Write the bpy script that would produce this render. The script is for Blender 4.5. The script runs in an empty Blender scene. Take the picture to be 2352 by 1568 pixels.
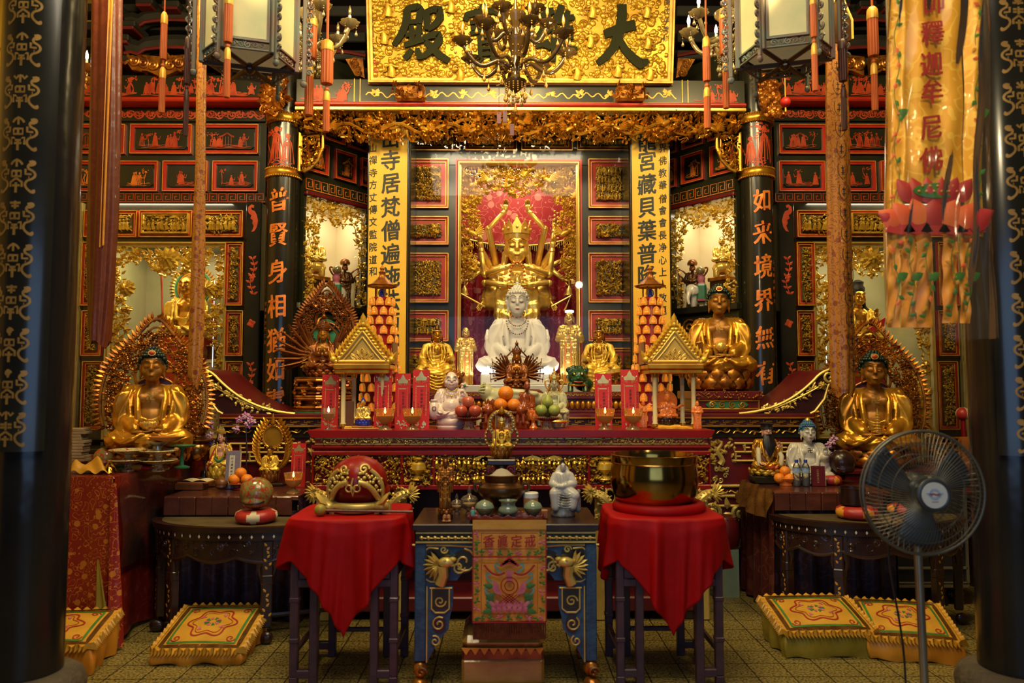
import bpy,bmesh,math,random
from mathutils import Vector as V,Matrix as M
sin,cos,pi,tau=math.sin,math.cos,math.pi,math.tau
scene=bpy.context.scene
COL=scene.collection
# ---------------------------------------------------------------- camera
FPX=1700.0
PITCH=math.atan(106/FPX); YAW=math.atan(16/FPX)
cam=bpy.data.cameras.new('camera'); camo=bpy.data.objects.new('camera',cam); COL.objects.link(camo)
camo.location=(0,0,1.6); camo.rotation_euler=(pi/2+PITCH,0,-YAW)
cam.sensor_width=36; cam.lens=36*FPX/2352; cam.clip_start=.05
cam.dof.use_dof=True; cam.dof.focus_distance=6.6; cam.dof.aperture_fstop=1.9
scene.camera=camo
CR=camo.rotation_euler.to_matrix()
def ray(px,py):return CR@V(((px-1176)/FPX,-(py-784)/FPX,-1))
def P(px,py,Y):
 d=ray(px,py); return V((0,0,1.6))+d*(Y/d.y)
def S(Y):return Y/FPX
# ---------------------------------------------------------------- world, exposure, lights
scene.view_settings.view_transform='Standard'; scene.view_settings.look='None'
scene.view_settings.exposure=-0.12; scene.view_settings.gamma=1
scene.cycles.max_bounces=5; scene.cycles.diffuse_bounces=2; scene.cycles.glossy_bounces=3
scene.cycles.transmission_bounces=4; scene.cycles.transparent_max_bounces=14
scene.cycles.caustics_reflective=False; scene.cycles.caustics_refractive=False
scene.cycles.sample_clamp_indirect=3
wd=bpy.data.worlds.new('world'); scene.world=wd; wd.use_nodes=True
wd.node_tree.nodes['Background'].inputs[0].default_value=(.50,.55,.62,1)
wd.node_tree.nodes['Background'].inputs[1].default_value=.045
def area(name,loc,target,size,energy,col,sy=None,spread=pi):
 l=bpy.data.lights.new(name,'AREA'); l.energy=energy; l.color=col; l.size=size; l.spread=spread
 if sy:l.shape='RECTANGLE'; l.size_y=sy
 o=bpy.data.objects.new(name,l); COL.objects.link(o); o.location=loc
 o.rotation_euler=(V(target)-V(loc)).to_track_quat('-Z','Y').to_euler(); return o
def spot(name,loc,target,energy,col,angle,blend=.5,r=.06):
 l=bpy.data.lights.new(name,'SPOT'); l.energy=energy; l.color=col; l.spot_size=math.radians(angle); l.spot_blend=blend; l.shadow_soft_size=r
 o=bpy.data.objects.new(name,l); COL.objects.link(o); o.location=loc
 o.rotation_euler=(V(target)-V(loc)).to_track_quat('-Z','Y').to_euler(); return o
WARM=(1,.75,.33); WARM2=(1,.80,.42); COOL=(.36,.60,1.0)
area('daylight_doorway',(0.2,-1.4,1.9),(0.1,5,.7),3.2,46,COOL,2.4)
area('courtyard_skylight',(0.0,1.4,5.4),(0,4.2,.6),2.6,95,(1,.86,.62),1.2)
area('tube_lamp_left',(-.97,2.6,5.45),(-.3,5.15,1.05),1.0,34,WARM2,.08)
area('tube_lamp_right',(.30,2.6,5.45),(.5,5.15,1.05),1.0,34,WARM2,.08)
spot('banner_fill',(1.3,1.3,3.4),(1.95,3.3,2.6),75,(1,.80,.45),60)  # added fill light to brighten the banner, no real fixture
area('hall_lamp_left',(-2.2,4.3,4.9),(-2.3,6.6,1.6),.7,85,WARM)
area('hall_lamp_right',(2.2,4.3,4.9),(2.4,6.6,1.6),.7,75,WARM)
area('hall_lamp_middle',(0,4.5,5.0),(0,6.6,2.0),.9,95,WARM)
spot('plaque_spot',(.9,5.0,3.5),(0.1,6.8,4.6),62,(1,.84,.44),75)
spot('altar_fill_left',(-1.6,4.0,4.2),(-.5,6.8,1.9),210,WARM,56)  # added fill so the altar objects get light from the front
spot('altar_fill_right',(1.6,4.0,4.2),(.6,6.8,1.9),210,WARM,56)  # matching added front fill from the right, no real fixture
# ---------------------------------------------------------------- materials
MATS={}
def _n(nt,t,**kw):
 n=nt.nodes.new(t)
 for k,v in kw.items():setattr(n,k,v)
 return n
def mat(name,col,rough=.5,metal=0.,col2=None,scale=6.,bump=0.,bscale=40.,emit=None,es=0.,coat=0.,detail=4.,spec=None,vor=False):
 m=bpy.data.materials.new(name); m.use_nodes=True; nt=m.node_tree; b=nt.nodes['Principled BSDF']; L=nt.links
 tc=_n(nt,'ShaderNodeTexCoord')
 col2=col2 or tuple(c*.72 for c in col)
 nz=_n(nt,'ShaderNodeTexVoronoi' if vor else 'ShaderNodeTexNoise'); nz.inputs['Scale'].default_value=scale
 if not vor:nz.inputs['Detail'].default_value=detail
 L.new(tc.outputs['Object'],nz.inputs['Vector'])
 r=_n(nt,'ShaderNodeValToRGB'); r.color_ramp.elements[0].position=.35; r.color_ramp.elements[1].position=.68
 r.color_ramp.elements[0].color=(*col,1); r.color_ramp.elements[1].color=(*col2,1)
 L.new(nz.outputs[0],r.inputs[0]); L.new(r.outputs[0],b.inputs['Base Color'])
 b.inputs['Roughness'].default_value=rough; b.inputs['Metallic'].default_value=metal
 b.inputs['Coat Weight'].default_value=coat; b.inputs['Coat Roughness'].default_value=.12
 if spec is not None:b.inputs['Specular IOR Level'].default_value=spec
 if bump:
  n2=_n(nt,'ShaderNodeTexNoise'); n2.inputs['Scale'].default_value=bscale; L.new(tc.outputs['Object'],n2.inputs['Vector'])
  bp=_n(nt,'ShaderNodeBump'); bp.inputs['Strength'].default_value=bump; bp.inputs['Distance'].default_value=.02
  L.new(n2.outputs[0],bp.inputs['Height']); L.new(bp.outputs[0],b.inputs['Normal'])
 if emit:
  b.inputs['Emission Color'].default_value=(*emit,1); b.inputs['Emission Strength'].default_value=es
  m.cycles.emission_sampling='NONE'
 MATS[name]=m; return m
def glassmat(name,col=(1,1,1),rough=.03,alpha=.12,fres=1.45):
 """see-through pane or vessel: clear body tinted by col, fresnel gloss on top"""
 m=bpy.data.materials.new(name); m.use_nodes=True; nt=m.node_tree; L=nt.links; nt.nodes.clear()
 o=_n(nt,'ShaderNodeOutputMaterial'); mx=_n(nt,'ShaderNodeMixShader'); t=_n(nt,'ShaderNodeBsdfTransparent'); g=_n(nt,'ShaderNodeBsdfGlossy')
 t.inputs[0].default_value=(*col,1); g.inputs['Roughness'].default_value=rough
 f=_n(nt,'ShaderNodeFresnel'); f.inputs['IOR'].default_value=fres
 L.new(f.outputs[0],mx.inputs[0]); L.new(t.outputs[0],mx.inputs[1]); L.new(g.outputs[0],mx.inputs[2])
 if alpha:
  d=_n(nt,'ShaderNodeBsdfDiffuse'); d.inputs[0].default_value=(*col,1); m2=_n(nt,'ShaderNodeMixShader'); m2.inputs[0].default_value=alpha
  L.new(mx.outputs[0],m2.inputs[1]); L.new(d.outputs[0],m2.inputs[2]); L.new(m2.outputs[0],o.inputs[0])
 else:L.new(mx.outputs[0],o.inputs[0])
 MATS[name]=m; return m
def brocade(name,base,line,scale=6.,width=.14,rough=.45,metal=.1,line2=None,reps=6.,coat=0.,bump=.0):
 """woven scroll pattern: contour lines of a noise field, with round medallions"""
 m=bpy.data.materials.new(name); m.use_nodes=True; nt=m.node_tree; b=nt.nodes['Principled BSDF']; L=nt.links
 tc=_n(nt,'ShaderNodeTexCoord'); nz=_n(nt,'ShaderNodeTexNoise'); nz.inputs['Scale'].default_value=scale; nz.inputs['Detail'].default_value=1.
 L.new(tc.outputs['Object'],nz.inputs['Vector'])
 mu=_n(nt,'ShaderNodeMath',operation='MULTIPLY'); mu.inputs[1].default_value=reps; L.new(nz.outputs[0],mu.inputs[0])
 fr=_n(nt,'ShaderNodeMath',operation='FRACT'); L.new(mu.outputs[0],fr.inputs[0])
 lt=_n(nt,'ShaderNodeMath',operation='LESS_THAN'); lt.inputs[1].default_value=width*2; L.new(fr.outputs[0],lt.inputs[0])
 vo=_n(nt,'ShaderNodeTexVoronoi'); vo.inputs['Scale'].default_value=scale*.62; L.new(tc.outputs['Object'],vo.inputs['Vector'])
 l2=_n(nt,'ShaderNodeMath',operation='LESS_THAN'); l2.inputs[1].default_value=.27; L.new(vo.outputs[0],l2.inputs[0])
 mx=_n(nt,'ShaderNodeMath',operation='MAXIMUM'); L.new(lt.outputs[0],mx.inputs[0]); L.new(l2.outputs[0],mx.inputs[1])
 c=_n(nt,'ShaderNodeMix',data_type='RGBA'); c.inputs[6].default_value=(*base,1); c.inputs[7].default_value=(*line,1)
 L.new(mx.outputs[0],c.inputs[0]); L.new(c.outputs[2],b.inputs['Base Color'])
 b.inputs['Roughness'].default_value=rough; b.inputs['Metallic'].default_value=metal; b.inputs['Coat Weight'].default_value=coat; b.inputs['Coat Roughness'].default_value=.1
 if coat:
  n2=_n(nt,'ShaderNodeTexNoise'); n2.inputs['Scale'].default_value=9; L.new(tc.outputs['Object'],n2.inputs['Vector'])
  bp=_n(nt,'ShaderNodeBump'); bp.inputs['Strength'].default_value=.5; bp.inputs['Distance'].default_value=.03
  L.new(n2.outputs[0],bp.inputs['Height']); L.new(bp.outputs[0],b.inputs['Coat Normal'])
 MATS[name]=m; return m
 # golds, lacquers, cloths
mat('gold',(.74,.37,.034),.30,.68,(.44,.175,.014),7)
mat('relief_ground',(.20,.12,.02),.5,.2,(.08,.045,.010),26)
mat('relief_ground_green',(.02,.08,.025),.5,0,(.18,.11,.018),26)
mat('gold_leaf',(.92,.60,.07),.36,.42,(.60,.32,.03),12)
mat('gold_bright',(1.,.70,.16),.25,.6,(.85,.5,.08),5)
mat('plaque_gold',(.62,.36,.03),.34,.55,(.40,.20,.012),9)
mat('gold_skin',(.36,.155,.015),.42,.40,(.27,.10,.010),4)
mat('gold_antique',(.58,.22,.022),.34,.62,(.20,.055,.010),14)
mat('gold_pale',(.80,.60,.16),.4,.5,(.62,.42,.09),8)
mat('bronze_brown',(.32,.11,.022),.32,.55,(.14,.035,.008),9)
mat('bronze_dark',(.13,.055,.016),.3,.7,(.07,.03,.01),8)
mat('brass',(.46,.28,.06),.14,1.,(.24,.11,.02),4)
mat('brass_dark',(.42,.22,.06),.22,.95,(.22,.09,.02),5)
mat('black_lacquer',(.012,.010,.007),.22,0,(.022,.020,.012),3,coat=.3)
mat('green_black',(.014,.015,.007),.30,0,(.024,.023,.010),3,coat=.2)
mat('pillar_paint',(.010,.009,.010),.20,0,(.016,.014,.012),3,.25,5)
mat('roof_timber',(.016,.016,.010),.6,0,(.03,.026,.016),4)
mat('roof_edge_red',(.20,.018,.014),.45,0,(.12,.012,.01),4)
mat('red_lacquer',(.30,.008,.006),.34,0,(.22,.006,.005),3,coat=.08,spec=.3)
mat('red_frame',(.50,.032,.010),.35,0,(.36,.018,.008),4)
mat('maroon',(.14,.007,.008),.4,0,(.09,.005,.006),4,coat=.15)
mat('dark_maroon',(.045,.006,.005),.45,0,(.028,.004,.004),4)
mat('paint_red',(.55,.075,.018),.45,.1,(.38,.035,.012),14)
mat('paint_orange',(.85,.26,.03),.45,.2,(.6,.13,.02),14)
mat('paint_gold',(.80,.46,.08),.4,.35,(.6,.27,.03),14)
mat('seal_gold',(.42,.235,.055),.45,.2,(.30,.155,.03),14)
mat('red_satin',(.40,.002,.003),.55,0,(.33,.002,.002),5,.10,14,spec=.2)
mat('orange_satin',(.80,.34,.028),.45,0,(.68,.25,.018),5,.12,18)
mat('yellow_satin',(.66,.34,.035),.42,0,(.52,.25,.022),6,.15,18)
mat('olive_satin',(.40,.28,.03),.4,0,(.25,.2,.02),6,.15,18)
mat('couplet_yellow',(.85,.50,.035),.5,0,(.76,.41,.022),2)
mat('ink_black',(.014,.018,.016),.5)
mat('ink_red',(.40,.02,.015),.5)
mat('wood_brown',(.18,.06,.014),.4,0,(.10,.03,.008),12,coat=.2)
mat('wood_dark',(.035,.012,.008),.3,0,(.018,.007,.005),12,coat=.3)
mat('stool_wood',(.075,.032,.045),.42,0,(.045,.020,.032),14,coat=.15)
mat('blue_paint',(.030,.085,.16),.5,0,(.016,.045,.095),16,.25,30)
mat('curl_green',(.010,.030,.022),.3,0,(.008,.018,.012),9)
mat('white_porcelain',(.66,.62,.52),.22,0,(.58,.53,.42),3,coat=.4)
mat('pink_porcelain',(.82,.66,.58),.2,0,(.76,.58,.5),3,coat=.4)
mat('ivory_stone',(.90,.84,.72),.42,0,(.84,.76,.62),4)
mat('jade_pale',(.55,.52,.30),.3,0,(.42,.42,.22),4)
mat('celadon',(.22,.28,.18),.2,0,(.16,.22,.15),6,coat=.5)
mat('celadon_brown',(.22,.17,.06),.22,0,(.12,.13,.06),10,coat=.5)
mat('skin_pink',(.72,.36,.24),.4,0,(.66,.3,.2),4)
mat('lip_red',(.45,.04,.03),.4)
mat('hair_black',(.012,.010,.010),.4)
mat('hair_blue',(.05,.16,.30),.4)
mat('robe_green',(.03,.20,.08),.4,0,(.02,.12,.05),9)
mat('robe_blue',(.06,.14,.34),.4,0,(.04,.1,.2),9)
mat('robe_red',(.50,.03,.02),.4,0,(.35,.02,.02),9)
mat('lion_green',(.010,.07,.022),.3,0,(.006,.03,.01),9,coat=.3)
mat('stone',(.10,.075,.045),.75,0,(.055,.042,.028),9,.6,30)
mat('steel',(.42,.42,.38),.3,.9,(.3,.3,.28),6)
mat('fan_wire',(.18,.17,.13),.4,.6,(.14,.13,.1),6)
mat('fan_blade',(.05,.06,.065),.35,0,(.04,.045,.05),6)
mat('white_plastic',(.80,.78,.68),.4,0,(.74,.7,.6),5)
mat('cap_blue',(.02,.05,.40),.35)
mat('label_blue',(.05,.20,.50),.35,0,(.5,.6,.7),30)
mat('paper_red',(.62,.018,.012),.5,0,(.54,.012,.010),3)
mat('foil_gold',(.90,.68,.25),.3,.7,(.7,.5,.2),10)
mat('card_brown',(.16,.06,.02),.5)
mat('paper_cream',(.70,.60,.38),.7,0,(.6,.5,.3),10)
mat('orange_fruit',(.90,.28,.015),.38,0,(.82,.22,.01),9,.25,120)
mat('apple_red',(.50,.06,.03),.25,0,(.62,.18,.08),5,coat=.3)
mat('pear_green',(.30,.36,.05),.35,0,(.38,.38,.08),6,.1,60)
mat('guava_green',(.38,.42,.08),.35,0,(.28,.36,.05),7,.2,50)
mat('flame',(1,.8,.4),.5,emit=(1,.72,.30),es=14)
mat('bulb_lit',(1,1,1),.4,emit=(1,.93,.8),es=16)
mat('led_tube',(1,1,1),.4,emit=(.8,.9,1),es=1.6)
mat('wax_amber',(.50,.16,.02),.3,0,(.42,.11,.01),6,emit=(1,.35,.04),es=.10)
mat('pagoda_glow',(.75,.16,.015),.35,emit=(1,.22,.015),es=.65,col2=(.9,.32,.03),scale=30)
mat('pagoda_core',(.9,.2,.03),.4,emit=(1,.20,.02),es=1.1)
mat('pagoda_halo',(.60,.27,.03),.3,emit=(1,.42,.05),es=.22)
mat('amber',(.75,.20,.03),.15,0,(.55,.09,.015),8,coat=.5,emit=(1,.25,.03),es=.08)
mat('brown_glass',(.30,.06,.012),.1,0,(.18,.03,.008),8,coat=.6)
mat('tassel_orange',(.60,.13,.018),.5,0,(.50,.09,.012),4)
mat('tassel_dark',(.075,.014,.008),.5,0,(.05,.01,.006),4)
mat('tassel_gold',(.95,.50,.06),.4,.2)
mat('lantern_paper',(.66,.58,.30),.7,0,(.46,.48,.25),5,emit=(1,.78,.36),es=.10)  # weak emission adds a glow to panels of an unlit lantern
mat('lantern_frame',(.14,.17,.13),.5,0,(.20,.10,.07),6)
mat('lantern_back',(.20,.10,.035),.6,0,(.14,.08,.03),5)
mat('amber_glass',(.10,.055,.014),.08,0,(.055,.03,.01),5,coat=.8)
mat('amber_drop',(.55,.30,.05),.08,0,(.42,.2,.03),6,coat=.8)
mat('crystal',(.34,.26,.12),.08,.2,(.2,.14,.05),8,coat=.8)
mat('plastic_yellow',(.42,.24,.035),.16,0,(.30,.15,.02),7,.3,14,coat=.7)
mat('marble_dark',(.13,.10,.045),.3,0,(.08,.06,.025),6,detail=8)
mat('marble_green',(.42,.40,.20),.35,0,(.55,.50,.30),3,detail=8)
mat('marble_wall',(.50,.40,.12),.4,0,(.30,.22,.06),5,detail=8)
mat('niche_cream',(.78,.66,.42),.6,0,(.72,.6,.36),2)
mat('moss_green',(.05,.22,.09),.5,0,(.03,.14,.06),12)
mat('lotus_red',(.72,.09,.03),.5,0,(.85,.22,.06),6)
mat('lotus_dark',(.50,.035,.03),.5,0,(.40,.03,.03),6)
mat('leaf_green',(.06,.22,.03),.5,0,(.04,.14,.03),12)
mat('thread_pink',(.62,.18,.24),.5,0,(.45,.1,.16),30)
mat('thread_teal',(.10,.36,.34),.5,0,(.06,.25,.25),30)
mat('fringe_brown',(.17,.045,.012),.7,0,(.09,.022,.008),60)
mat('orchid',(.45,.10,.35),.5,0,(.7,.45,.6),30)
mat('case_black',(.018,.018,.018),.45)
mat('papers',(.45,.36,.2),.7,0,(.3,.2,.1),9)
mat('ash',(.42,.36,.26),.9)
mat('purple_cloth',(.045,.016,.035),.5,0,(.03,.012,.02),6)
mat('yellow_tile',(.80,.48,.05),.4,0,(.7,.4,.04),5)
mat('plain_wall',(.20,.11,.045),.7,0,(.16,.08,.03),2)
mat('orange_wood',(.40,.14,.03),.5,0,(.3,.09,.02),9)
mat('plastic_brown',(.12,.035,.020),.25,0,(.075,.022,.016),5,.3,12,coat=.6)
mat('copper_foil',(.28,.13,.03),.25,.6,(.16,.06,.015),9,.5,18)
mat('blue_crystal',(.01,.04,.45),.1,0,(.02,.08,.6),6,coat=.8)
mat('pearl',(.85,.75,.55),.3)
glassmat('pane_glass',(1,1,1),.02,0.,1.22)
glassmat('clear_glass',(.96,.90,.78),.05,.06)
glassmat('amber_clear',(.95,.62,.22),.05,.20)
glassmat('plastic_film',(1,.96,.86),.10,.012,1.22)
glassmat('bottle_clear',(.93,.95,.95),.05,.05)
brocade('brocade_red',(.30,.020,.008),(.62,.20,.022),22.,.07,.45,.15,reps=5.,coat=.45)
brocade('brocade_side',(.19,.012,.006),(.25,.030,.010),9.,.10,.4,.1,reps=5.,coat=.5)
brocade('purple_damask',(.030,.010,.022),(.060,.024,.045),9.,.10,.45,0,reps=5.)
brocade('maroon_damask',(.075,.014,.010),(.12,.030,.018),9.,.10,.4,0,reps=5.,coat=.3)
brocade('curtain_red',(.36,.008,.012),(.56,.17,.12),11.,.05,.5,0,reps=4.)
brocade('banner_silk',(.78,.38,.02),(.88,.52,.06),12.,.12,.45,.1,reps=4.,coat=.2)
brocade('streamer_red',(.13,.022,.005),(.155,.030,.006),10.,.10,.45,0,reps=5.,coat=.3)
brocade('streamer_gold',(.42,.16,.014),(.22,.05,.012),24.,.10,.45,0,reps=5.,coat=.3)
brocade('painted_ceramic',(.55,.48,.22),(.40,.10,.05),30.,.12,.25,0,reps=5.,coat=.4)
brocade('sutra_cover',(.16,.18,.24),(.30,.16,.22),60.,.15,.6,0,reps=6.)
brocade('gourd_paint',(.22,.17,.045),(.36,.04,.02),22.,.16,.2,0,reps=4.,coat=.6)
brocade('cushion_patch',(.55,.30,.10),(.42,.03,.02),14.,.22,.45,0,reps=3.)
def floor_mat():
 m=bpy.data.materials.new('terrazzo_tiles'); m.use_nodes=True; nt=m.node_tree; b=nt.nodes['Principled BSDF']; L=nt.links
 tc=_n(nt,'ShaderNodeTexCoord'); vo=_n(nt,'ShaderNodeTexNoise'); vo.inputs['Scale'].default_value=75; vo.inputs['Detail'].default_value=2; L.new(tc.outputs['Object'],vo.inputs['Vector'])
 r=_n(nt,'ShaderNodeValToRGB'); e=r.color_ramp.elements; e[0].position=.38; e[0].color=(.055,.040,.010,1); e[1].position=.56; e[1].color=(.30,.225,.062,1)
 L.new(vo.outputs[0],r.inputs[0])
 br=_n(nt,'ShaderNodeTexBrick'); br.offset=0; br.inputs['Scale'].default_value=1; br.inputs['Mortar Size'].default_value=.004
 br.inputs['Brick Width'].default_value=.20; br.inputs['Row Height'].default_value=.20; br.inputs['Color1'].default_value=(1,1,1,1); br.inputs['Color2'].default_value=(.86,.86,.84,1); br.inputs['Mortar'].default_value=(.08,.07,.05,1)
 L.new(tc.outputs['Object'],br.inputs['Vector'])
 mx=_n(nt,'ShaderNodeMix',data_type='RGBA',blend_type='MULTIPLY'); mx.inputs[0].default_value=1; L.new(r.outputs[0],mx.inputs[6]); L.new(br.outputs[0],mx.inputs[7]); L.new(mx.outputs[2],b.inputs['Base Color'])
 b.inputs['Roughness'].default_value=.45; MATS['terrazzo_tiles']=m
floor_mat()
# ---------------------------------------------------------------- mesh builder
_unit={}
def usph(nu,nv):
 k=(nu,nv)
 if k not in _unit:
  v=[(0,0,1)]
  for j in range(1,nv):
   a=pi*j/nv
   for i in range(nu):v.append((sin(a)*cos(tau*i/nu),sin(a)*sin(tau*i/nu),cos(a)))
  v.append((0,0,-1)); f=[]
  for i in range(nu):f.append((0,1+i,1+(i+1)%nu))
  for j in range(nv-2):
   for i in range(nu):
    a=1+j*nu; b=a+nu; f.append((a+i,b+i,b+(i+1)%nu,a+(i+1)%nu))
  a=1+(nv-2)*nu; n=len(v)-1
  for i in range(nu):f.append((a+i,n,a+(i+1)%nu))
  _unit[k]=(v,f)
 return _unit[k]
class MB:
 def __init__(s):s.v=[]; s.f=[]; s.m=[]; s.cur=0; s.X=None
 def add(s,v,f,mi=None):
  o=len(s.v); X=s.X
  s.v+=[tuple(X@V(p))for p in v]if X is not None else[tuple(p)for p in v]
  s.f+=[tuple(i+o for i in q)for q in f]; s.m+=[s.cur if mi is None else mi]*len(f); return s
 def join(s,b,X=None,mi=None):
  o=len(s.v); s.v+=[tuple(X@V(p))for p in b.v]if X is not None else b.v
  s.f+=[tuple(i+o for i in q)for q in b.f]; s.m+=(b.m if mi is None else[mi]*len(b.f)); return s
 def box(s,x0,x1,y0,y1,z0,z1,bev=0):
  if bev:
   bev=min(bev,(x1-x0)/2.2,(y1-y0)/2.2,(z1-z0)/2.2)
   pts=[]; idx={}
   for i,x in enumerate((x0,x1)):
    for j,y in enumerate((y0,y1)):
     for k,z in enumerate((z0,z1)):
      sx,sy,sz=(1 if i==0 else-1)*bev,(1 if j==0 else-1)*bev,(1 if k==0 else-1)*bev
      for a,p in enumerate(((x,y+sy,z+sz),(x+sx,y,z+sz),(x+sx,y+sy,z))):idx[i,j,k,a]=len(pts); pts.append(p)
   F=[]
   for i in(0,1):F.append([idx[i,j,k,0]for j,k in((0,0),(1,0),(1,1),(0,1))])
   for j in(0,1):F.append([idx[i,j,k,1]for i,k in((0,0),(1,0),(1,1),(0,1))])
   for k in(0,1):F.append([idx[i,j,k,2]for i,j in((0,0),(1,0),(1,1),(0,1))])
   for j in(0,1):
    for k in(0,1):F.append([idx[0,j,k,1],idx[1,j,k,1],idx[1,j,k,2],idx[0,j,k,2]])
   for i in(0,1):
    for k in(0,1):F.append([idx[i,0,k,0],idx[i,1,k,0],idx[i,1,k,2],idx[i,0,k,2]])
   for i in(0,1):
    for j in(0,1):F.append([idx[i,j,0,0],idx[i,j,1,0],idx[i,j,1,1],idx[i,j,0,1]])
   for i in(0,1):
    for j in(0,1):
     for k in(0,1):F.append([idx[i,j,k,0],idx[i,j,k,1],idx[i,j,k,2]])
   c=V(((x0+x1)/2,(y0+y1)/2,(z0+z1)/2)); G=[]
   for q in F:
    a,b,d=(V(pts[q[n]])for n in(0,1,2)); nrm=(b-a).cross(d-a)
    G.append(q if nrm.dot((a+d)/2-c)>0 else q[::-1])
   return s.add(pts,G)
  v=[(x,y,z)for x in(x0,x1)for y in(y0,y1)for z in(z0,z1)]
  return s.add(v,[(0,1,3,2),(4,6,7,5),(0,4,5,1),(2,3,7,6),(0,2,6,4),(1,5,7,3)])
 def sph(s,c,r,nu=12,nv=8,rot=None):
  if not hasattr(r,'__len__'):r=(r,r,r)
  v,f=usph(nu,nv); c=V(c)
  if rot is None:return s.add([(c.x+p[0]*r[0],c.y+p[1]*r[1],c.z+p[2]*r[2])for p in v],f)
  return s.add([c+rot@V((p[0]*r[0],p[1]*r[1],p[2]*r[2]))for p in v],f)
 def tube(s,path,r,n=8,closed=False,cap=True,flat=1.):
  P_=[V(p)for p in path]; N=len(P_)
  R=list(r)if hasattr(r,'__len__')else[r]*N
  if len(R)!=N:R=[R[0]+0 if len(R)<2 else R[min(int(i*(len(R)-1)/max(N-1,1)),len(R)-2)]*(1-(i*(len(R)-1)/max(N-1,1))%1)+R[min(int(i*(len(R)-1)/max(N-1,1))+1,len(R)-1)]*((i*(len(R)-1)/max(N-1,1))%1)for i in range(N)]
  v=[]; f=[]; up=None
  for i in range(N):
   t=(P_[(i+1)%N]-P_[i-1])if closed else(P_[min(i+1,N-1)]-P_[max(i-1,0)])
   if t.length<1e-9:t=V((0,0,1))
   t.normalize()
   if up is None:up=V((0,0,1))if abs(t.z)<.9 else V((0,1,0))
   a=t.cross(up)
   if a.length<1e-6:a=t.orthogonal()
   a.normalize(); b=a.cross(t).normalized(); up=b
   for k in range(n):v.append(P_[i]+a*(R[i]*cos(tau*k/n))+b*(R[i]*flat*sin(tau*k/n)))
  for i in range(N if closed else N-1):
   j=(i+1)%N
   for k in range(n):f.append((i*n+k,j*n+k,j*n+(k+1)%n,i*n+(k+1)%n))
  if cap and not closed:f.append(tuple(range(n))); f.append(tuple(range((N-1)*n+n-1,(N-1)*n-1,-1)))
  # orient outward is unnecessary for rendering
  return s.add(v,f)
 def cap(s,a,b,ra,rb,n=10):
  """round-ended tapered limb"""
  a=V(a); b=V(b); d=(b-a); L=d.length or 1e-6; d=d/L; pts=[]; rs=[]
  for k in range(4):
   t=pi/2*(1-k/3.); pts.append(a-d*ra*sin(t)); rs.append(max(ra*cos(t),ra*.05))
  for k in range(4):
   t=pi/2*(k/3.); pts.append(b+d*rb*sin(t)); rs.append(max(rb*cos(t),rb*.05))
  return s.tube(pts,rs,n)
 def lathe(s,prof,n=24,c=(0,0,0),flute=None,cap=True):
  c=V(c); v=[]; f=[]; N=len(prof)
  for(r,z)in prof:
   for k in range(n):
    q=r*(1+(flute[0]*cos(flute[1]*tau*k/n)if flute else 0)); v.append((c.x+q*cos(tau*k/n),c.y+q*sin(tau*k/n),c.z+z))
  for i in range(N-1):
   for k in range(n):f.append((i*n+k,i*n+(k+1)%n,(i+1)*n+(k+1)%n,(i+1)*n+k))
  if cap:f.append(tuple(range(n-1,-1,-1))); f.append(tuple(range((N-1)*n,N*n)))
  return s.add(v,f)
 def prism(s,poly,y0,y1):
  """polygon in XZ extruded along Y"""
  n=len(poly); A=sum(poly[i][0]*poly[(i+1)%n][1]-poly[(i+1)%n][0]*poly[i][1]for i in range(n))
  if A<0:poly=poly[::-1]
  v=[(x,y0,z)for x,z in poly]+[(x,y1,z)for x,z in poly]
  f=[tuple(range(n)),tuple(range(2*n-1,n-1,-1))]+[(i,i+n,(i+1)%n+n,(i+1)%n)for i in range(n)]
  return s.add(v,f)
 def rib(s,pts,w,y=0.,th=.0):
  """painted or inlaid stroke in the XZ plane facing -Y"""
  N=len(pts); W=list(w)if hasattr(w,'__len__')else[w]*N; v=[]; f=[]
  for i in range(N):
   a=pts[max(i-1,0)]; b=pts[min(i+1,N-1)]; dx,dz=b[0]-a[0],b[1]-a[1]; L=math.hypot(dx,dz)or 1; nx,nz=-dz/L*W[i]/2,dx/L*W[i]/2
   v+=[(pts[i][0]-nx,y,pts[i][1]-nz),(pts[i][0]+nx,y,pts[i][1]+nz)]
   if th:v+=[(pts[i][0]+nx,y+th,pts[i][1]+nz),(pts[i][0]-nx,y+th,pts[i][1]-nz)]
  k=4 if th else 2
  for i in range(N-1):
   a=i*k; b=a+k; f.append((a,b,b+1,a+1))
   if th:f+=[(a+1,b+1,b+2,a+2),(a+3,b+3,b,a)]
  if th:f+=[(0,1,2,3),((N-1)*4+3,(N-1)*4+2,(N-1)*4+1,(N-1)*4)]
  return s.add(v,f)
 def torus(s,c,R,r,n=32,m=8,axis='y',sq=(1,1),a0=0,a1=tau):
  c=V(c); pts=[]; closed=abs(a1-a0-tau)<1e-6; K=n if closed else n+1
  for i in range(K):
   a=a0+(a1-a0)*i/n; x,z=R*sq[0]*cos(a),R*sq[1]*sin(a)
   pts.append(c+(V((x,0,z))if axis=='y' else V((x,z,0))if axis=='z' else V((0,x,z))))
  return s.tube(pts,r,m,closed)
 def grid(s,fn,nu,nv,closed_u=False):
  v=[]; f=[]; K=nu if closed_u else nu+1
  for j in range(nv+1):
   for i in range(K):v.append(fn(i/nu,j/nv))
  for j in range(nv):
   for i in range(nu):a=j*K+i; b=j*K+(i+1)%K; f.append((a,b,b+K,a+K))
  return s.add(v,f)
 def build(s,name,mats,parent=None,smooth=30,loc=None,shared=None):
  me=shared or s.mesh(name,mats,smooth); o=bpy.data.objects.new(name,me); COL.objects.link(o)
  if parent:o.parent=parent
  if loc is not None:o.location=loc
  return o
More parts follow.
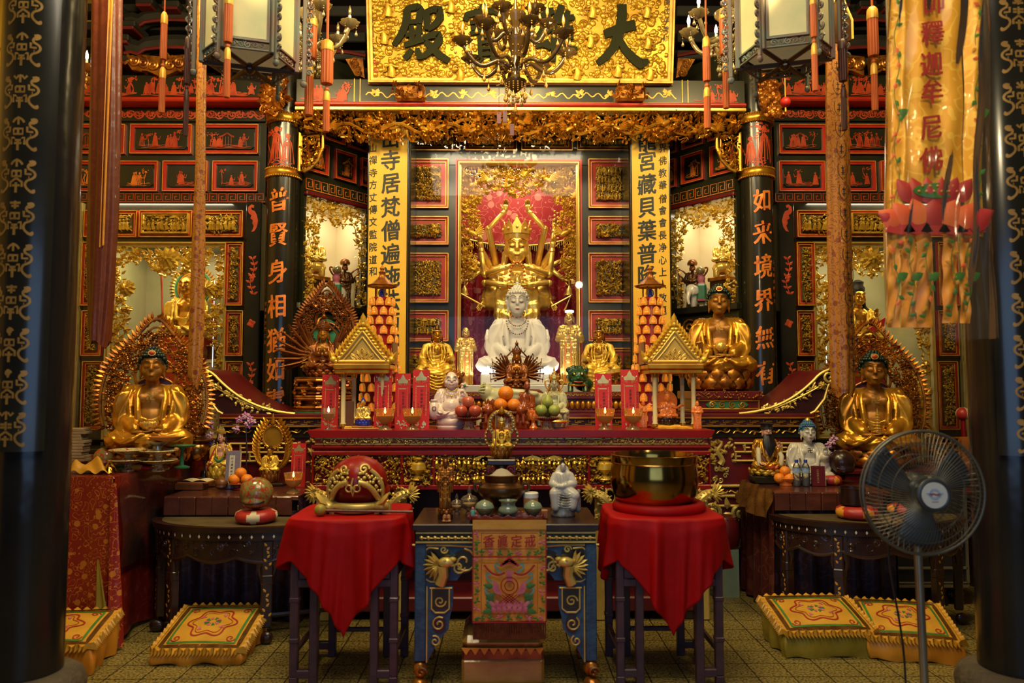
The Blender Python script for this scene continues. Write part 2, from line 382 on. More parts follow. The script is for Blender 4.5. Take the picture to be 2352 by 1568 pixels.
 def mesh(s,name,mats,smooth=30):
  me=bpy.data.meshes.new(name); me.from_pydata(s.v,[],s.f)
  for q in(mats if isinstance(mats,(list,tuple))else[mats]):me.materials.append(MATS[q])
  if any(s.m):me.polygons.foreach_set('material_index',s.m)
  if smooth:
   me.polygons.foreach_set('use_smooth',[True]*len(me.polygons))
   if smooth<180:me.set_sharp_from_angle(angle=math.radians(smooth))
  me.update(); return me
  # ---------------------------------------------------------------- things, structure
def T(name,label,cat,loc=(0,0,0),group=None,rotz=0.,sc=1.):
 o=bpy.data.objects.new(name,None); COL.objects.link(o); o.location=loc; o.rotation_euler=(0,0,rotz); o.empty_display_size=.1
 if sc!=1:o.scale=(sc,)*3
 o['label']=label; o['category']=cat
 if group:o['group']=group
 return o
def tag(o,label,cat,group=None):
 o['label']=label; o['category']=cat
 if group:o['group']=group
 return o
def ST(o,label=None):
 o['kind']='structure'
 return o
def dup(root,loc,label,group=None,rotz=None,sc=None):
 def cp(o,par):
  c=o.copy(); COL.objects.link(c)
  if par:c.parent=par
  for ch in[x for x in KIDS.get(o.name,[])]:cp(ch,c)
  return c
 KIDS={}
 def walk(o):
  KIDS[o.name]=list(o.children)
  for ch in o.children:walk(ch)
 walk(root)
 r=cp(root,None); r.location=loc; r['label']=label
 if rotz is not None:r.rotation_euler=(0,0,rotz)
 if sc is not None:r.scale=(sc,)*3 if not hasattr(sc,'__len__')else sc
 if group:r['group']=group
 return r
 # ---------------------------------------------------------------- voxel union (one continuous body)
TMP=bpy.data.scenes.new('tmp')
def blob(mb,voxel,smooth=6,factor=.5):
 me=bpy.data.meshes.new('b'); me.from_pydata(mb.v,[],mb.f)
 o=bpy.data.objects.new('b',me); TMP.collection.objects.link(o)
 r=o.modifiers.new('r','REMESH'); r.mode='VOXEL'; r.voxel_size=voxel
 if smooth:q=o.modifiers.new('s','SMOOTH'); q.iterations=smooth; q.factor=factor
 TMP.view_layers[0].update(); dg=TMP.view_layers[0].depsgraph
 ev=o.evaluated_get(dg); m2=ev.to_mesh(); out=MB()
 out.v=[tuple(v.co)for v in m2.vertices]; out.f=[tuple(p.vertices)for p in m2.polygons]; out.m=[0]*len(out.f)
 ev.to_mesh_clear(); bpy.data.objects.remove(o); bpy.data.meshes.remove(me); return out
 # ---------------------------------------------------------------- writing
GL={}
def glyph(ch):
 if ch not in GL:
  c=bpy.data.curves.new('t','FONT'); c.body=ch; c.size=1; c.resolution_u=3
  o=bpy.data.objects.new('t',c); TMP.collection.objects.link(o); TMP.view_layers[0].update(); dg=TMP.view_layers[0].depsgraph
  ev=o.evaluated_get(dg); me=ev.to_mesh()
  v=[(p.co.x,p.co.y)for p in me.vertices]; f=[tuple(p.vertices)for p in me.polygons]; ev.to_mesh_clear()
  bpy.data.objects.remove(o); bpy.data.curves.remove(c)
  x0=min(p[0]for p in v); x1=max(p[0]for p in v); y0=min(p[1]for p in v); y1=max(p[1]for p in v)
  GL[ch]=([(p[0]-(x0+x1)/2,p[1]-(y0+y1)/2)for p in v],f,x1-x0,y1-y0)
 return GL[ch]
def write(mb,ch,x,z,h,y=0.,w=None,bold=0.,slant=.10,fit=True,mapf=None):
 """one character centred at x,z on the XZ plane facing -Y, brush-slanted; bold widens its strokes"""
 v,f,gw,gh=glyph(ch); sz=h/.92; sx=(w/.92 if w else sz)
 offs=[(0,0)]if not bold else[(-bold,0),(bold,0),(0,bold*.7),(0,-bold*.7)]
 for i,(ox,oz)in enumerate(offs):
  pts=[]
  for a,b in v:
   px=x+a*sx+ox*h+.02*h*sin(b*9+a*3); pz=z+b*sz+oz*h+slant*a*sz+.015*h*sin(a*8)
   q=(px,y-.0003*i,pz); pts.append(mapf(*q)if mapf else q)
  mb.add(pts,f)
def bez(p0,p1,p2,p3,n=8):
 o=[]
 for i in range(n+1):
  t=i/n; u=1-t
  o.append(tuple(u**3*a+3*u*u*t*b+3*u*t*t*c+t**3*d for a,b,c,d in zip(p0,p1,p2,p3)))
 return o
def spiral(cx,cz,r0,turns=1.25,a0=0.,sgn=1,n=16,r1=.15):
 return[(cx+r0*(1-(1-r1)*i/n)*cos(a0+sgn*tau*turns*i/n),cz+r0*(1-(1-r1)*i/n)*sin(a0+sgn*tau*turns*i/n))for i in range(n+1)]
def x3(pts,y=0.):return[(p[0],y,p[1])for p in pts]
# ---------------------------------------------------------------- carving
def leaf(mb,x,y,z,a,L,w,d,curl=.0):
 """pointed leaf on the relief: ridge down the middle"""
 ca,sa=cos(a),sin(a); q=lambda u,t,e:(x+u*ca-t*sa,y-e,z+u*sa+t*ca)
 v=[q(0,0,0),q(L*.35,w,d*.2),q(L*.4,0,d),q(L*.35,-w,d*.2),q(L*.75,w*.62+curl*L,d*.1),q(L*.72,curl*L*.6,d*.8),q(L*.75,-w*.62+curl*L,d*.1),q(L,curl*L*1.6,d*.3)]
 mb.add(v,[(0,2,1),(0,3,2),(1,2,5,4),(2,3,6,5),(4,5,7),(5,6,7)])
def bloom(mb,x,y,z,r,d,k=6,rng=random):
 a0=rng.random()*tau
 for i in range(k):leaf(mb,x,y,z,a0+tau*i/k,r,r*.42,d*.8)
 mb.sph((x,y-d*.6,z),(r*.36,d*.5,r*.36),7,5)
def bird(mb,x,y,z,s,sg=1):
 mb.sph((x,y-s*.2,z),(s*.42,s*.22,s*.2),8,6,M.Rotation(-.5*sg,3,'Y'))
 mb.sph((x+sg*s*.42,y-s*.25,z+s*.3),s*.14,7,5)
 for k in range(6):leaf(mb,x-sg*s*.1,y-s*.3,z,(pi if sg>0 else 0)-sg*(.9-.22*k),s*(1.0-.05*k),s*.10,s*.1)
def carve(w,h,seed,dens=1.,d=.03,mode='floral',mask=None,lsz=1.,thick=1.):
 """gilded relief of vines, leaves, blossoms, fruit or little figures, centred at 0,0 in XZ"""
 rng=random.Random(seed); mb=MB(); u=.05*lsz; ok=mask or(lambda x,z:abs(x)<w/2 and abs(z)<h/2)
 A=w*h/(u*u)
 def pt():
  for _ in range(60):
   x,z=rng.uniform(-w/2,w/2),rng.uniform(-h/2,h/2)
   if ok(x,z):return x,z
  return None
 for i in range(int(A*.16*dens)+2):
  p=pt()
  if not p:continue
  a=rng.random()*tau; x,z=p; path=[]
  da=rng.uniform(-.5,.5)
  for k in range(9):
   if not ok(x,z):break
   path.append((x,-d*rng.uniform(.25,.6),z)); x+=cos(a)*u*.38; z+=sin(a)*u*.38; a+=da+rng.uniform(-.35,.35)
  if len(path)>2:mb.tube(path,[u*.13*thick*(1-.5*k/len(path))for k in range(len(path))],5)
 for i in range(int(A*.62*dens)+3):
  p=pt()
  if p:leaf(mb,p[0],-d*rng.uniform(.1,.5),p[1],rng.random()*tau,u*rng.uniform(.55,1.05),u*rng.uniform(.16,.27),d*rng.uniform(.4,.9),rng.uniform(-.15,.15))
 if mode=='floral':
  for i in range(int(A*.09*dens)+1):
   p=pt()
   if p:bloom(mb,p[0],-d*.5,p[1],u*rng.uniform(.45,.75),d*.8,rng.choice((5,6,8)),rng)
  for i in range(int(A*.10*dens)):
   p=pt()
   if p:mb.sph((p[0],-d*.7,p[1]),u*rng.uniform(.12,.2),6,4)
  for i in range(int(A*.012*dens)+(1 if A>8 else 0)):
   p=pt()
   if p:bird(mb,p[0],-d*.6,p[1],u*1.3,rng.choice((-1,1)))
 elif mode=='fruit':
  for i in range(int(A*.22*dens)+1):
   p=pt()
   if p:mb.sph((p[0],-d*.6,p[1]),u*rng.uniform(.2,.3),7,5)
 elif mode=='scene':
  n=max(3,int(w/(u*1.1)))
  rows=max(1,int(h/(u*2.4)))
  for r_ in range(rows):
   for i in range(n):
    x=-w/2+w*(i+rng.uniform(.25,.75))/n; z=-h/2+h*(r_+.12)/rows; fh=h/rows*rng.uniform(.5,.72)
    if not ok(x,z)or not ok(x,z+fh):continue
    mb.tube([(x,-d*.5,z),(x+rng.uniform(-.1,.1)*fh,-d*.9,z+fh*.45),(x,-d*.7,z+fh*.72)],[fh*.2,fh*.16,fh*.1],6)
    mb.sph((x,-d*.9,z+fh*.88),fh*.12,6,5)
    mb.tube([(x,-d*.8,z+fh*.65),(x+rng.choice((-1,1))*fh*.25,-d,z+fh*rng.uniform(.4,.8))],fh*.05,5)
  for i in range(2):
   x=rng.uniform(-.3,.3)*w; mb.prism([(x-w*.13,h*.3),(x+w*.13,h*.3),(x+w*.09,h*.40),(x,h*.47),(x-w*.09,h*.40)],-d*.8,0)
 return mb
def ink(w,h,seed,lw=.0045,dens=1.):
 """line-painted scene (people, trees, pavilion, ground) in strokes on the XZ plane"""
 rng=random.Random(seed); mb=MB()
 cnt=[0]
 def st(pts,k=1.):cnt[0]+=1; mb.rib(pts,[lw*k*(1+.4*sin(2.3*i))for i in range(len(pts))],-.0006-.00005*cnt[0])
 for g in range(4):
  z=-h*(.46-.05*g); x0=rng.uniform(-.48,-.1)*w; x1=rng.uniform(.1,.48)*w
  st([(x0+(x1-x0)*i/10,z+h*.02*sin(i*1.3+g))for i in range(11)])
 for q in range(max(1,int(dens*w/h*1.9))):
  x=rng.uniform(-.40,.40)*w; z=-h*rng.uniform(.34,.45); fh=h*rng.uniform(.50,.74); sw=fh*.2
  body=[(x-sw,z),(x-sw*.75,z+fh*.35),(x-sw*.55,z+fh*.7),(x,z+fh*.8),(x+sw*.55,z+fh*.7),(x+sw*.9,z+fh*.35),(x+sw*1.1,z)]
  mb.add([(a,0,b)for a,b in body],[tuple(range(len(body)))[::-1]]if rng.random()<.85 else[])
  st(body,1.2)
  for k in range(3):st([(x-sw*.5+sw*.5*k,z+fh*.05),(x-sw*.2+sw*.25*k,z+fh*.7)])
  mb.rib(spiral(x,z+fh*.9,fh*.05,1,0,1,8,.9),fh*.07,-.0004)
  sg=rng.choice((-1,1)); cnt[0]+=1; st([(x,z+fh*.6),(x+sg*sw*1.6,z+fh*.5),(x+sg*sw*1.9,z+fh*.75)],1.5)
 for q in range(max(1,int(dens*w/h*.8))):
  x=rng.uniform(-.45,.45)*w; z=-h*.42; th=h*rng.uniform(.6,.85); sw=rng.uniform(-.1,.1)*h
  st([(x+sw*sin(i*.9),z+th*i/6)for i in range(7)],1.6)
  for k in range(int(14*dens)):
   a=rng.random()*tau; r=h*rng.uniform(.03,.2); lx,lz=x+sw+r*cos(a)*1.2,min(z+th+r*sin(a)*.6,h*.46)
   st([(lx,lz),(lx+h*.05,lz+h*.03*rng.uniform(-1,1))],1.3)
 if rng.random()<.6:
  x=rng.uniform(-.25,.25)*w; b=h*.36; z=h*.12
  for dz in(0,.05*h):st([(x-b,z-.04*h+dz),(x-b*.6,z+dz+.02*h),(x,z+h*.16+dz),(x+b*.6,z+dz+.02*h),(x+b,z-.04*h+dz)],1.2)
  for k in(-.6,-.2,.2,.6):st([(x+b*k,z),(x+b*k,-h*.4)])
 return mb
def meander(w,h,lw,n):
 """fret of hooked keys in strokes"""
 mb=MB(); p=w/n
 for i in range(n):
  x=-w/2+p*i; a=h*.42; q=p*.8
  mb.rib([(x,-a),(x,a),(x+q,a),(x+q,-a*.5),(x+q*.35,-a*.5),(x+q*.35,a*.3),(x+q*.6,a*.3)],lw)
  mb.rib([(x,-a),(x+p,-a)],lw)
 return mb
def scrollband(w,h,lw,n):
 mb=MB(); p=w/n
 for i in range(n):
  x=-w/2+p*(i+.5); s_=1 if i%2 else-1
  mb.rib(spiral(x-p*.22,0,h*.38,1.4,0,s_),lw); mb.rib(spiral(x+p*.22,0,h*.38,1.4,pi,s_),lw)
  mb.rib([(x-p*.5,0),(x-p*.35,h*.3),(x,-s_*h*.1),(x+p*.35,h*.3),(x+p*.5,0)],lw)
 return mb
def frame(mb,x0,x1,z0,z1,y0,y1,t,prof=None):
 """mitred rectangular frame of border width t, opening facing -Y, sloping in"""
 prof=prof or[(0,y1),(0,y0),(t*.35,y0),(t*.5,y0+.25*(y1-y0)),(t,y0+.35*(y1-y0)),(t,y1)]
 v=[]; f=[]; n=len(prof)
 for(sx,sz)in((0,0),(1,0),(1,1),(0,1)):
  for(o,y)in prof:v.append(((x0+o)if sx==0 else(x1-o),y,(z0+o)if sz==0 else(z1-o)))
 for c in range(4):
  a=c*n; b=((c+1)%4)*n
  for k in range(n-1):f.append((a+k,b+k,b+k+1,a+k+1))
 mb.add(v,f)
 # ================================================================ THE ROOM
def prect(x0,y0,x1,y1,Y):
 """photo rectangle on the plane Y -> X0, X1, Z0, Z1"""
 a=P((x0+x1)/2,y0,Y).z; b=P((x0+x1)/2,y1,Y).z; ym=(y0+y1)/2
 return P(x0,ym,Y).x,P(x1,ym,Y).x,b,a
def bx(name,m,x0,x1,y0,y1,z0,z1,parent=None,bev=0.):return MB().box(x0,x1,y0,y1,z0,z1,bev).build(name,m,parent)
ST(bx('floor','terrazzo_tiles',-6,6,-4,9,-.1,0))
ST(bx('ceiling','roof_timber',-6,6,2.6,9,6.2,6.3))
ST(bx('wall_back','dark_maroon',-6,6,8.7,8.8,0,6.2))
wl=MB()
wl.box(-4.75,-4.65,1.5,8.7,0,6.2)
ST(wl.build('wall_left','yellow_tile'))
ST(bx('wall_right','plain_wall',5.0,5.1,1.5,8.7,0,6.2))
def painted_panel(parent,x0,x1,z0,z1,Y,seed,ink_m='paint_red',fr=.035,name='painted_panel',frm='red_frame',dens=1.):
 """raised red moulding round a black field with a line-painted scene"""
 mb=MB(); w,h=x1-x0,z1-z0
 frame(mb,x0,x1,z0,z1,Y-.035,Y,fr)
 mb.cur=1; k=fr*.8
 c=min(w,h)*.09; a0,a1,b0,b1=x0+k,x1-k,z0+k,z1-k
 mb.prism([(a0,b0),(a1,b0),(a1,b1),(a0,b1)],Y-.006,Y)
 mb.prism([(a0+.02+c,b0+.02),(a1-.02-c,b0+.02),(a1-.02,b0+.02+c),(a1-.02,b1-.02-c),(a1-.02-c,b1-.02),(a0+.02+c,b1-.02),(a0+.02,b1-.02-c),(a0+.02,b0+.02+c)],Y-.022,Y)
 iw,ih=w-2*k-.05,h-2*k-.05
 mb.join(ink(iw,ih,seed,.0042,dens),M.Translation(((x0+x1)/2,Y-.0235,(z0+z1)/2)),2)
 mb.cur=3; q=fr+.004
 for zz in(z0+.004,z1-.004):mb.rib([(x0,zz),(x1,zz)],.006,Y-.036)
 for xx in(x0+.004,x1-.004):mb.rib([(xx,z0),(xx,z1)],.006,Y-.036)
 return mb.build(name,[frm,'green_black',ink_m,'paint_gold'],parent)
_cv={}
def carved(key,*a,**k):
 if key not in _cv:_cv[key]=carve(*a,**k)
 return _cv[key]
def carved_panel(parent,x0,x1,z0,z1,Y,seed,mode='floral',fr=.03,inset=.0,gap=.05,frm='red_frame',gold='gold_leaf',goldframe=False,lsz=.8):
 """red and gilt frame, red sunk field, gilded openwork relief on dark green"""
 mb=MB(); w,h=x1-x0,z1-z0
 frame(mb,x0,x1,z0,z1,Y-.045,Y,fr)
 mb.cur=0; mb.box(x0+fr*.8,x1-fr*.8,Y-.012,Y,z0+fr*.8,z1-fr*.8)
 mb.cur=1
 for(o,ww)in((.004,.009),(fr,.007)):
  for zz in(z0+o,z1-o):mb.rib([(x0+o,zz),(x1-o,zz)],ww,Y-.047 if o<.01 else Y-.030)
  for xx in(x0+o,x1-o):mb.rib([(xx,z0+o),(xx,z1-o)],ww,Y-.047 if o<.01 else Y-.030)
 a0,a1,b0,b1=x0+fr+gap,x1-fr-gap,z0+fr+gap,z1-fr-gap
 mb.cur=2; mb.box(a0,a1,Y-.035,Y-.01,b0,b1)
 cw,ch=a1-a0,b1-b0
 mb.join(carved((round(cw,2),round(ch,2),seed%5,mode),cw,ch,seed,4.4,.045,mode,lsz=lsz*.9),M.Translation(((a0+a1)/2,Y-.033,(b0+b1)/2)),1)
 if goldframe:mb.cur=1; frame(mb,a0-.02,a1+.02,b0-.02,b1+.02,Y-.07,Y-.01,.022)
 return mb.build('carved_panel',[frm,gold,'relief_ground_green' if seed%2 else 'relief_ground'],parent)
 # ---------------------------------------------------------------- upper walls left and right of the inner columns
def side_wall(side,x0,x1,rows1,rows2,YW=7.2):
 X0,X1,Z0,Z1=prect(x0,185,x1,470,YW)
 wall=ST(MB().box(X0,X1,YW,YW+.12,Z0,Z1).build('wall_upper_'+side,'green_black'))
 a=prect(x0,187,x1,238,YW); mb=MB(); mb.box(a[0],a[1],YW-.16,YW,a[2],a[3],.01)
 mb.cur=1
 for i in range(4):
  w=(a[1]-a[0])/4; mb.join(ink(w,a[3]-a[2]-.03,70+i+(side=='right')*9,.008,1.6),M.Translation((a[0]+w*(i+.5),YW-.162,(a[2]+a[3])/2)),1)
 mb.build('painted_beam',['green_black','paint_red'],wall)
 a=prect(x0,239,x1,249,YW); MB().box(a[0],a[1],YW-.20,YW,a[2],a[3],.012).build('beam_moulding','red_frame',wall)
 a=prect(x0,252,x1,280,YW); mb=MB(); mb.box(a[0],a[1],YW-.03,YW,a[2],a[3]); w=a[1]-a[0]
 mb.join(scrollband(w,a[3]-a[2],.012,12),M.Translation(((a[0]+a[1])/2,YW-.032,(a[2]+a[3])/2)),1)
 mb.join(scrollband(w,(a[3]-a[2])*.7,.008,20),M.Translation(((a[0]+a[1])/2,YW-.033,(a[2]+a[3])/2)),1)
 mb.build('scroll_band',['green_black','paint_red'],wall)
 for i,(p,q)in enumerate(rows1):
  a=prect(p,287,q,355,YW); painted_panel(wall,*a,YW,11+i+(side=='right')*20,dens=1.3)
 for i,(p,q)in enumerate(rows2):
  a=prect(p,371,q,441,YW); painted_panel(wall,*a,YW,31+i+(side=='right')*20,'paint_orange' if(side=='left' and i in(1,2))else 'paint_red')
 a=prect(x0,445,x1,467,YW); mb=MB(); mb.box(a[0],a[1],YW-.04,YW,a[2],a[3])
 mb.join(meander(a[1]-a[0],a[3]-a[2],.007,26),M.Translation(((a[0]+a[1])/2,YW-.042,(a[2]+a[3])/2)),1)
 mb.build('key_band',['green_black','paint_red'],wall)
 return wall
side_wall('left',60,612,[(0,140),(150,290),(302,443),(455,596)],[(36,139),(150,252),(263,365),(376,479),(490,594)])
side_wall('right',1778,2340,[(1787,1895),(1906,2050),(2062,2200)],[(1787,1893),(1904,2009),(2020,2125)])
# ---------------------------------------------------------------- glazed side shrines under the upper walls
def shrine(side,label):
 YW=7.2; Lf=side=='left'
 q=(lambda x:x)if Lf else(lambda x:2388-x)
 def R(x0,y0,x1,y1,Y=YW):
  a,b=sorted((q(x0),q(x1))); return prect(a,y0,b,y1,Y)
 t=T('glass_shrine',label,'shrine',(0,0,0))
 # black frame around the opening (built as a frame so the niche really is behind it)
 A=R(195,468,568,1010); B=R(258,566,518,1000)
 mb=MB(); d=.06
 mb.box(A[0],A[1],YW-d,YW,B[3],A[3],.006); mb.box(A[0],B[0],YW-d,YW,A[2],B[3],.006); mb.box(B[1],A[1],YW-d,YW,A[2],B[3],.006)
 mb.build('shrine_frame','black_lacquer',t)
 c=R(168,470,194,1000); mb=MB(); mb.box(c[0],c[1],YW-.10,YW+.02,c[2]-.6,c[3],.008); mb.build('marble_edge','marble_wall',t)
 for i,(x0,x1,gf)in enumerate(((206,326,False),(331,451,True),(456,566,False))):
  a=R(x0,488,x1,549); carved_panel(t,*a,YW-d,3+i,'scene',.03,gap=.022,goldframe=gf,lsz=.75)
 for i,(y0,y1)in enumerate(((560,704),(715,818),(830,985))):
  a=R(525,y0,566,y1); carved_panel(t,*a,YW-d,11+i,'fruit',.025,gap=.025,lsz=.7)
  a=R(200,y0,246,y1); carved_panel(t,*a,YW-d,14+i,'fruit',.025,gap=.025,lsz=.7)
 mb=MB(); frame(mb,B[0]-.03,B[1]+.03,B[2]-.03,B[3]+.03,YW-d-.03,YW,.04); mb.build('gilt_inner_frame','gold_pale',t)
 w,h=B[1]-B[0],B[3]-B[2]
 def ok(x,z):
  if abs(x)>w/2 or abs(z)>h/2:return False
  e=w/2-abs(x); zt=h/2-z
  side_w=.13+.05*sin(z*7)if z>-h*.28 else.02
  return e<side_w or zt<.24+.06*cos(x*9)
 mb=MB().join(carve(w,h,21 if Lf else 22,1.35,.05,'floral',ok,1.25),M.Translation(((B[0]+B[1])/2,YW-.01,(B[2]+B[3])/2)))
 for(fx,fz,r)in((0,h/2-.13,.12),(-w*.36,h/2-.42,.09),(w*.36,h/2-.42,.09)):
  for k in range(3):bloom(mb,(B[0]+B[1])/2+fx,YW-.05-.02*k,(B[2]+B[3])/2+fz,r*(1-.25*k),.04,10-2*k)
 mb.build('carved_surround','gold_leaf',t)
 # niche box behind
 mb=MB(); D=.75
 mb.box(B[0]-.05,B[1]+.05,YW+D,YW+D+.03,B[2]-.1,B[3]+.1)
 mb.box(B[0]-.08,B[0]-.05,YW,YW+D,B[2]-.1,B[3]+.1); mb.box(B[1]+.05,B[1]+.08,YW,YW+D,B[2]-.1,B[3]+.1)
 mb.build('marble_lining','marble_green',t)
 MB().box(B[0]-.08,B[1]+.08,YW,YW+D,B[2]-.06,B[2]-.01).build('niche_floor','marble_green',t)
 MB().box(B[0]-.08,B[1]+.08,YW,YW+D,B[3]+.06,B[3]+.1).build('niche_ceiling','black_lacquer',t)
 xl=B[1]-.16 if Lf else B[0]+.16
 mb=MB(); mb.tube([(xl,YW+.1,B[2]+h*.36),(xl,YW+.1,B[3]-.32)],.004,8); mb.build('led_strip','led_tube',t)
 g=R(200,472,566,1002); MB().box(g[0],g[1],YW-.155,YW-.15,g[2],g[3]).build('glass_pane','pane_glass',t)
 c=R(570,470,606,985); mb=MB(); mb.box(c[0],c[1],YW-.13,YW+.02,c[2]-.5,c[3],.01); mb.cur=1
 xm=(c[0]+c[1])/2; rng=random.Random(5)
 top=P(q(588),478,YW).z
 # bat, flower sprays and blossom in red on the black post
 bat=[(-.055,.005),(-.05,.035),(-.02,.055),(.005,.045),(.0,.025),(-.025,.03),(-.02,.01),(.01,.0),(.03,-.03),(.045,-.08),(.035,-.13),(.01,-.165),(-.02,-.17),(-.005,-.15),(.005,-.12),(-.01,-.10),(-.005,-.075),(-.03,-.06),(-.02,-.035),(-.045,-.02)]
 mb.prism([(xm+a*(1 if Lf else-1),top-.06+b*1.2)for a,b in bat],YW-.135,YW-.13)
 for zc,n in((P(q(588),640,YW).z,7),(P(q(588),880,YW).z,7)):
  pts=[(xm+.02*sin(i*1.2),zc+.17-.34*i/6)for i in range(7)]; mb.rib(pts,.008,YW-.133)
  for i in range(n):
   for s_ in(-1,1):leaf(mb,pts[i][0],YW-.131,pts[i][1],(pi/2-.9*s_)+.2*rng.uniform(-1,1),.05,.013,.004)
  for k in range(5):leaf(mb,xm,YW-.131,zc,tau*k/5,.035,.014,.005)
 zc=P(q(588),745,YW).z
 for k in range(4):leaf(mb,xm,YW-.131,zc,tau*k/4+.3,.045,.022,.005)
 mb.build('corner_post',['black_lacquer','paint_red'],t)
 area('shrine_light_'+side,((B[0]+B[1])/2,YW+.18,B[3]+.03),((B[0]+B[1])/2,YW+.42,B[2]),w*.8,9,(1,.85,.5),.2)
 area('shrine_case_light_'+side,((A[0]+A[1])/2,YW-.10,A[3]-.01),((A[0]+A[1])/2,YW-.055,A[2]),(A[1]-A[0])*.8,4.5,(1,.9,.66),.05)
 return t,B
shrine_l,BL=shrine('left','glazed shrine case with red panels and gilt floral opening, left of the inner columns')
shrine_r,BR=shrine('right','glazed shrine case with red panels and gilt floral opening, right of the inner columns')
# ---------------------------------------------------------------- central case
def central():
 YS=7.65; t=T('altar_screen','tall central glass-fronted altar case with gilt panels and red curtain','altar screen',(0,0,0))
 A=prect(935,270,1452,905,YS); B=prect(1058,384,1324,905,YS); mb=MB(); d=.07
 mb.box(A[0],A[1],YS-d,YS,B[3],A[3],.006); mb.box(A[0],B[0],YS-d,YS,A[2],B[3],.006); mb.box(B[1],A[1],YS-d,YS,A[2],B[3],.006)
 mb.build('screen_frame','green_black',t)
 MB().box(A[0],A[1],YS-d,YS+.6,0,A[2]).build('screen_base','dark_maroon',t)
 for i,(x0,x1)in enumerate(((943,1058),(1070,1187),(1197,1313),(1323,1440))):
  carved_panel(t,*prect(x0,292,x1,353,YS),YS-d,40+i,'scene',.04,gap=.016,frm='maroon',lsz=.6)
 ys=((372,483),(502,566),(585,697),(715,785),(800,890))
 md=('scene','floral','fruit','scene','floral')
 for i,(y0,y1)in enumerate(ys):
  carved_panel(t,*prect(942-i,y0,1032,y1,YS),YS-d,50+i,md[i]if i else 'floral',.03,gap=.05,lsz=.7)
  carved_panel(t,*prect(1349,y0,1440+i*.5,y1,YS),YS-d,60+i,md[i]if i!=2 else 'floral',.03,gap=.05,lsz=.7)
 mb=MB(); frame(mb,B[0]-.05,B[1]+.05,B[2]-.05,B[3]+.05,YS-d-.05,YS,.05); mb.cur=1
 frame(mb,B[0]-.022,B[1]+.022,B[2]-.05,B[3]+.022,YS-d-.06,YS-.02,.03)
 mb.build('opening_frame',['red_frame','gold_bright'],t)
 w,h=B[1]-B[0],B[3]-B[2]
 def ok(x,z):
  if abs(x)>w/2 or abs(z)>h/2:return False
  e=w/2-abs(x); zt=h/2-z
  return zt<.30+.05*cos(x*14)or(zt<1.18 and e<.15+.03*sin(z*12))or(zt<.42 and e<.22)
 mb=MB().join(carve(w,h,77,1.5,.05,'floral',ok,.95),M.Translation(((B[0]+B[1])/2,YS-.01,(B[2]+B[3])/2)))
 cx,cz=(B[0]+B[1])/2,(B[2]+B[3])/2
 for sg in(-1,1):
  bird(mb,cx+sg*.3,YS-.05,B[3]-.16,.12,-sg); bird(mb,cx+sg*.47,YS-.05,B[3]-.72,.13,sg)
 mb.build('carved_fringe','gold_leaf',t)
 # curtain with folds and a swagged valance
 def cf(u,v):return(B[0]-.1+(w+.2)*u,8.3+.03*sin(u*62)+.012*sin(u*31+2+v),B[2]-.1+(h+.15)*v)
 MB().grid(cf,90,8).build('curtain','curtain_red',t,180)
 def vf(u,v):return(B[0]-.1+(w+.2)*u,8.22+.02*sin(u*9),B[3]+.05-(.66+.12*sin(pi*u))*v)
 va=MB().grid(vf,30,6).build('valance','curtain_red',t,180)
 mb=MB()
 for i in range(64):
  u=(i+.5)/64; x,y,z=vf(u,1); mb.tube([(x,y-.008,z),(x,y-.008,z-.05-.015*(i%3))],.004,5)
 mb.tube([vf(i/30,1)for i in range(31)],.012,6); mb.build('bead_fringe','gold_pale',va)
 mb=MB(); mb.box(B[0]-.15,B[0]-.1,YS,8.4,B[2]-.1,B[3]+.1); mb.box(B[1]+.1,B[1]+.15,YS,8.4,B[2]-.1,B[3]+.1); mb.box(B[0]-.15,B[1]+.15,YS,8.4,B[3]+.1,B[3]+.14); mb.box(B[0]-.15,B[1]+.15,8.4,8.44,B[2]-.1,B[3]+.1)
 mb.build('case_lining','maroon',t)
 g=prect(938,300,1450,902,7.1); MB().box(g[0],g[1],7.1,7.105,g[2],g[3]).build('glass_pane','pane_glass',t)
 for x in(939,1449):
  g=prect(x-4,300,x+4,902,7.12); MB().box(g[0],g[1],7.09,7.65,g[2],g[3],.006).build('case_post','black_lacquer',t)
 area('case_lamp_top',(.02,7.35,4.05),(.02,7.62,2.2),1.6,15,(1,.84,.54),.2)
 area('case_lamp_inner',(.1,7.84,B[3]+.05),(.1,8.0,2.2),1.0,14,(1,.84,.54),.15)
 area('case_lamp_base',(.1,7.18,1.75),(.1,7.5,2.4),1.4,3,(1,.95,.85),.08)
 return t
central()
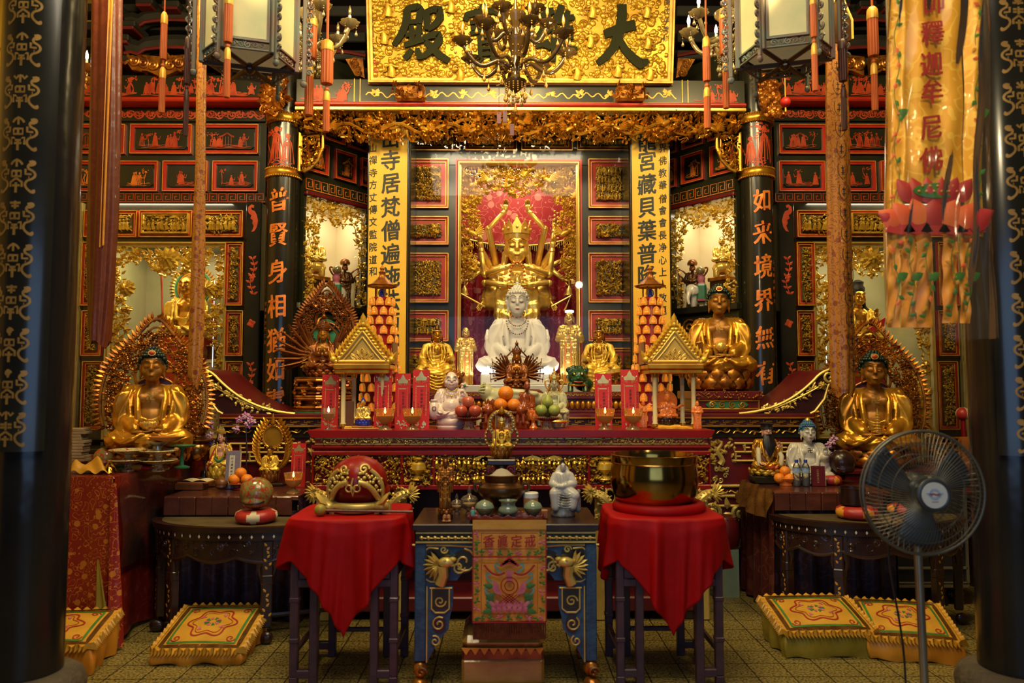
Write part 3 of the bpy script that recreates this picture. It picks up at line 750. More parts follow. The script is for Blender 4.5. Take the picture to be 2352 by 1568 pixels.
# ---------------------------------------------------------------- angled niches beside the central case
def niche(side,A,B,label):
 d=(B-A); L=math.hypot(d.x,d.y); ang=math.atan2(d.y,d.x)
 t=T('corner_niche',label,'niche',(A.x,A.y,0),None,ang)
 z0,z1=2.41,3.45
 mb=MB(); mb.box(0,L,0,.08,z1,4.9); mb.box(0,L,0,.08,.2,z0); mb.box(0,.03,0,.08,z0,z1); mb.box(L-.03,L,0,.08,z0,z1)
 mb.build('niche_wall','green_black',t)
 mb=MB(); mb.box(0,L,-.03,0,z1+.03,z1+.17); mb.join(meander(L,.12,.007,9),M.Translation((L/2,-.032,z1+.10)),1); mb.build('key_band',['green_black','paint_orange'],t)
 MB().box(0,L,-.05,0,z1-.01,z1+.03,.008).build('niche_moulding','maroon',t)
 lo=[(.02,.33),(.43,.76),(.85,.99)]if side=='left' else[(.01,.14),(.23,.56),(.66,.97)]
 hi=[(.0,.17),(.25,.573),(.64,.97)]
 for i,(a,b)in enumerate(lo):painted_panel(t,a*L,b*L,3.68,3.98,0,80+i+(side=='right')*3,'paint_orange',.03,dens=.8)
 for i,(a,b)in enumerate(hi):painted_panel(t,a*L,b*L,4.04,4.34,0,90+i+(side=='right')*3,'paint_orange',.03,dens=.8)
 mb=MB(); D=.48
 mb.box(.0,L,D,D+.03,z0-.05,z1+.05); mb.box(.0,.028,.08,D,z0,z1); mb.box(L-.028,L,.08,D,z0,z1); mb.box(0,L,.08,D,z1,z1+.04); mb.box(0,L,.02,D,z0-.05,z0)
 mb.build('niche_lining','niche_cream',t)
 def ok(x,z):
  if abs(x)>L/2-.02 or abs(z)>.52:return False
  e=L/2-abs(x); zt=.52-z
  return e<.15+.03*sin(z*11)or zt<.22+.04*cos(x*13)or(e<.22 and zt<.3)
 MB().join(carve(L,1.04,131 if side=='left' else 132,1.5,.045,'floral',ok,.95),M.Translation((L/2,.03,(z0+z1)/2))).build('carved_surround','gold_leaf',t)
 MB().box(.02,L-.02,-.012,-.007,z0,z1).build('glass_pane','pane_glass',t)
 MB().box(-.01,L+.01,-.05,.02,z0-.07,z0,.008).build('niche_sill','black_lacquer',t)
 mb=MB()
 for k in range(5):
  cx=L*(k+.5)/5
  for zz in(2.2,2.0,1.8):mb.tube(x3(spiral(cx,zz,.09,1.6,k,1 if k%2 else-1),-.01),.011,6)
 mb.build('scroll_carving','gold_antique',t)
 c=t.matrix_basis
 w=M.Translation(t.location)@M.Rotation(ang,4,'Z')
 area('niche_light_'+side,w@V((L/2,.2,z1-.01)),w@V((L/2,.28,z0)),L*.7,6,(1,.86,.58),.16)
 return t,w,L,ang
NL=niche('left',P(690,890,7.0),P(842,890,7.65),'angled glass niche between left inner column and yellow couplet board')
NR=niche('right',P(1541,890,7.65),P(1700,890,7.0),'angled glass niche between yellow couplet board and right inner column')
# ---------------------------------------------------------------- inner columns
def inner_column(px,chars,ys,label,small=None):
 Y=7.0; x=P(px,600,Y).x; r=37*S(Y); t=T('pillar',label,'column',(x,Y,0)); ST(t)
 MB().lathe([(r*1.02,0),(r*1.02,2.0),(r,3.4),(r*.95,5.6)],40).build('shaft','black_lacquer',t,60)
 for py in(280,403):
  z=P(px,py,Y).z; mb=MB(); mb.lathe([(r*1.0,-.045),(r*1.09,-.03),(r*1.13,0),(r*1.09,.03),(r*1.0,.045)],40,(0,0,z))
  for k in range(44):
   a=tau*k/44
   for dz in(-.038,.038):mb.sph((r*1.09*cos(a),r*1.09*sin(a),z+dz),.011,6,4)
  mb.build('gilt_band','gold',t,40)
 z0,z1=P(px,395,Y).z,P(px,290,Y).z; R_=r*.985
 b=ink(.30,z1-z0,int(px),.009,2.4); mb=MB(); mb.f=b.f; mb.m=b.m
 mb.v=[(R_*sin(p[0]/R_)*1.02,-R_*cos(p[0]/R_)*1.02,(z0+z1)/2+p[2])for p in b.v]; mb.build('painted_collar','paint_red',t)
 mb=MB()
 mf=lambda a,y,z:((r*1.03)*sin(a/r),-(r*1.03)*cos(a/r)+y,z)
 for ch,py in zip(chars,ys):write(mb,ch,0,P(px,py,Y).z,.215,-.002,.17,.025,mapf=mf)
 if small:
  for i,ch in enumerate(small[0]):write(mb,ch,small[1],P(px,small[2]+i*14.5,Y).z,.036,-.002,mapf=mf)
 mb.build('inscription','paint_orange',t)
 return t
inner_column(648,'普賢身相猶如雲',(467,546,629,706,783,849,916),'black inner column lettered in orange, left of the altar',('世尊慈力門仁言',-.12,700))
inner_column(1741,'如来境界無有邊',(468,541,617,694,776,856,935),'black inner column lettered in orange, right of the altar',('三宝最清何善力',.115,607))
def lion_bracket(px,py,label,sg):
 Y=6.82; c=P(px,py,Y); t=T('carved_bracket',label,'bracket',(c.x,Y,c.z)); s=S(Y); rng=random.Random(int(px)); mb=MB()
 for i in range(170):
  z=rng.uniform(-48,48)*s; wv=(24-abs(z/s)*.18)*s; x=rng.uniform(-1,1)*wv+sg*z*.15
  k=rng.random()
  if k<.55:leaf(mb,x,-rng.uniform(.02,.1),z,rng.random()*tau,.085,.022,.04,.1)
  elif k<.8:mb.tube(x3(spiral(x,z,.04,1.3,rng.random()*6),-.08),.011,5)
  else:mb.sph((x,-.08,z),rng.uniform(.018,.034),8,6)
 core=MB()
 core.sph((0,.02,.02),(.08,.07,.17),12,8); core.sph((.02*sg,-.03,-.09),(.055,.055,.06),10,7); core.sph((0,-.03,.15),(.08,.07,.06),10,7); core.sph((0,.05,0),(.05,.13,.1),10,7)
 core.build('bracket_core','bronze_brown',t,60); mb.build('lion_and_foliage','gold_antique',t)
lion_bracket(634,222,'gilded lion bracket on the left inner column under the beam',1)
lion_bracket(1762,225,'gilded lion bracket on the right inner column under the beam',-1)
# ---------------------------------------------------------------- main beam over the altar
def main_beam():
 Y=6.95; A=prect(686,192,1704,262,Y); zt,zb=A[3],A[2]
 t=T('trim_beam','dark painted beam across the altar under the gilt plaque','beam',(0,0,0)); ST(t)
 mb=MB(); mb.box(A[0],A[1],Y-.10,Y+.25,zb+.06,zt,.008); mb.cur=1
 m0,m1=P(833,220,Y).x,P(1560,220,Y).x; zz0,zz1=P(1100,240,Y).z,P(1100,200,Y).z
 x=m0+.05; pts=[]
 i=0
 while x<m1-.05:
  pts.append((x,zz0+.05+.022*sin(i*1.1)+.01*sin(i*.37))); x+=.02; i+=1
 mb.rib(pts,.011,Y-.102)
 rng=random.Random(9)
 for k in range(11):
  cx=m0+(m1-m0)*(k+.5)/11; cz=zz0+.06+rng.uniform(0,.03)
  for q in range(7):leaf(mb,cx,Y-.101,cz,rng.random()*tau,.05,.014,.004)
 for xx in(m0-.005,m1+.005,m0-.06,m1+.06):mb.rib([(xx,zb+.07),(xx,zt)],.008,Y-.102)
 mb.rib([(m0,zb+.075),(m1,zb+.075)],.006,Y-.102)
 for(a,b,sd)in((A[0]+.03,m0-.1,5),(m1+.1,A[1]-.03,6)):mb.join(ink(b-a,zt-zb-.1,sd,.008,1.4),M.Translation(((a+b)/2,Y-.103,(zt+zb)/2+.02)),2)
 mb.build('painted_face',['green_black','paint_gold','paint_red'],t)
 mb=MB(); mb.box(A[0],A[1],Y-.15,Y,zb+.025,zb+.062,.012); mb.build('red_moulding','red_frame',t)
 MB().box(A[0],A[1],Y-.13,Y,zb-.012,zb+.022,.006).build('gilt_moulding','gold_bright',t)
main_beam()
def fringe():
 Y=6.93; A=prect(686,264,1704,330,Y); w,h=A[1]-A[0],A[3]-A[2]
 t=T('carved_fringe','long gilded openwork fringe of birds and vines hanging under the main beam','carving',((A[0]+A[1])/2,Y,(A[2]+A[3])/2))
 def low(x):return h/2-h*(.58+.40*min(1,(w/2-abs(x))/.55)**1.2+.05*sin(x*11))
 ok=lambda x,z:abs(x)<w/2 and low(x)<z<h/2
 mb=carve(w,h,314,4.6,.10,'floral',ok,1.2,1.3)
 rng=random.Random(4)
 for k in range(9):bird(mb,-w*.43+w*.86*k/8,-.07,rng.uniform(-.05,.05),.12,rng.choice((-1,1)))
 for q in range(2):
  pts=[(-w/2+w*i/60,-.05-.02*q,(-.02 if q else.03)+.05*sin(i*.9+q*2))for i in range(61)]; mb.tube([p for p in pts if ok(p[0],p[2])],.016,6)
 mb.build('openwork','gold',t)
 for(x0,x1,sg,lb)in((686,743,1,'left'),(1645,1702,-1,'right')):
  B=prect(x0,302,x1,397,Y-.02); bw,bh=B[1]-B[0],B[3]-B[2]; bt=T('spandrel_bracket',f'pierced gilt spandrel bracket beside the {lb} inner column under the fringe','bracket',((B[0]+B[1])/2,Y-.02,(B[2]+B[3])/2))
  out=[(-.5,.5),(.5,.5),(.5,.12),(.36,-.08),(.30,-.2),(.12,-.32),(-.05,-.42),(-.3,-.5),(-.5,-.5)]
  mb=MB(); pl=[(sg*a*bw,b*bh)for a,b in out]
  mb.tube(x3([(a*.93,b*.93)for a,b in pl]),.019,8,True)
  mb.tube(x3([(a*.70-sg*.01,b*.70+.02)for a,b in pl]),.012,6,True)
  mb.join(carve(bw*.8,bh*.85,500+x0,1.7,.04,'floral',lambda x,z:abs(x)<bw*.38 and abs(z)<bh*.4 and(sg*x/bw-z/bh)<.42,.8))
  for k in range(5):mb.tube(x3(spiral(sg*bw*(.40-.17*k),-bh*(-.02+.105*k),.02,1.2,k),-.012),.007,5)
  mb.build('pierced_panel','gold',bt)
fringe()
# ---------------------------------------------------------------- name plaque
def plaque():
 Yb=6.83; c=P(1196,192,Yb); W=712*S(Yb); H=.86
 t=T('name_plaque','large gilded hall name plaque with four dark green characters','plaque',(c.x,Yb,c.z)); t.rotation_euler=(math.radians(-11.5)*-1,0,0)
 u=S(Yb)*1.0
 mb=MB(); frame(mb,-W/2,W/2,0,H,-.05,0.02,.045); mb.cur=1
 mb.box(-W/2-.012,W/2+.012,0,.06,-.012,H+.012); mb.build('plaque_frame',['paint_gold','orange_wood'],t)
 mb=MB(); mb.box(-W/2+.03,W/2-.03,-.012,.02,.03,H-.03)
 rng=random.Random(8)
 for i in range(1300):
  x,z=rng.uniform(-W/2+.06,W/2-.06),rng.uniform(.05,H-.05); r=rng.uniform(.016,.030)
  mb.sph((x,-.012,z),(r,.008,r),9,5)
  if i%3==0:mb.tube(x3(spiral(x,z,r*1.8,1.1,rng.random()*6),-.016),.005,4)
 mb.build('cloud_field','plaque_gold',t,60)
 X=lambda px:(px-1196)*u; Z=lambda py:(192-py)*u
 for(px,py,s_)in((888,24,1),(878,85,1),(893,158,1),(1033,15,1),(1045,82,1),(1054,166,1),(1208,20,1),(1360,25,1),(1487,25,1),(1357,91,1),(1491,94,1),(1327,163,1),(1422,157,1),(1498,163,1),(1120,160,.9),(1240,170,.8)):
  mb=MB(); q=random.Random(px); x,z=X(px),Z(py); a=.075*s_
  mb.tube([(x,-.02,z-a),(x+.01,-.04,z-a*.3),(x-.005,-.035,z+a*.35)],[a*.55,a*.42,a*.28],8); mb.sph((x,-.045,z+a*.62),a*.24,8,6)
  for k in range(14):leaf(mb,x+q.uniform(-.6,.6)*a,-.03,z+q.uniform(-1,.4)*a,q.random()*tau,a*.7,a*.16,.02,.15)
  for sg in(-1,1):mb.tube([(x,-.05,z+a*.3),(x+sg*a*.6,-.06,z),(x+sg*a*q.uniform(.4,1.),-.05,z+a*q.uniform(-.1,.5))],a*.11,6)
  mb.build('relief_figure','gold_leaf',t,60)
  # characters, brush strokes traced as ribbons with thickness
 z2=lambda p:(600+p[0]/3.92,p[1]/3.92); z3=lambda p:(1150+p[0]/3.618,p[1]/3.618)
 dian=[([(1290,128),(1340,105),(1400,95),(1428,120),(1418,180),(1405,238)],[40,50,55,60,58,60]),([(1300,232),(1345,226),(1400,222)],38),([(1308,120),(1300,200),(1285,265),(1240,350),(1180,432)],[62,62,60,55,42]),([(1342,262),(1348,340),(1345,420)],[40,48,44]),([(1415,248),(1408,330),(1400,410)],[44,46,44]),([(1290,345),(1360,325),(1440,305)],34),([(1275,430),(1360,405),(1455,378)],[42,46,40]),([(1345,465),(1310,510),(1278,548)],[36,52,44]),([(1392,455),(1405,500),(1412,552)],[34,50,40]),([(1478,125),(1484,200),(1482,296)],[50,58,44]),([(1470,150),(1540,120),(1600,120),(1606,190),(1560,250),(1492,294)],[44,52,60,60,50,40]),([(1455,368),(1520,345),(1590,335),(1594,390),(1540,460),(1460,520),(1415,545)],[44,52,58,62,56,46,20]),([(1470,395),(1530,455),(1600,520),(1680,566)],[44,56,62,52])]
 bao=[([(1985,70),(2000,120)],[50,60]),([(1830,215),(1850,165),(1960,135),(2090,125),(2180,160),(2150,215)],[44,52,50,52,60,40]),([(1875,232),(1940,222),(2000,212)],32),([(1880,285),(1940,272),(2010,262)],32),([(1940,190),(1938,320)],36),([(1875,325),(1945,312),(2010,305)],32),([(2040,215),(2085,200)],30),([(2060,190),(2055,320)],32),([(2030,265),(2130,245)],30),([(2085,280),(2140,300)],36),([(1960,350),(1965,520)],38),([(1955,355),(2070,340),(2080,520)],[34,36,40]),([(1970,405),(2075,395)],26),([(1970,455),(2075,448)],26),([(1965,510),(2080,500)],30),([(1985,530),(1950,565),(1890,595)],[40,44,30]),([(2060,525),(2110,560),(2160,590)],[36,48,30])]
 xiong=[([(325,150),(380,128),(440,112)],[50,62,44]),([(400,105),(378,200),(335,290),(262,372)],[44,56,50,34]),([(350,270),(320,350),(285,400)],36),([(285,400),(350,385),(400,400)],[36,34,40]),([(375,350),(420,420)],[34,40]),([(505,70),(480,150),(430,230),(385,290)],[50,60,52,30]),([(450,195),(448,350),(440,520)],[40,52,36]),([(560,115),(545,160)],[40,50]),([(470,205),(540,180),(610,165)],[44,44,40]),([(480,275),(545,262),(605,250)],38),([(480,345),(545,332),(605,322)],38),([(455,432),(550,418),(640,430)],[42,46,48]),([(545,170),(545,420)],44)]
 da=[([(868,300),(930,280),(1020,250),(1125,222)],[62,70,72,78]),([(1010,62),(1012,160),(995,280),(950,400),(885,480),(812,535)],[70,74,78,70,62,46]),([(990,330),(1040,420),(1110,490),(1180,540),(1245,512)],[44,58,66,74,34])]
 for(nm,st,f)in(('character',dian,z2),('character',bao,z2),('character',xiong,z3),('character',da,z3)):
  mb=MB(); k=3.92 if f is z2 else 3.618
  for j,(pts,wd_)in enumerate(st):
   q=[(X(f(p)[0]),Z(f(p)[1]))for p in pts]; ws=[w_*u/k for w_ in(wd_ if hasattr(wd_,'__len__')else[wd_]*len(pts))]
   # resample for rounder strokes
   Q=[]; Wq=[]
   for i in range(len(q)-1):
    for m_ in range(4):
     tt=m_/4; Q.append((q[i][0]+(q[i+1][0]-q[i][0])*tt,q[i][1]+(q[i+1][1]-q[i][1])*tt)); Wq.append(ws[i]+(ws[i+1]-ws[i])*tt)
   Q.append(q[-1]); Wq.append(ws[-1])
   mb.rib(Q,[w_*1.08 for w_ in Wq],-.052-.0008*j,.045)
  mb.build(nm,'plaque_green',t)
 mb=MB()
 for i,ch in enumerate('三乘妙月三章書'):write(mb,ch,X(849),Z(38+i*15.5),.05,-.02)
 for i,ch in enumerate('庚戌年重修'):write(mb,ch,X(1534),Z(10+i*20),.055,-.02)
 mb.cur=1
 for(px,py)in((857,147),(858,163)):
  frame(mb,X(px)-.02,X(px)+.02,Z(py)-.022,Z(py)+.022,-.022,-.01,.005); mb.rib([(X(px)-.012,Z(py)),(X(px)+.012,Z(py))],.006,-.02); mb.rib([(X(px),Z(py)-.014),(X(px),Z(py)+.014)],.006,-.02)
 mb.build('small_inscription',['ink_black','paint_red'],t)
 for px,lb in((940,'left'),(1451,'right')):
  B=prect(px-36,189,px+36,228,6.72); bw,bh=B[1]-B[0],B[3]-B[2]
  s_=T('plaque_support',f'carved gilt block holding up the {lb} end of the name plaque','bracket',((B[0]+B[1])/2,6.78,(B[2]+B[3])/2))
  mb=MB(); mb.box(-bw/2*.94,bw/2*.94,-.03,.10,-bh/2*.9,bh/2*.9,.02); mb.join(carve(bw,bh,px,2.0,.06,'floral',None,.9),M.Translation((0,-.03,0))); mb.build('carved_block','gold_antique',s_)
mat('plaque_green',(.022,.024,.006),.6,0,(.018,.018,.005),4,spec=.1)
plaque()
# ---------------------------------------------------------------- yellow couplet boards
def couplet(x0,x1,big,bys,bx_,small,sys_,sx,label):
 Y=7.03; A=prect(x0,315,x1,908,Y); t=T('couplet_board',label,'couplet board',(0,0,0))
 mb=MB(); mb.box(A[0],A[1],Y,Y+.03,0,A[3]+.12,.004); mb.cur=1
 for x in(A[0]+.004,A[1]-.004):mb.box(x-.006,x+.006,Y-.004,Y,0,A[3]+.12)
 mb.build('board',['couplet_yellow','black_lacquer'],t)
 mb=MB()
 for ch,y in zip(big,bys):p=P(bx_,y,Y); write(mb,ch,p.x,p.z,.195,Y-.003,.175,.022)
 for ch,y in zip(small,sys_):p=P(sx,y,Y); write(mb,ch,p.x,p.z,.085,Y-.003,.075,.012)
 mb.build('inscription','ink_black',t)
couplet(843,936,'山寺居梵僧遍施法雨因',(318,368,421,475,529,583,635,690,742,792),897,'山禪寺方丈傳文監院道和',(340,368,397,424,453,481,509,538,567,596,623),857,'yellow couplet board with black brush writing, left of the central case')
couplet(1451,1541,'龍宮藏貝葉普隆',(323,369,423,476,529,582,632),1486,'界佛教華僧會會長净心上人敬題',(340,369,397,425,456,483,511,540,568,597,624,653,684,713),1522,'yellow couplet board with black brush writing, right of the central case')
# ---------------------------------------------------------------- roof timbers in the dark above
def timbers():
 t=T('trim_roof_timbers','dark roof brackets and curved beams with red edges above the walls','roof timbers',(0,0,0)); ST(t)
 for sg,cxp in((-1,395),(1,1990)):
  for i,(py,Y,hw)in enumerate(((20,7.3,260),(62,7.35,260),(100,7.45,260),(143,7.3,260))):
   A=prect(cxp-hw,py-12,cxp+hw,py+6,Y); MB().box(A[0],A[1],Y,Y+.2,A[2],A[3],.01).build('purlin','roof_timber',t)
  for i,(dx,py)in enumerate(((-135,20),(-100,60),(110,60),(-115,92),(105,92),(-100,140),(100,140),(0,15),(55,15),(-60,8))):
   A=prect(cxp+dx-20,py-10,cxp+dx+20,py+10,7.15); mb=MB(); mb.box(A[0],A[1],7.1,7.4,A[2]+.02,A[3],.012); mb.cur=1; mb.box(A[0]+.01,A[1]-.01,7.09,7.4,A[2]-.01,A[2]+.022,.008); mb.build('bracket_block',['roof_timber','roof_edge_red'],t)
  for(py,Y)in((55,7.2),(118,7.15)):
   pts=[P(cxp-110+220*k/14,py-14*sin(pi*k/14)+(8 if k%14 in(2,12)else 0),Y)for k in range(15)]
   mb=MB(); mb.tube([p+V((0,.08,.06))for p in pts],.085,8); mb.cur=1; mb.tube([p+V((0,0,-.02))for p in pts],.018,6); mb.build('curved_beam',['roof_timber','roof_edge_red'],t)
  for s2 in(-1,1):
   c=P(cxp+s2*46-20*(sg<0),148,7.0); mb=MB(); rng=random.Random(3)
   mb.prism([(c.x-s2*.17,c.z+.07),(c.x+s2*.02,c.z+.09),(c.x+s2*.16,c.z+.03),(c.x+s2*.1,c.z-.06),(c.x-s2*.05,c.z-.07),(c.x-s2*.16,c.z-.12)][::1],6.98,7.04)
   for k in range(3):mb.tube(x3(spiral(c.x+s2*(.07-.09*k),c.z+.02-.02*k,.05,1.6,1,s2),6.965),.014,6)
   for k in range(12):leaf(mb,c.x+rng.uniform(-.13,.13),6.97,c.z+rng.uniform(-.05,.06),rng.random()*tau,.07,.016,.02,.15)
   mb.build('cloud_bracket','gold_antique',t)
 for(x0,x1)in((700,840),(1555,1705)):
  for py in(28,88,130):
   A=prect(x0,py-16,x1,py+8,7.5); MB().box(A[0],A[1],7.5,7.7,A[2],A[3],.01).build('purlin','roof_timber',t)
  pts=[P(x0+(x1-x0)*k/10,128-10*sin(pi*k/10),7.3)for k in range(11)]; mb=MB(); mb.tube(pts,.02,6); mb.build('red_edge','roof_edge_red',t)
  cx=815 if x0<1000 else 1575; sg=1 if x0<1000 else-1; c=P(cx,158,7.1); mb=MB()
  mb.prism([(c.x-sg*.09,c.z+.09),(c.x+sg*.08,c.z+.1),(c.x+sg*.1,c.z-.1),(c.x-sg*.0,c.z-.06)],7.08,7.14)
  for k in range(3):mb.tube(x3(spiral(c.x+sg*(.02*k),c.z+.05-.05*k,.045,1.5,1,sg),7.07),.012,6)
  mb.build('cloud_bracket','gold_antique',t)
timbers()
# ================================================================ FURNITURE
def scroll_tubes(mb,segs,r=.008,y=0.,n=6):
 for s_ in segs:mb.tube(x3(s_,y),r,n)
 # ---------------------------------------------------------------- long altar with upturned ends
def great_altar():
 Y=6.0; zt=1.39; x0,x1=P(505,950,Y).x,P(1868,950,Y).x; D=.80
 t=T('upturned_altar','long black and gold altar with upturned red ends, behind the red altar table','altar',((x0+x1)/2,Y,0)); w=x1-x0; h2=w/2
 MB().box(-h2,h2,0,D,zt-.035,zt,.006).build('top_board','maroon',t)
 mb=MB(); mb.box(-h2,h2,-.005,.03,zt-.10,zt-.03); mb.cur=1
 for zz in(zt-.034,zt-.10):mb.box(-h2,h2,-.022,0,zz-.006,zz+.006,.003)
 p=w/44
 for i in range(44):
  x=-h2+p*i
  mb.rib([(x,zt-.085),(x+p*.45,zt-.085),(x+p*.45,zt-.06),(x+p*.9,zt-.06)],.007,-.010,.006); mb.rib([(x+p*.25,zt-.05),(x+p*.25,zt-.07),(x+p*.7,zt-.07)],.006,-.010,.006)
 mb.build('key_frieze',['dark_maroon','gold'],t)
 mb=MB(); mb.box(-h2+.02,h2-.02,.01,.05,zt-.19,zt-.10); mb.cur=1
 for i in range(36):
  x=-h2+w*(i+.5)/36; mb.tube(x3(bez((x-.055,zt-.16),(x-.02,zt-.10),(x+.02,zt-.19),(x+.055,zt-.13),6),.0),.005,5); leaf(mb,x,.005,zt-.14,i*1.7,.04,.012,.012)
 mb.build('vine_frieze',['black_lacquer','gold'],t)
 for sg in(-1,1):
  a,b=sorted((sg*(h2-.03),sg*(h2-1.02)))
  mb=MB(); mb.box(a,b,.03,.08,.55,zt-.19); mb.cur=1
  xin=sg*(h2-.83); r=random.Random(5+sg)
  pts=[(xin+.02*sin(k*1.4),-0.,.98+.19*k/6)for k in range(7)]; mb.tube([(q[0]+sg*.07,.02,q[2])for q in pts],[.028-.003*k for k in range(7)],6)
  for k in range(90):leaf(mb,xin+r.gauss(0,.09),.028,zt-.30+r.gauss(0,.06),r.random()*tau,.05,.014,.022)
  for k in range(14):mb.tube(x3(spiral(xin+r.uniform(-.13,.13),r.uniform(.82,.98),.022,1.2,k),.025),.006,5)
  mb.build('relief_panel',['maroon','gold_pale'],t)
  mb=MB(); x_=sg*(h2-.36)
  for(zz,dx)in((zt-.24,.0),(zt-.31,.05),(zt-.38,0)):
   mb.tube([(x_-.28,.02,zz),(x_+.26,.02,zz)],.010,6)
  for k in range(8):
   xx=x_-.27+.075*k; q=(zt-.24,zt-.31)if k%2 else(zt-.31,zt-.38); mb.tube([(xx,.02,q[0]),(xx,.02,q[1])],.009,6); mb.tube([(xx,.02,(q[0]+q[1])/2),(xx+.04,.02,(q[0]+q[1])/2)],.008,6)
  mb.build('fret_apron','gold_pale',t)
  mb=MB()
  for zz in(.80,.72,.64):mb.box(a,b,.0,.06,zz,zz+.02,.006)
  for k in range(12):mb.tube(x3(bez((a+(b-a)*k/12,.76),(a+(b-a)*(k+.3)/12,.80),(a+(b-a)*(k+.6)/12,.72),(a+(b-a)*(k+.9)/12,.77),5),.02),.006,5)
  mb.build('lower_moulding','gold_pale',t)
  lg=MB(); r=random.Random(8+sg)
  for k in range(5):
   xx=xin+(k-2)*.11; lg.tube(x3(spiral(xx,.60-.05*(k%2),.07,1.5,k*1.1,1 if k%2 else-1),-.01),.018,6)
  for k in range(40):leaf(lg,xin+r.uniform(-.28,.28),0,.56+r.uniform(-.22,.08),r.random()*tau,.10,.025,.03,.1)
  lg.tube([(xin-sg*.06,0,.50),(xin-sg*.03,-.03,.25),(xin-sg*.1,0,.02)],[.07,.045,.06],8)
  lg.build('cloud_leg','gold_pale',t)
 MB().box(-h2+.05,h2-.05,.09,D-.02,.06,zt-.04).build('body','dark_maroon',t)
 # upturned ends: maroon sweep with carved side board
 for sg in(-1,1):
  s_=.95/1.0
  prof=bez((.60,0),(.30,.02),(.12,.14),(-.02,.28),12)+bez((-.02,.28),(-.06,.33),(-.11,.36),(-.17,.37),5)[1:]
  f=lambda u,v:(sg*(h2-0-.36)+-sg*(prof[int(round(v*(len(prof)-1)))][0]-.36+.0),.05+(D-.15)*u,zt+prof[int(round(v*(len(prof)-1)))][1]*.98)
  mb=MB().grid(f,4,len(prof)-1); mb2=MB().grid(lambda u,v:tuple(V(f(u,v))-V((0,0,.03))),4,len(prof)-1); mb.join(mb2); mb.build('sweep','maroon',t,180)
  X=lambda a:sg*(h2-.36)-sg*(a-.36)
  side=[(X(a),zt+b*.98)for a,b in prof]
  low=[(X(-.17),zt+.30),(X(-.13),zt+.22),(X(-.10),zt+.12),(X(-.02),zt+.02),(X(.02),zt)]
  mb=MB(); mb.prism(side+low,.02,.06); mb.cur=1
  mb.tube(x3(side,.012),.012,6); mb.tube(x3(low,.012),.010,6); mb.tube(x3(spiral(X(-.14),zt+.30,.065,1.5,pi/2,-sg),.008),.012,6)
  r=random.Random(2); st=[(X(.38-.46*k/8),zt+.03+.20*(k/8)**1.3)for k in range(9)]; mb.tube(x3(st,.01),.006,5)
  for k in range(70):
   q=st[r.randrange(9)]; leaf(mb,q[0]+r.uniform(-.03,.03),.015,q[1]+r.uniform(-.03,.03),r.random()*tau,.04,.012,.012,.1)
  bloom(mb,st[-1][0],.01,st[-1][1],.035,.03,8,r)
  mb.build('scroll_board',['dark_maroon','gold_pale'],t)
great_altar()
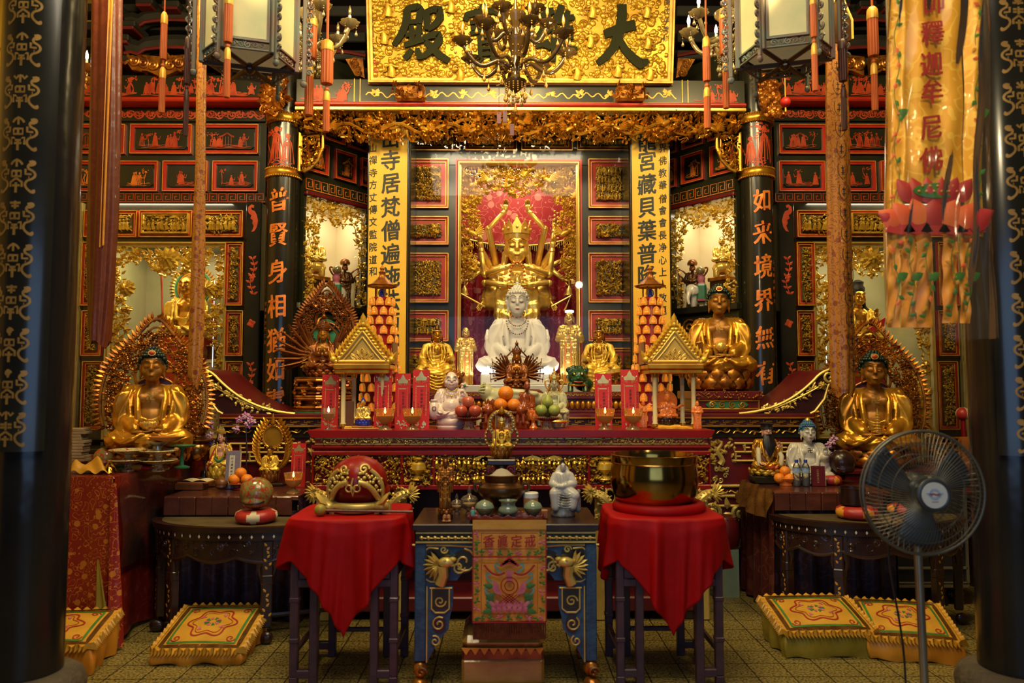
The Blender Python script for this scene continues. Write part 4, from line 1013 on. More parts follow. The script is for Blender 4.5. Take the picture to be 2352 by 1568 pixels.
# ---------------------------------------------------------------- red altar table in front
ZA=1.303
def red_altar():
 Y=5.15; x0,x1=P(705,990,Y).x,P(1643,990,Y).x; t=T('red_altar_table','long red lacquer altar table with gilt carved panels, in the middle','altar table',((x0+x1)/2,Y,0)); w=x1-x0; h2=w/2; D=.62
 c0,c1=P(948,990,Y).x-(x0+x1)/2,P(1403,990,Y).x-(x0+x1)/2
 k=S(Y)
 Z=lambda py:P(1160,py,Y).z
 mb=MB(); mb.prism([(-h2,Z(988)),(h2,Z(988)),(h2-.03,Z(1005)),(-h2+.03,Z(1005))],0,D); mb.prism([(c0,Z(987.5)),(c1,Z(987.5)),(c1,Z(1004)),(c0,Z(1004))],-.012,.02); mb.build('top','red_lacquer',t)
 mb=MB(); mb.box(-h2+.05,h2-.05,.03,D-.03,Z(1022),Z(1005)); mb.cur=1
 for zz in(Z(1007),Z(1020)):mb.box(-h2+.05,h2-.05,.02,.03,zz-.004,zz+.004)
 mb.join(carve(w-.16,Z(1008)-Z(1019),71,4.5,.022,'fruit',None,.5,1.6),M.Translation((0,.03,(Z(1008)+Z(1019))/2)),1)
 mb.build('gilt_frieze',['red_frame','gold_pale'],t)
 mb=MB(); mb.tube([(-h2+.03,.03,Z(1027)),(h2-.03,.03,Z(1027))],.016,10); mb.box(-h2+.04,h2-.04,.03,D-.03,Z(1040),Z(1022),.004); mb.build('moulding','red_lacquer',t)
 mb=MB(); mb.box(-h2+.03,h2-.03,.06,D-.04,Z(1124),Z(1038))
 cells=[(718,918,1044,1114,'fruit'),(925,992,1044,1114,'floral'),(999,1165,1044,1114,'scene'),(1172,1350,1044,1114,'scene'),(1357,1425,1044,1114,'floral'),(1432,1632,1044,1114,'fruit')]
 X=lambda px:P(px,1080,Y).x-(x0+x1)/2
 xs=[-h2+.03]+[X(q)for c in cells for q in c[:2]]+[h2-.03]
 for i in range(0,len(xs),2):mb.box(xs[i],xs[i+1],.02,.07,Z(1120),Z(1040),.006)
 for zz in((Z(1046),Z(1036)),(Z(1126),Z(1114))):mb.box(-h2+.03,h2-.03,.015,.07,zz[0],zz[1],.006)
 mb.build('panel_frame','red_lacquer',t)
 for i,c in enumerate(cells):
  a,b=X(c[0]),X(c[1]); m=MB()
  m.join(carve(b-a,Z(c[2])-Z(c[3]),90+i,3.0,.05,c[4],None,.62,1.3),M.Translation(((a+b)/2,.062,(Z(c[2])+Z(c[3]))/2)))
  if c[4]=='floral':m.lathe([(.01,-.08),(.05,-.07),(.02,-.04),(.06,.0),(.055,.04),(.03,.06),(.05,.075),(.01,.09)],14,((a+b)/2,.05,(Z(c[2])+Z(c[3]))/2))
  m.build('gilt_panel','gold_leaf',t)
 for(p0,p1,sd)in((720,775,1),(880,955,2),(1345,1420,3),(1590,1640,4)):
  a,b=X(p0),X(p1); m=carve(b-a,.22,600+sd,1.5,.05,'fruit',None,.8,1.6); q=MB().join(m,M.Translation(((a+b)/2,.03,Z(1155))))
  sg=1 if sd%2 else-1; xc=(a+b)/2
  pth=bez((xc-sg*.10,.03,Z(1130)),(xc+sg*.02,-.02,Z(1134)),(xc+sg*.10,-.01,Z(1160)),(xc-sg*.02,.02,Z(1190)),10); q.tube(pth,[.016,.026,.032,.036,.036,.034,.03,.026,.02,.014,.006],9)
  for k,p in enumerate(pth[1:9]):
   for j in range(5):q.sph((p[0]+.026*cos(j*1.3+k),p[1]-.022,p[2]+.026*sin(j*1.3+k)),.010,6,4)
  for k in range(8):leaf(q,pth[1][0],-.0,pth[1][2],(pi if sg>0 else 0)+(k-3.5)*.35,.08,.014,.02,.1)
  for k in range(4):q.tube(x3(spiral(xc+sg*(.02+.02*k),Z(1170+8*k),.03,1.3,k),.01),.008,5)
  q.box(xc-.045,xc+.045,.04,.10,0,Z(1124),.01)
  q.build('dragon_leg','gold_pale',t)
 MB().box(-h2+.06,h2-.06,.05,D-.08,.06,.16,.01).build('foot_rail','maroon',t)
 MB().box(-h2+.10,h2-.10,D-.12,D-.08,.16,Z(1124)).build('back_board','dark_maroon',t)
 for sx in(-1,1):
  for yy in(.12,D-.14):MB().box(sx*(h2-.16)-.05,sx*(h2-.16)+.05,yy-.05,yy+.05,0,.06,.006).build('foot','wood_dark',t)
red_altar()
# ---------------------------------------------------------------- blue and gold incense table
ZI=.868
def incense_table():
 Y=4.05; x0,x1=P(946,1199,4.03).x,P(1377,1199,4.03).x; t=T('incense_table','dark blue carved incense table with gilt scrolls, in front of the red altar','table',((x0+x1)/2,Y,0)); h2=(x1-x0)/2; D=.54; zt=ZI
 MB().box(-h2,h2,-.02,D,zt-.036,zt,.006).build('tabletop','wood_dark',t)
 mb=MB(); mb.box(-h2+.02,h2-.02,.0,D-.02,zt-.105,zt-.036); mb.cur=1
 for zz in(zt-.048,zt-.098):mb.box(-h2+.02,h2-.02,-.008,0,zz-.004,zz+.004)
 for i in range(26):
  x=-h2+.05+(2*h2-.1)*i/25; mb.sph((x,-.003,zt-.073),(.011,.010,.009),7,5); mb.tube(x3(bez((x,zt-.085),(x+.01,zt-.06),(x+.03,zt-.095),(x+.035,zt-.065),4),-.004),.004,4)
 mb.build('beaded_frieze',['black_lacquer','gold_pale'],t)
 mb=MB(); za=zt-.105
 ap=[(-h2+.015,za),(h2-.015,za),(h2-.015,za-.23),(h2-.13,za-.23),(h2-.17,za-.20),(h2-.24,za-.20),(h2-.29,za-.13),(h2-.36,za-.13)]
 ap=ap+[(-a,b)for a,b in ap[::-1][:-2]]
 mb.prism(ap,.015,.05); mb.cur=1
 for sg in(-1,1):
  g=lambda a,b:(sg*(h2-a),za-b)
  segs=[[g(.07,.04),g(.07,.19),g(.10,.205),g(.17,.205)],[g(.07,.04),g(.09,.025),g(.14,.03)],spiral(g(.28,.1)[0],za-.10,.07,1.3,pi/2,sg),spiral(g(.25,.15)[0],za-.13,.035,1.4,0,sg),spiral(g(.36,.06)[0],za-.06,.05,1.3,0,-sg),[g(.03,.06),g(.045,.05),g(.045,.18),g(.03,.19)],[g(.0,.01),g(.2,.012),g(.32,.02),g(.44,.012)],spiral(g(.17,.04)[0],za-.035,.022,1.3,0,sg),spiral(g(.42,.09)[0],za-.08,.04,1.5,1,sg)]
  scroll_tubes(mb,segs,.006,.012); mb.cur=2
  mb.prism([g(.075,.045),g(.10,.03),g(.20,.04),g(.215,.10),g(.20,.20),g(.11,.20),g(.075,.18)],.0125,.02); mb.prism([(g(.275,.1)[0]+.066*cos(k*.35),za-.10+.062*sin(k*.35))for k in range(18)],.0125,.02); mb.prism([(g(.40,.05)[0]+.045*cos(k*.35),za-.055+.040*sin(k*.35))for k in range(18)],.0125,.02); mb.cur=1  # black insets put in as the dark inside the openwork gaps
  # gilt dragon head with mane
  c=g(.15,.115); r=random.Random(3)
  mb.tube([(c[0]-sg*.0,.0,c[1]-.10),(c[0]-sg*.02,-.01,c[1]-.05),(c[0]-sg*.015,-.015,c[1])],[.03,.028,.03],8); mb.sph((c[0]-sg*.035,-.02,c[1]+.02),(.045,.03,.028),10,7); mb.sph((c[0]-sg*.07,-.02,c[1]+.035),(.022,.02,.014),8,6); mb.sph((c[0]-sg*.065,-.02,c[1]+.005),(.022,.018,.008),8,5)
  for k in range(8):leaf(mb,c[0]+sg*.005,-.01,c[1],(0 if sg>0 else pi)+sg*(-1.1+.33*k),.085,.013,.02,.1)
  mb.sph((c[0]-sg*.03,-.045,c[1]+.035),.008,6,4)
 mb.build('carved_apron',['blue_paint','gold_pale','black_lacquer'],t)
 for sx in(-1,1):
  for back in(0,1):
   yy=.0 if not back else D-.07; xa,xb=sorted((sx*(h2-.015),sx*(h2-.075)))
   lg=MB(); lg.box(xa,xb,yy,yy+.06,.14,za,.006); lg.build('leg','blue_paint',t)
   pw=MB(); xc=(xa+xb)/2
   pw.sph((xc,yy+.03,.10),(.04,.04,.045),10,7); pw.sph((xc,yy+.01,.03),(.042,.045,.03),10,7)
   for k in(-1,0,1):pw.sph((xc+k*.022,yy-.03,.018),(.013,.022,.018),7,5)
   pw.tube(x3(spiral(xc+.01,.09,.03,1.2,0),yy-.015),.007,5); pw.build('paw_foot','gold_antique',t)
   if not back:
    sp=MB(); g=lambda a,b:(sx*(h2-.075-a),za-.23-b)
    sp.prism([g(0,0),g(.145,0),g(.145,.10),g(.13,.16),g(.12,.23),g(.06,.30),g(0,.42)],.02,.045); sp.cur=1
    scroll_tubes(sp,[[g(.02,.01),g(.14,.01)],[g(.03,.01),g(.03,.12),g(.05,.14),g(.10,.14),g(.125,.12),g(.125,.01)],spiral(g(.075,.08)[0],za-.31,.033,1.4,0,sx),spiral(g(.07,.2)[0],za-.43,.04,1.4,1,-sx),spiral(g(.05,.29)[0],za-.52,.03,1.3,2,sx),[g(.005,.0),g(.005,.40)]],.005,.016)
    sp.cur=2; sp.prism([g(.032,.015),g(.032,.115),g(.05,.135),g(.10,.135),g(.12,.115),g(.12,.015)],.0165,.022); sp.prism([(g(.072,0)[0]+.036*cos(k*.35),za-.43+.05*sin(k*.35))for k in range(18)],.0165,.022)  # black insets stand for the shaded voids of the pierced bracket
    sp.build('leg_bracket',['blue_paint','gold_pale','black_lacquer'],t)
 MB().box(-h2+.07,h2-.07,D-.05,D-.03,za-.2,za).build('back_apron','blue_paint',t)
 # embroidered runner over the front
 r=T('embroidered_runner','orange embroidered altar runner with red fringe hanging over the incense table','cloth',(P(1170,1300,4.02).x,4.015,0)); w2=83*S(4.0)
 Z=lambda py:P(1170,py,4.0).z
 def rf(u,v):
  x=-w2+2*w2*u
  if v<.25:return(x*.99,.40-.42*v/.25,zt+.004+.002*sin(u*20))
  q=(v-.25)/.75; return(x,-.026+.006*sin(u*14+q*3)*q,zt+.002-(zt-Z(1425))*q)
 MB().grid(rf,24,32).build('silk','orange_satin',r,180)
 mb=MB()
 for i in range(60):
  x=-w2+.006+(2*w2-.012)*i/59; mb.tube([(x,-.02,Z(1425)),(x+.002*sin(i*3),-.022,Z(1445)),(x,-.02,Z(1467))],.0035,4)
 mb.build('fringe','fringe_brown',r)
 mb=MB(); yb=-.040
 # yellow top strip, borders, red piping
 mb.cur=4; mb.rib([(-w2,Z(1203)),(w2,Z(1203))],.05,yb+.006)
 mb.cur=0
 for py in(1276,1425):mb.rib([(-w2,Z(py)),(w2,Z(py))],.008,yb)
 for sg in(-1,1):mb.rib([(sg*w2*.99,Z(1218)),(sg*w2*.99,Z(1425))],.006,yb)
 mb.cur=1
 X0=.76*w2
 for(a,b)in((1222,1258),(1290,1406)):
  mb.rib([(-X0,Z(a)),(X0,Z(a)),(X0,Z(b)),(-X0,Z(b)),(-X0,Z(a))],.003,yb)
 rng=random.Random(6)
 edge=[(sg*w2*.88,Z(y))for sg in(-1,1)for y in range(1224,1420,19)]+[(w2*(-.75+.25*k),Z(y))for k in range(7)for y in(1267,1416)]
 for i,(x,z)in enumerate(edge):
  mb.cur=2 if i%3 else 3
  for k in range(4):leaf(mb,x,yb+.002,z,rng.random()*tau,.022,.006,.003)
 mb.cur=0
 for i,ch in enumerate('香眞定戒'):write(mb,ch,(-.56+.375*i)*w2,Z(1240),.062,yb-.002,.058,.02)
 # embroidered emblem: lotus, twin fish and wheel under a parasol
 C=lambda a,py:(a*w2,Z(py))
 for k in range(7):mb.cur=3; q=C((k-3)*.13,1392); leaf(mb,q[0],yb,q[1]-.01,pi/2+(3-k)*.18,.055,.016,.004)
 for k in range(7):mb.cur=3; q=C((k-3)*.12,1398); leaf(mb,q[0],yb-.002,q[1]-.01,pi/2+(3-k)*.25,.036,.014,.004)
 for sg in(-1,1):
  for(a,py,an)in((.5,1392,.3),(.55,1378,.7),(.55,1345,.2),(.5,1360,-.5),(.6,1398,-.2)):mb.cur=2; q=C(sg*a*.75,py); leaf(mb,q[0],yb,q[1],(an if sg>0 else pi-an),.06,.016,.004)
  mb.cur=3; q=C(sg*.30,1345)
  mb.prism([(q[0]-sg*.02,q[1]-.04),(q[0]+sg*.02,q[1]-.03),(q[0]+sg*.03,q[1]),(q[0]+sg*.02,q[1]+.035),(q[0]+sg*.005,q[1]+.02)],yb-.002,yb)
  mb.cur=5
  for(a,py)in((.62,1318),(.66,1350),(.6,1370),(.32,1296)):q=C(sg*a*.8,py); mb.rib(bez(q,(q[0]+sg*.03,q[1]+.03),(q[0]+sg*.04,q[1]-.02),(q[0]-sg*.01,q[1]-.035),7),.009,yb)
  mb.cur=0; q=C(sg*.12,1312); mb.rib(bez(q,(q[0]+sg*.05,q[1]-.03),(q[0]+sg*.08,q[1]+.0),(q[0]+sg*.11,q[1]+.04),7),.010,yb)
 mb.cur=0
 for(py,r_)in((1342,.045),(1342,.025)):q=C(0,py); mb.rib([(q[0]+r_*cos(tau*k/18),q[1]+r_*sin(tau*k/18))for k in range(19)],.006,yb-.003)
 for k in range(3):q=C(0,1296-4*k); mb.rib([(q[0]-.05+.012*k,q[1]),(q[0],q[1]+.02),(q[0]+.05-.012*k,q[1])],.014,yb-.002)
 for k in range(4):
  q=C(0,1372); o=(k-1.5)*.018
  mb.rib([(q[0]+o-.03,q[1]-.022),(q[0]+o+.03,q[1]+.022)],.005,yb-.003); mb.rib([(q[0]+o+.03,q[1]-.022),(q[0]+o-.03,q[1]+.022)],.005,yb-.003)
 mb.cur=3; q=C(0,1316); mb.prism([(q[0]-.012,q[1]-.04),(q[0]+.012,q[1]-.04),(q[0]+.018,q[1]+.02),(q[0]-.018,q[1]+.02)],yb-.001,yb)
 mb.build('embroidery',['ink_red','wood_brown','leaf_green','thread_pink','yellow_satin','thread_teal'],r)
incense_table()
# ---------------------------------------------------------------- square stands under the red cloths
def stand(px,label):
 c=P(px,1300,4.30).x; t=T('square_stand',label,'stand',(c,4.32,0)); w=.268; H=.885
 MB().box(-w+.02,w-.02,-.25,.25,H-.03,H,.006).build('top_panel','stool_wood',t)
 for sx in(-1,1):
  for sy in(-1,1):
   b=.022; xo,xi=sx*w,sx*(w-.105); y=sy*.222; m=MB()
   for x in(xo,xi):m.box(x-b,x+b,y-b,y+b,.05,H-.03,.005)
   for z in(.065,H-.34):m.box(min(xo,xi)-b*.8,max(xo,xi)+b*.8,y-b*.88,y+b*.88,z-b,z+b,.005)
   m.box(xo-b*1.15,xo+b*1.15,y-b*1.15,y+b*1.15,H-.44,H-.415,.004); m.box(xo-b*1.15,xo+b*1.15,y-b*1.15,y+b*1.15,.23,.255,.004)
   m.box(xi-sx*0-b,xi+b,y-b,y+b,0,.06,.004); m.box(xo-b,xo+b,y-b,y+b,0,.05,.004)
   m.build('leg','stool_wood',t)
 for sy in(-1,1):MB().box(-w+.02,w-.02,sy*.222-.014,sy*.222+.014,H-.32,H-.25,.004).build('rail','stool_wood',t)
 for sx in(-1,1):MB().box(sx*w-.014,sx*w+.014,-.22,.22,H-.32,H-.25,.004).build('rail','stool_wood',t); MB().box(sx*w-.012,sx*w+.012,-.22,.22,.16,.19,.004).build('stretcher','stool_wood',t)
 MB().box(-w+.1,w-.1,.222,.246,.14,.165,.004).build('stretcher','stool_wood',t)
 return t
stand(810,'dark wooden square stand under the wooden fish drum')
stand(1518,'dark wooden square stand under the big brass bowl gong')
def red_cloth(px,label,seed,roll=False):
 c=P(px,1300,4.30).x; zt=.893; rng=random.Random(seed); o1,o2=rng.uniform(0,6),rng.uniform(0,6)
 t_=None
 R0=.30; HX,HY=.298,.270
 def drop(a):
  q=abs(((a+pi)%tau)-pi)
  if q<.85:return.62-.40*(q/.85)**.9
  if q<1.45:return.22+.17*(q-.85)/.6
  return.39-.12*min(1,(q-1.45)/.6)
 def f(u,v):
  a=tau*u-pi; d=(sin(a+.03),-cos(a+.03))
  # rounded-square edge
  k=1/(abs(d[0]/HX)**8+abs(d[1]/HY)**8)**.125
  if v<.3:r=k*v/.3; return(r*d[0],r*d[1],zt+.002)
  q=(v-.3)/.7; dr=drop(a); fold=.036*(1-2*abs(sin(a*4.5+o1)))+.022*sin(a*15+o2)+.012*sin(a*27+o1+q*3)
  out=k+.012+.015*min(1,q*6)+max(-.02,fold)*q**.8+.008*q
  dz=dr*q; z=zt-max(0,dz-.008*(1-q))
  return(out*d[0],out*d[1],z)
 mb=MB().grid(f,150,44,True)
 if roll:mb.torus((0,.02,zt+.022),.235,.030,60,10,'z',(1,.9))
 o=mb.build('red_drape_cloth','red_satin',None,180,(c,4.32,0)); tag(o,label,'cloth')
 sm=o.modifiers.new('thickness','SOLIDIFY'); sm.thickness=.004; sm.offset=1
red_cloth(810,'red satin cloth draped to a point under the wooden fish drum',3)
red_cloth(1518,'red satin cloth draped to a point under the big brass bowl gong',8,True)
# ---------------------------------------------------------------- half-moon tables
def half_moon(xc,yc,R,label,legs,ztop=.725):
 t=T('half_moon_table',label,'table',(xc,yc,0)); zt=ztop
 hm=lambda r,n=40:[(r*cos(pi+pi*k/n),r*sin(pi+pi*k/n))for k in range(n+1)]
 def slab(mb,r,z0,z1,r2=None):
  a=hm(r); b=hm(r2 or r); n=len(a); v=[(x,y,z0)for x,y in b]+[(x,y,z1)for x,y in a]
  mb.add(v,[tuple(range(n))[::-1],tuple(range(n,2*n))]+[(i,(i+1)%n,(i+1)%n+n,i+n)for i in range(n)])
 mb=MB(); slab(mb,R,zt-.035,zt,R-.008); mb.cur=1; a=[(p[0]*.9,p[1]*.9)for p in hm(R)]; mb.add([(x,y-.015,zt+.0015)for x,y in a],[tuple(range(len(a)))]); mb.build('tabletop',['wood_dark','marble_dark'],t,30)
 mb=MB(); slab(mb,R-.03,zt-.085,zt-.035); mb.cur=1
 for k in range(30):
  q=pi+pi*(k+.5)/30; x,y=(R-.027)*cos(q),(R-.027)*sin(q)
  m=M.Translation((x,y,zt-.06))@M.Rotation(q+pi/2,4,'Z'); v=[m@V(p)for p in((0,-.003,.013),(.008,-.003,0),(0,-.003,-.013),(-.008,-.003,0))]; mb.add(v,[(0,1,2,3)])
 mb.build('inlaid_rim',['wood_dark','pearl'],t,30)
 mb=MB(); N=72
 v=[]; f=[]
 for k in range(N+1):
  q=pi+pi*k/N; low=zt-.085-.10-.035*abs(sin(k*pi/12)); r=R-.05
  v+=[(r*cos(q),r*sin(q),zt-.085),(r*cos(q),r*sin(q),low)]
 for k in range(N):f.append((2*k,2*k+1,2*k+3,2*k+2))
 mb.add(v,f); rr=R-.052; mb.cur=1; rng=random.Random(4)
 for k in range(48):
  q=pi+pi*(k+.5)/48; m=M.Translation((rr*cos(q),rr*sin(q),zt-.13+.03*sin(k*2.1)))@M.Rotation(q+pi/2,4,'Z'); b=MB()
  if k%4==0:b.tube(x3([(.022*cos(tau*j/10),.022*sin(tau*j/10))for j in range(10)]),.004,5,True); b.sph((0,0,0),(.008,.004,.008),6,4)
  elif k%4==2:bloom(b,0,0,0,.018,.01,6,rng)
  else:b.cur=0; b.tube(x3(spiral(0,0,.028,1.4,k,1 if k%8<4 else-1)),.008,5)
  mb.join(b,m)
 mb.cur=0; mb.tube([v[2*k+1]for k in range(N+1)],.012,6)
 mb.build('carved_apron',['wood_dark','paint_gold'],t)
 for q in legs:
  q=math.radians(q); x,y=(R-.07)*cos(q),(R-.07)*sin(q); m=M.Translation((x,y,0))@M.Rotation(q+pi/2,4,'Z'); b=MB(); b.X=m
  b.box(-.035,.035,-.03,.03,.10,zt-.085,.008); b.sph((0,-.02,.04),(.045,.05,.04),10,7); b.box(-.04,.04,-.036,.03,.36,.43,.012); b.cur=1
  for k in range(7):leaf(b,.012*sin(k*2),-.031,.14+.03*k,1.57+.7*(-1)**k,.03,.008,.003); leaf(b,.01*sin(k*2),-.031,.46+.024*k,1.57+.7*(-1)**k,.026,.008,.003)
  b.cur=0
  for s_ in(-1,1):b.tube([(s_*.035,-.0,zt-.19),(s_*.05,0,zt-.26),(s_*.036,0,zt-.33)],[.028,.015,.005],6)
  b.X=None; b.build('leg',['wood_dark','paint_gold'],t)
 mb=MB(); mb.tube([(-R*.8,-.05,.12),(0,-R*.55,.12),(R*.8,-.05,.12)],.016,6); mb.build('stretcher','wood_dark',t); t.scale=(1,.6,1)
 return t
half_moon(-1.69,5.11,.68,'dark half-moon table with pearl inlay, at left beside the red brocade table',(198,224,288,342))
half_moon(2.50,5.19,.67,'dark half-moon table with pearl inlay, at right behind the pedestal fan',(196,238,302,344))
# ---------------------------------------------------------------- tables draped behind the half-moon tables
def draped(name,label,x0,x1,y0,y1,zt,band,skirt,sk_side=None):
 t=T(name,label,'table',((x0+x1)/2,y0,0)); h=(x1-x0)/2; D=y1-y0
 MB().box(-h,h,0,D,zt-.03,zt,.004).build('tabletop',band,t)
 mb=MB()
 for i in range(int(2*h/.11)):
  x=-h+.055+.11*i; mb.box(x-.054,x+.054,-.012-.004*(i%2),.0,zt-.13,zt-.002,.006)
 mb.build('box_pleat_cover',band,t)
 mb=MB().grid(lambda u,v:(-h+2*h*u,.03+.022*sin(u*2*h*42)+.01*sin(u*2*h*19),.02+(zt-.12)*v),int(2*h*60),6); mb.build('skirt',skirt,t,180)
 for sx in(-1,1):
  MB().grid(lambda u,v:(sx*h+sx*(.02*sin(u*26)+.05*(1-v)*(.3+u*0)),D*u,.02+(zt-.03)*v),40,6).build('skirt',sk_side or skirt,t,180)
 for sx in(-1,1):
  for yy in(.08,D-.08):MB().box(sx*(h-.06)-.025,sx*(h-.06)+.025,yy-.025,yy+.025,0,zt-.03).build('leg','wood_dark',t)
 return t
draped('draped_table','long table in brown plastic cover with purple skirt behind the left half-moon table',-2.34,-1.42,5.16,5.90,.855,'plastic_brown','purple_damask')
rt=draped('draped_table','long table in brown plastic cover with maroon skirt behind the right half-moon table',1.89,2.74,5.24,5.93,.868,'plastic_brown','purple_damask','maroon_damask')
mb=MB().grid(lambda u,v:(-.43-.012-.10*v*(.4+.6*sin(pi*u))+.014*sin(u*31+v*6),-.02+.70*u,.876-.20*v*(1-.3*u)+.008*sin(u*17)),40,10); mb.build('plastic_sheet','copper_foil',rt,180)
def brocade_table():
 x0,x1,y0,y1,zt=-4.3,-2.47,4.74,6.35,1.04; t=T('brocade_table','large table covered in red brocade and clear plastic, at the left edge','table',(x1,y0,0)); w=x1-x0; D=y1-y0
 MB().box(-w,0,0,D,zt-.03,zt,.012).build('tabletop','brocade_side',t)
 def fr(u,v):
  x=-w+w*u; q=1-v; return(x+.02*q*(u>.9),-.006-.018*q*sin(x*13)-.03*q*q-.04*q*(u>.93),.03+(zt-.032)*v)
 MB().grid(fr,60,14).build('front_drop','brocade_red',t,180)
 def sd(u,v):
  q=1-v; return(.006+.05*q*(1-u)**2+.022*q*sin(u*23),-.03*q*(1-u)+D*u,.03+(zt-.032)*v+.02*q*sin(u*12))
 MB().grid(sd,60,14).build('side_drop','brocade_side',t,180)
 # folded corner showing the olive lining
 MB().grid(lambda u,v:(.03+.09*(1-v)*u+.02*sin(u*8),-.06-.09*(1-v)*(1-u)*u*2-.02*(1-v),.02+(zt-.05)*v),16,14).build('corner_fold','brocade_red',t,180)
 MB().grid(lambda u,v:(-.05+.11*u*(1-v*.9),-.068-.015*sin(u*9)*(1-v),.04+.5*v),10,10).build('lining','olive_satin',t,180)
 for(xx,yy)in((-.1,.1),(-.1,D-.1),(-w+.1,.1),(-w+.1,D-.1)):MB().box(xx-.03,xx+.03,yy-.03,yy+.03,0,zt-.03).build('leg','wood_dark',t)
 MB().grid(lambda u,v:(.062+.02*sin(v*5)*(1-v)+.018*sin(u*20+v*4)*(1-v),-.03+D*.8*u,.48+.575*v-.08*u),30,12).build('plastic_sheet','plastic_film',t,180)
brocade_table()
def ledge(side,x0,x1):
 t=T('shrine_base',f'dark low cabinet under the {side} glazed shrine','cabinet',((x0+x1)/2,6.64,0)); h=(x1-x0)/2
 MB().box(-h,h,0,.42,0,1.02).build('body','black_lacquer',t); MB().box(-h,h,-.03,.42,1.02,1.06,.008).build('top_board','black_lacquer',t); MB().box(-h,h,-.02,0,.80,.98,.004).build('front_board','maroon',t)
ledge('left',-4.3,-2.62); ledge('right',2.72,4.4)
ZRB=P(2012,1072,6.2).z
def right_table():
 t=T('low_table','dark red table carrying the large gilt Buddha at right','table',(3.3,5.98,0)); z=ZRB
 MB().box(-.56,.56,.0,.62,z-.04,z,.008).build('tabletop','maroon',t); MB().box(-.54,.54,.02,.06,z-.20,z-.04,.004).build('apron','maroon',t)
 for sx in(-1,1):
  for yy in(.05,.52):MB().box(sx*.5-.03,sx*.5+.03,yy,yy+.06,0,z-.04,.006).build('leg','wood_dark',t)
right_table()
def road_case():
 t=T('equipment_case','black equipment trolley case with metal edges on castors, behind the fan','case',(3.12,5.54,0)); h=.30
 MB().box(-h,h,0,.40,.16,.87,.006).build('body','case_black',t)
 mb=MB()
 for sx in(-1,1):mb.box(sx*h-.012,sx*h+.012,-.012,.012,.16,.87,.003)
 for z in(.16,.27,.87):mb.box(-h,h,-.012,.012,z-.01,z+.01,.003)
 mb.box(-h,h,-.012,-.004,.13,.16); mb.build('metal_edging','steel',t)
 mb=MB(); mb.box(h-.13,h-.03,-.02,0,.42,.54,.006); mb.torus((h-.08,-.03,.48),.035,.008,16,6); mb.build('butterfly_latch','steel',t)
 for sx in(-1,1):
  for yy in(.06,.36):b=MB(); b.torus((sx*.22,yy,.062),.042,.020,20,8,'x'); b.box(sx*.22-.03,sx*.22+.03,yy-.03,yy+.03,.10,.135); b.build('castor','case_black',t)
road_case()
o=bx('red_floor_mat','robe_red',P(882,1560,4.0).x,P(1345,1560,4.0).x,2.7,4.035,0,.012); tag(o,'red floor mat in front of the incense table','mat')
o=bx('wooden_board','orange_wood',P(2213,1100,6.3).x,P(2236,1100,6.3).x,6.3,6.34,0,1.18); tag(o,'orange wooden board standing upright beside the right outer pillar','board')
# ================================================================ FIGURES
def hand(mb,w,d,n,s,curl=.25,side=1,nseg=6):
 """palm, four unequal bent fingers and a thumb: wrist w, finger direction d, palm normal n, hand length s"""
 w=V(w); d=V(d).normalized(); n=V(n); n=(n-d*n.dot(d)).normalized(); r=d.cross(n)*side
 mb.tube([w-d*s*.08,w+d*s*.12,w+d*s*.34,w+d*s*.5],[s*.15,s*.2,s*.23,s*.2],8,flat=.5)
 for k,L in enumerate((.42,.5,.46,.36)):
  b=w+d*s*.46+r*s*(.165-.11*k); a=curl
  p1=b+(d*cos(a)+n*sin(a))*s*L*.5; p2=p1+(d*cos(2.2*a)+n*sin(2.2*a))*s*L*.32; p3=p2+(d*cos(3*a)+n*sin(3*a))*s*L*.2
  mb.tube([b-d*s*.06,b,p1,p2,p3],[s*.055,s*.06,s*.055,s*.048,s*.03],nseg)
 b=w+d*s*.16+r*s*.2; p1=b+(r*.7+d*.6+n*.2).normalized()*s*.2; p2=p1+(r*.25+d*.9+n*.3).normalized()*s*.17
 mb.tube([b-r*s*.08,b,p1,p2],[s*.06,s*.07,s*.06,s*.035],nseg)
def wrinkle(mb,fn):
 """push a cloth surface out along its normals into drapery ridges"""
 N=[V((0,0,0))for _ in mb.v]; P_=[V(p)for p in mb.v]
 for q in mb.f:
  n=(P_[q[1]]-P_[q[0]]).cross(P_[q[2]]-P_[q[0]])
  for i in q:N[i]+=n
 mb.v=[tuple(p+n.normalized()*fn(p))if n.length>0 else tuple(p)for p,n in zip(P_,N)]; return mb
def ridge(x):return(1-abs(sin(x)))**1.6
def seat_folds(p):
 s=1 if p.x>0 else-1
 if p.z>.21:d=math.atan2(p.y-.06,abs(p.x)-.19); k=min(1,(p.z-.21)/.06); return.011*ridge(4.5*d+7*p.z+.5*sin(13*p.z))*k*(1 if abs(p.x)>.17 else.25)
 d=math.sqrt((p.x*.8)**2+(p.y+.16)**2+(p.z-.36)**2); return.0095*ridge(52*d+1.2*sin(11*p.x))*min(1,(.23-p.z)/.05)
def limb(mb,pts,rs,n=10):mb.tube(pts,rs,n)
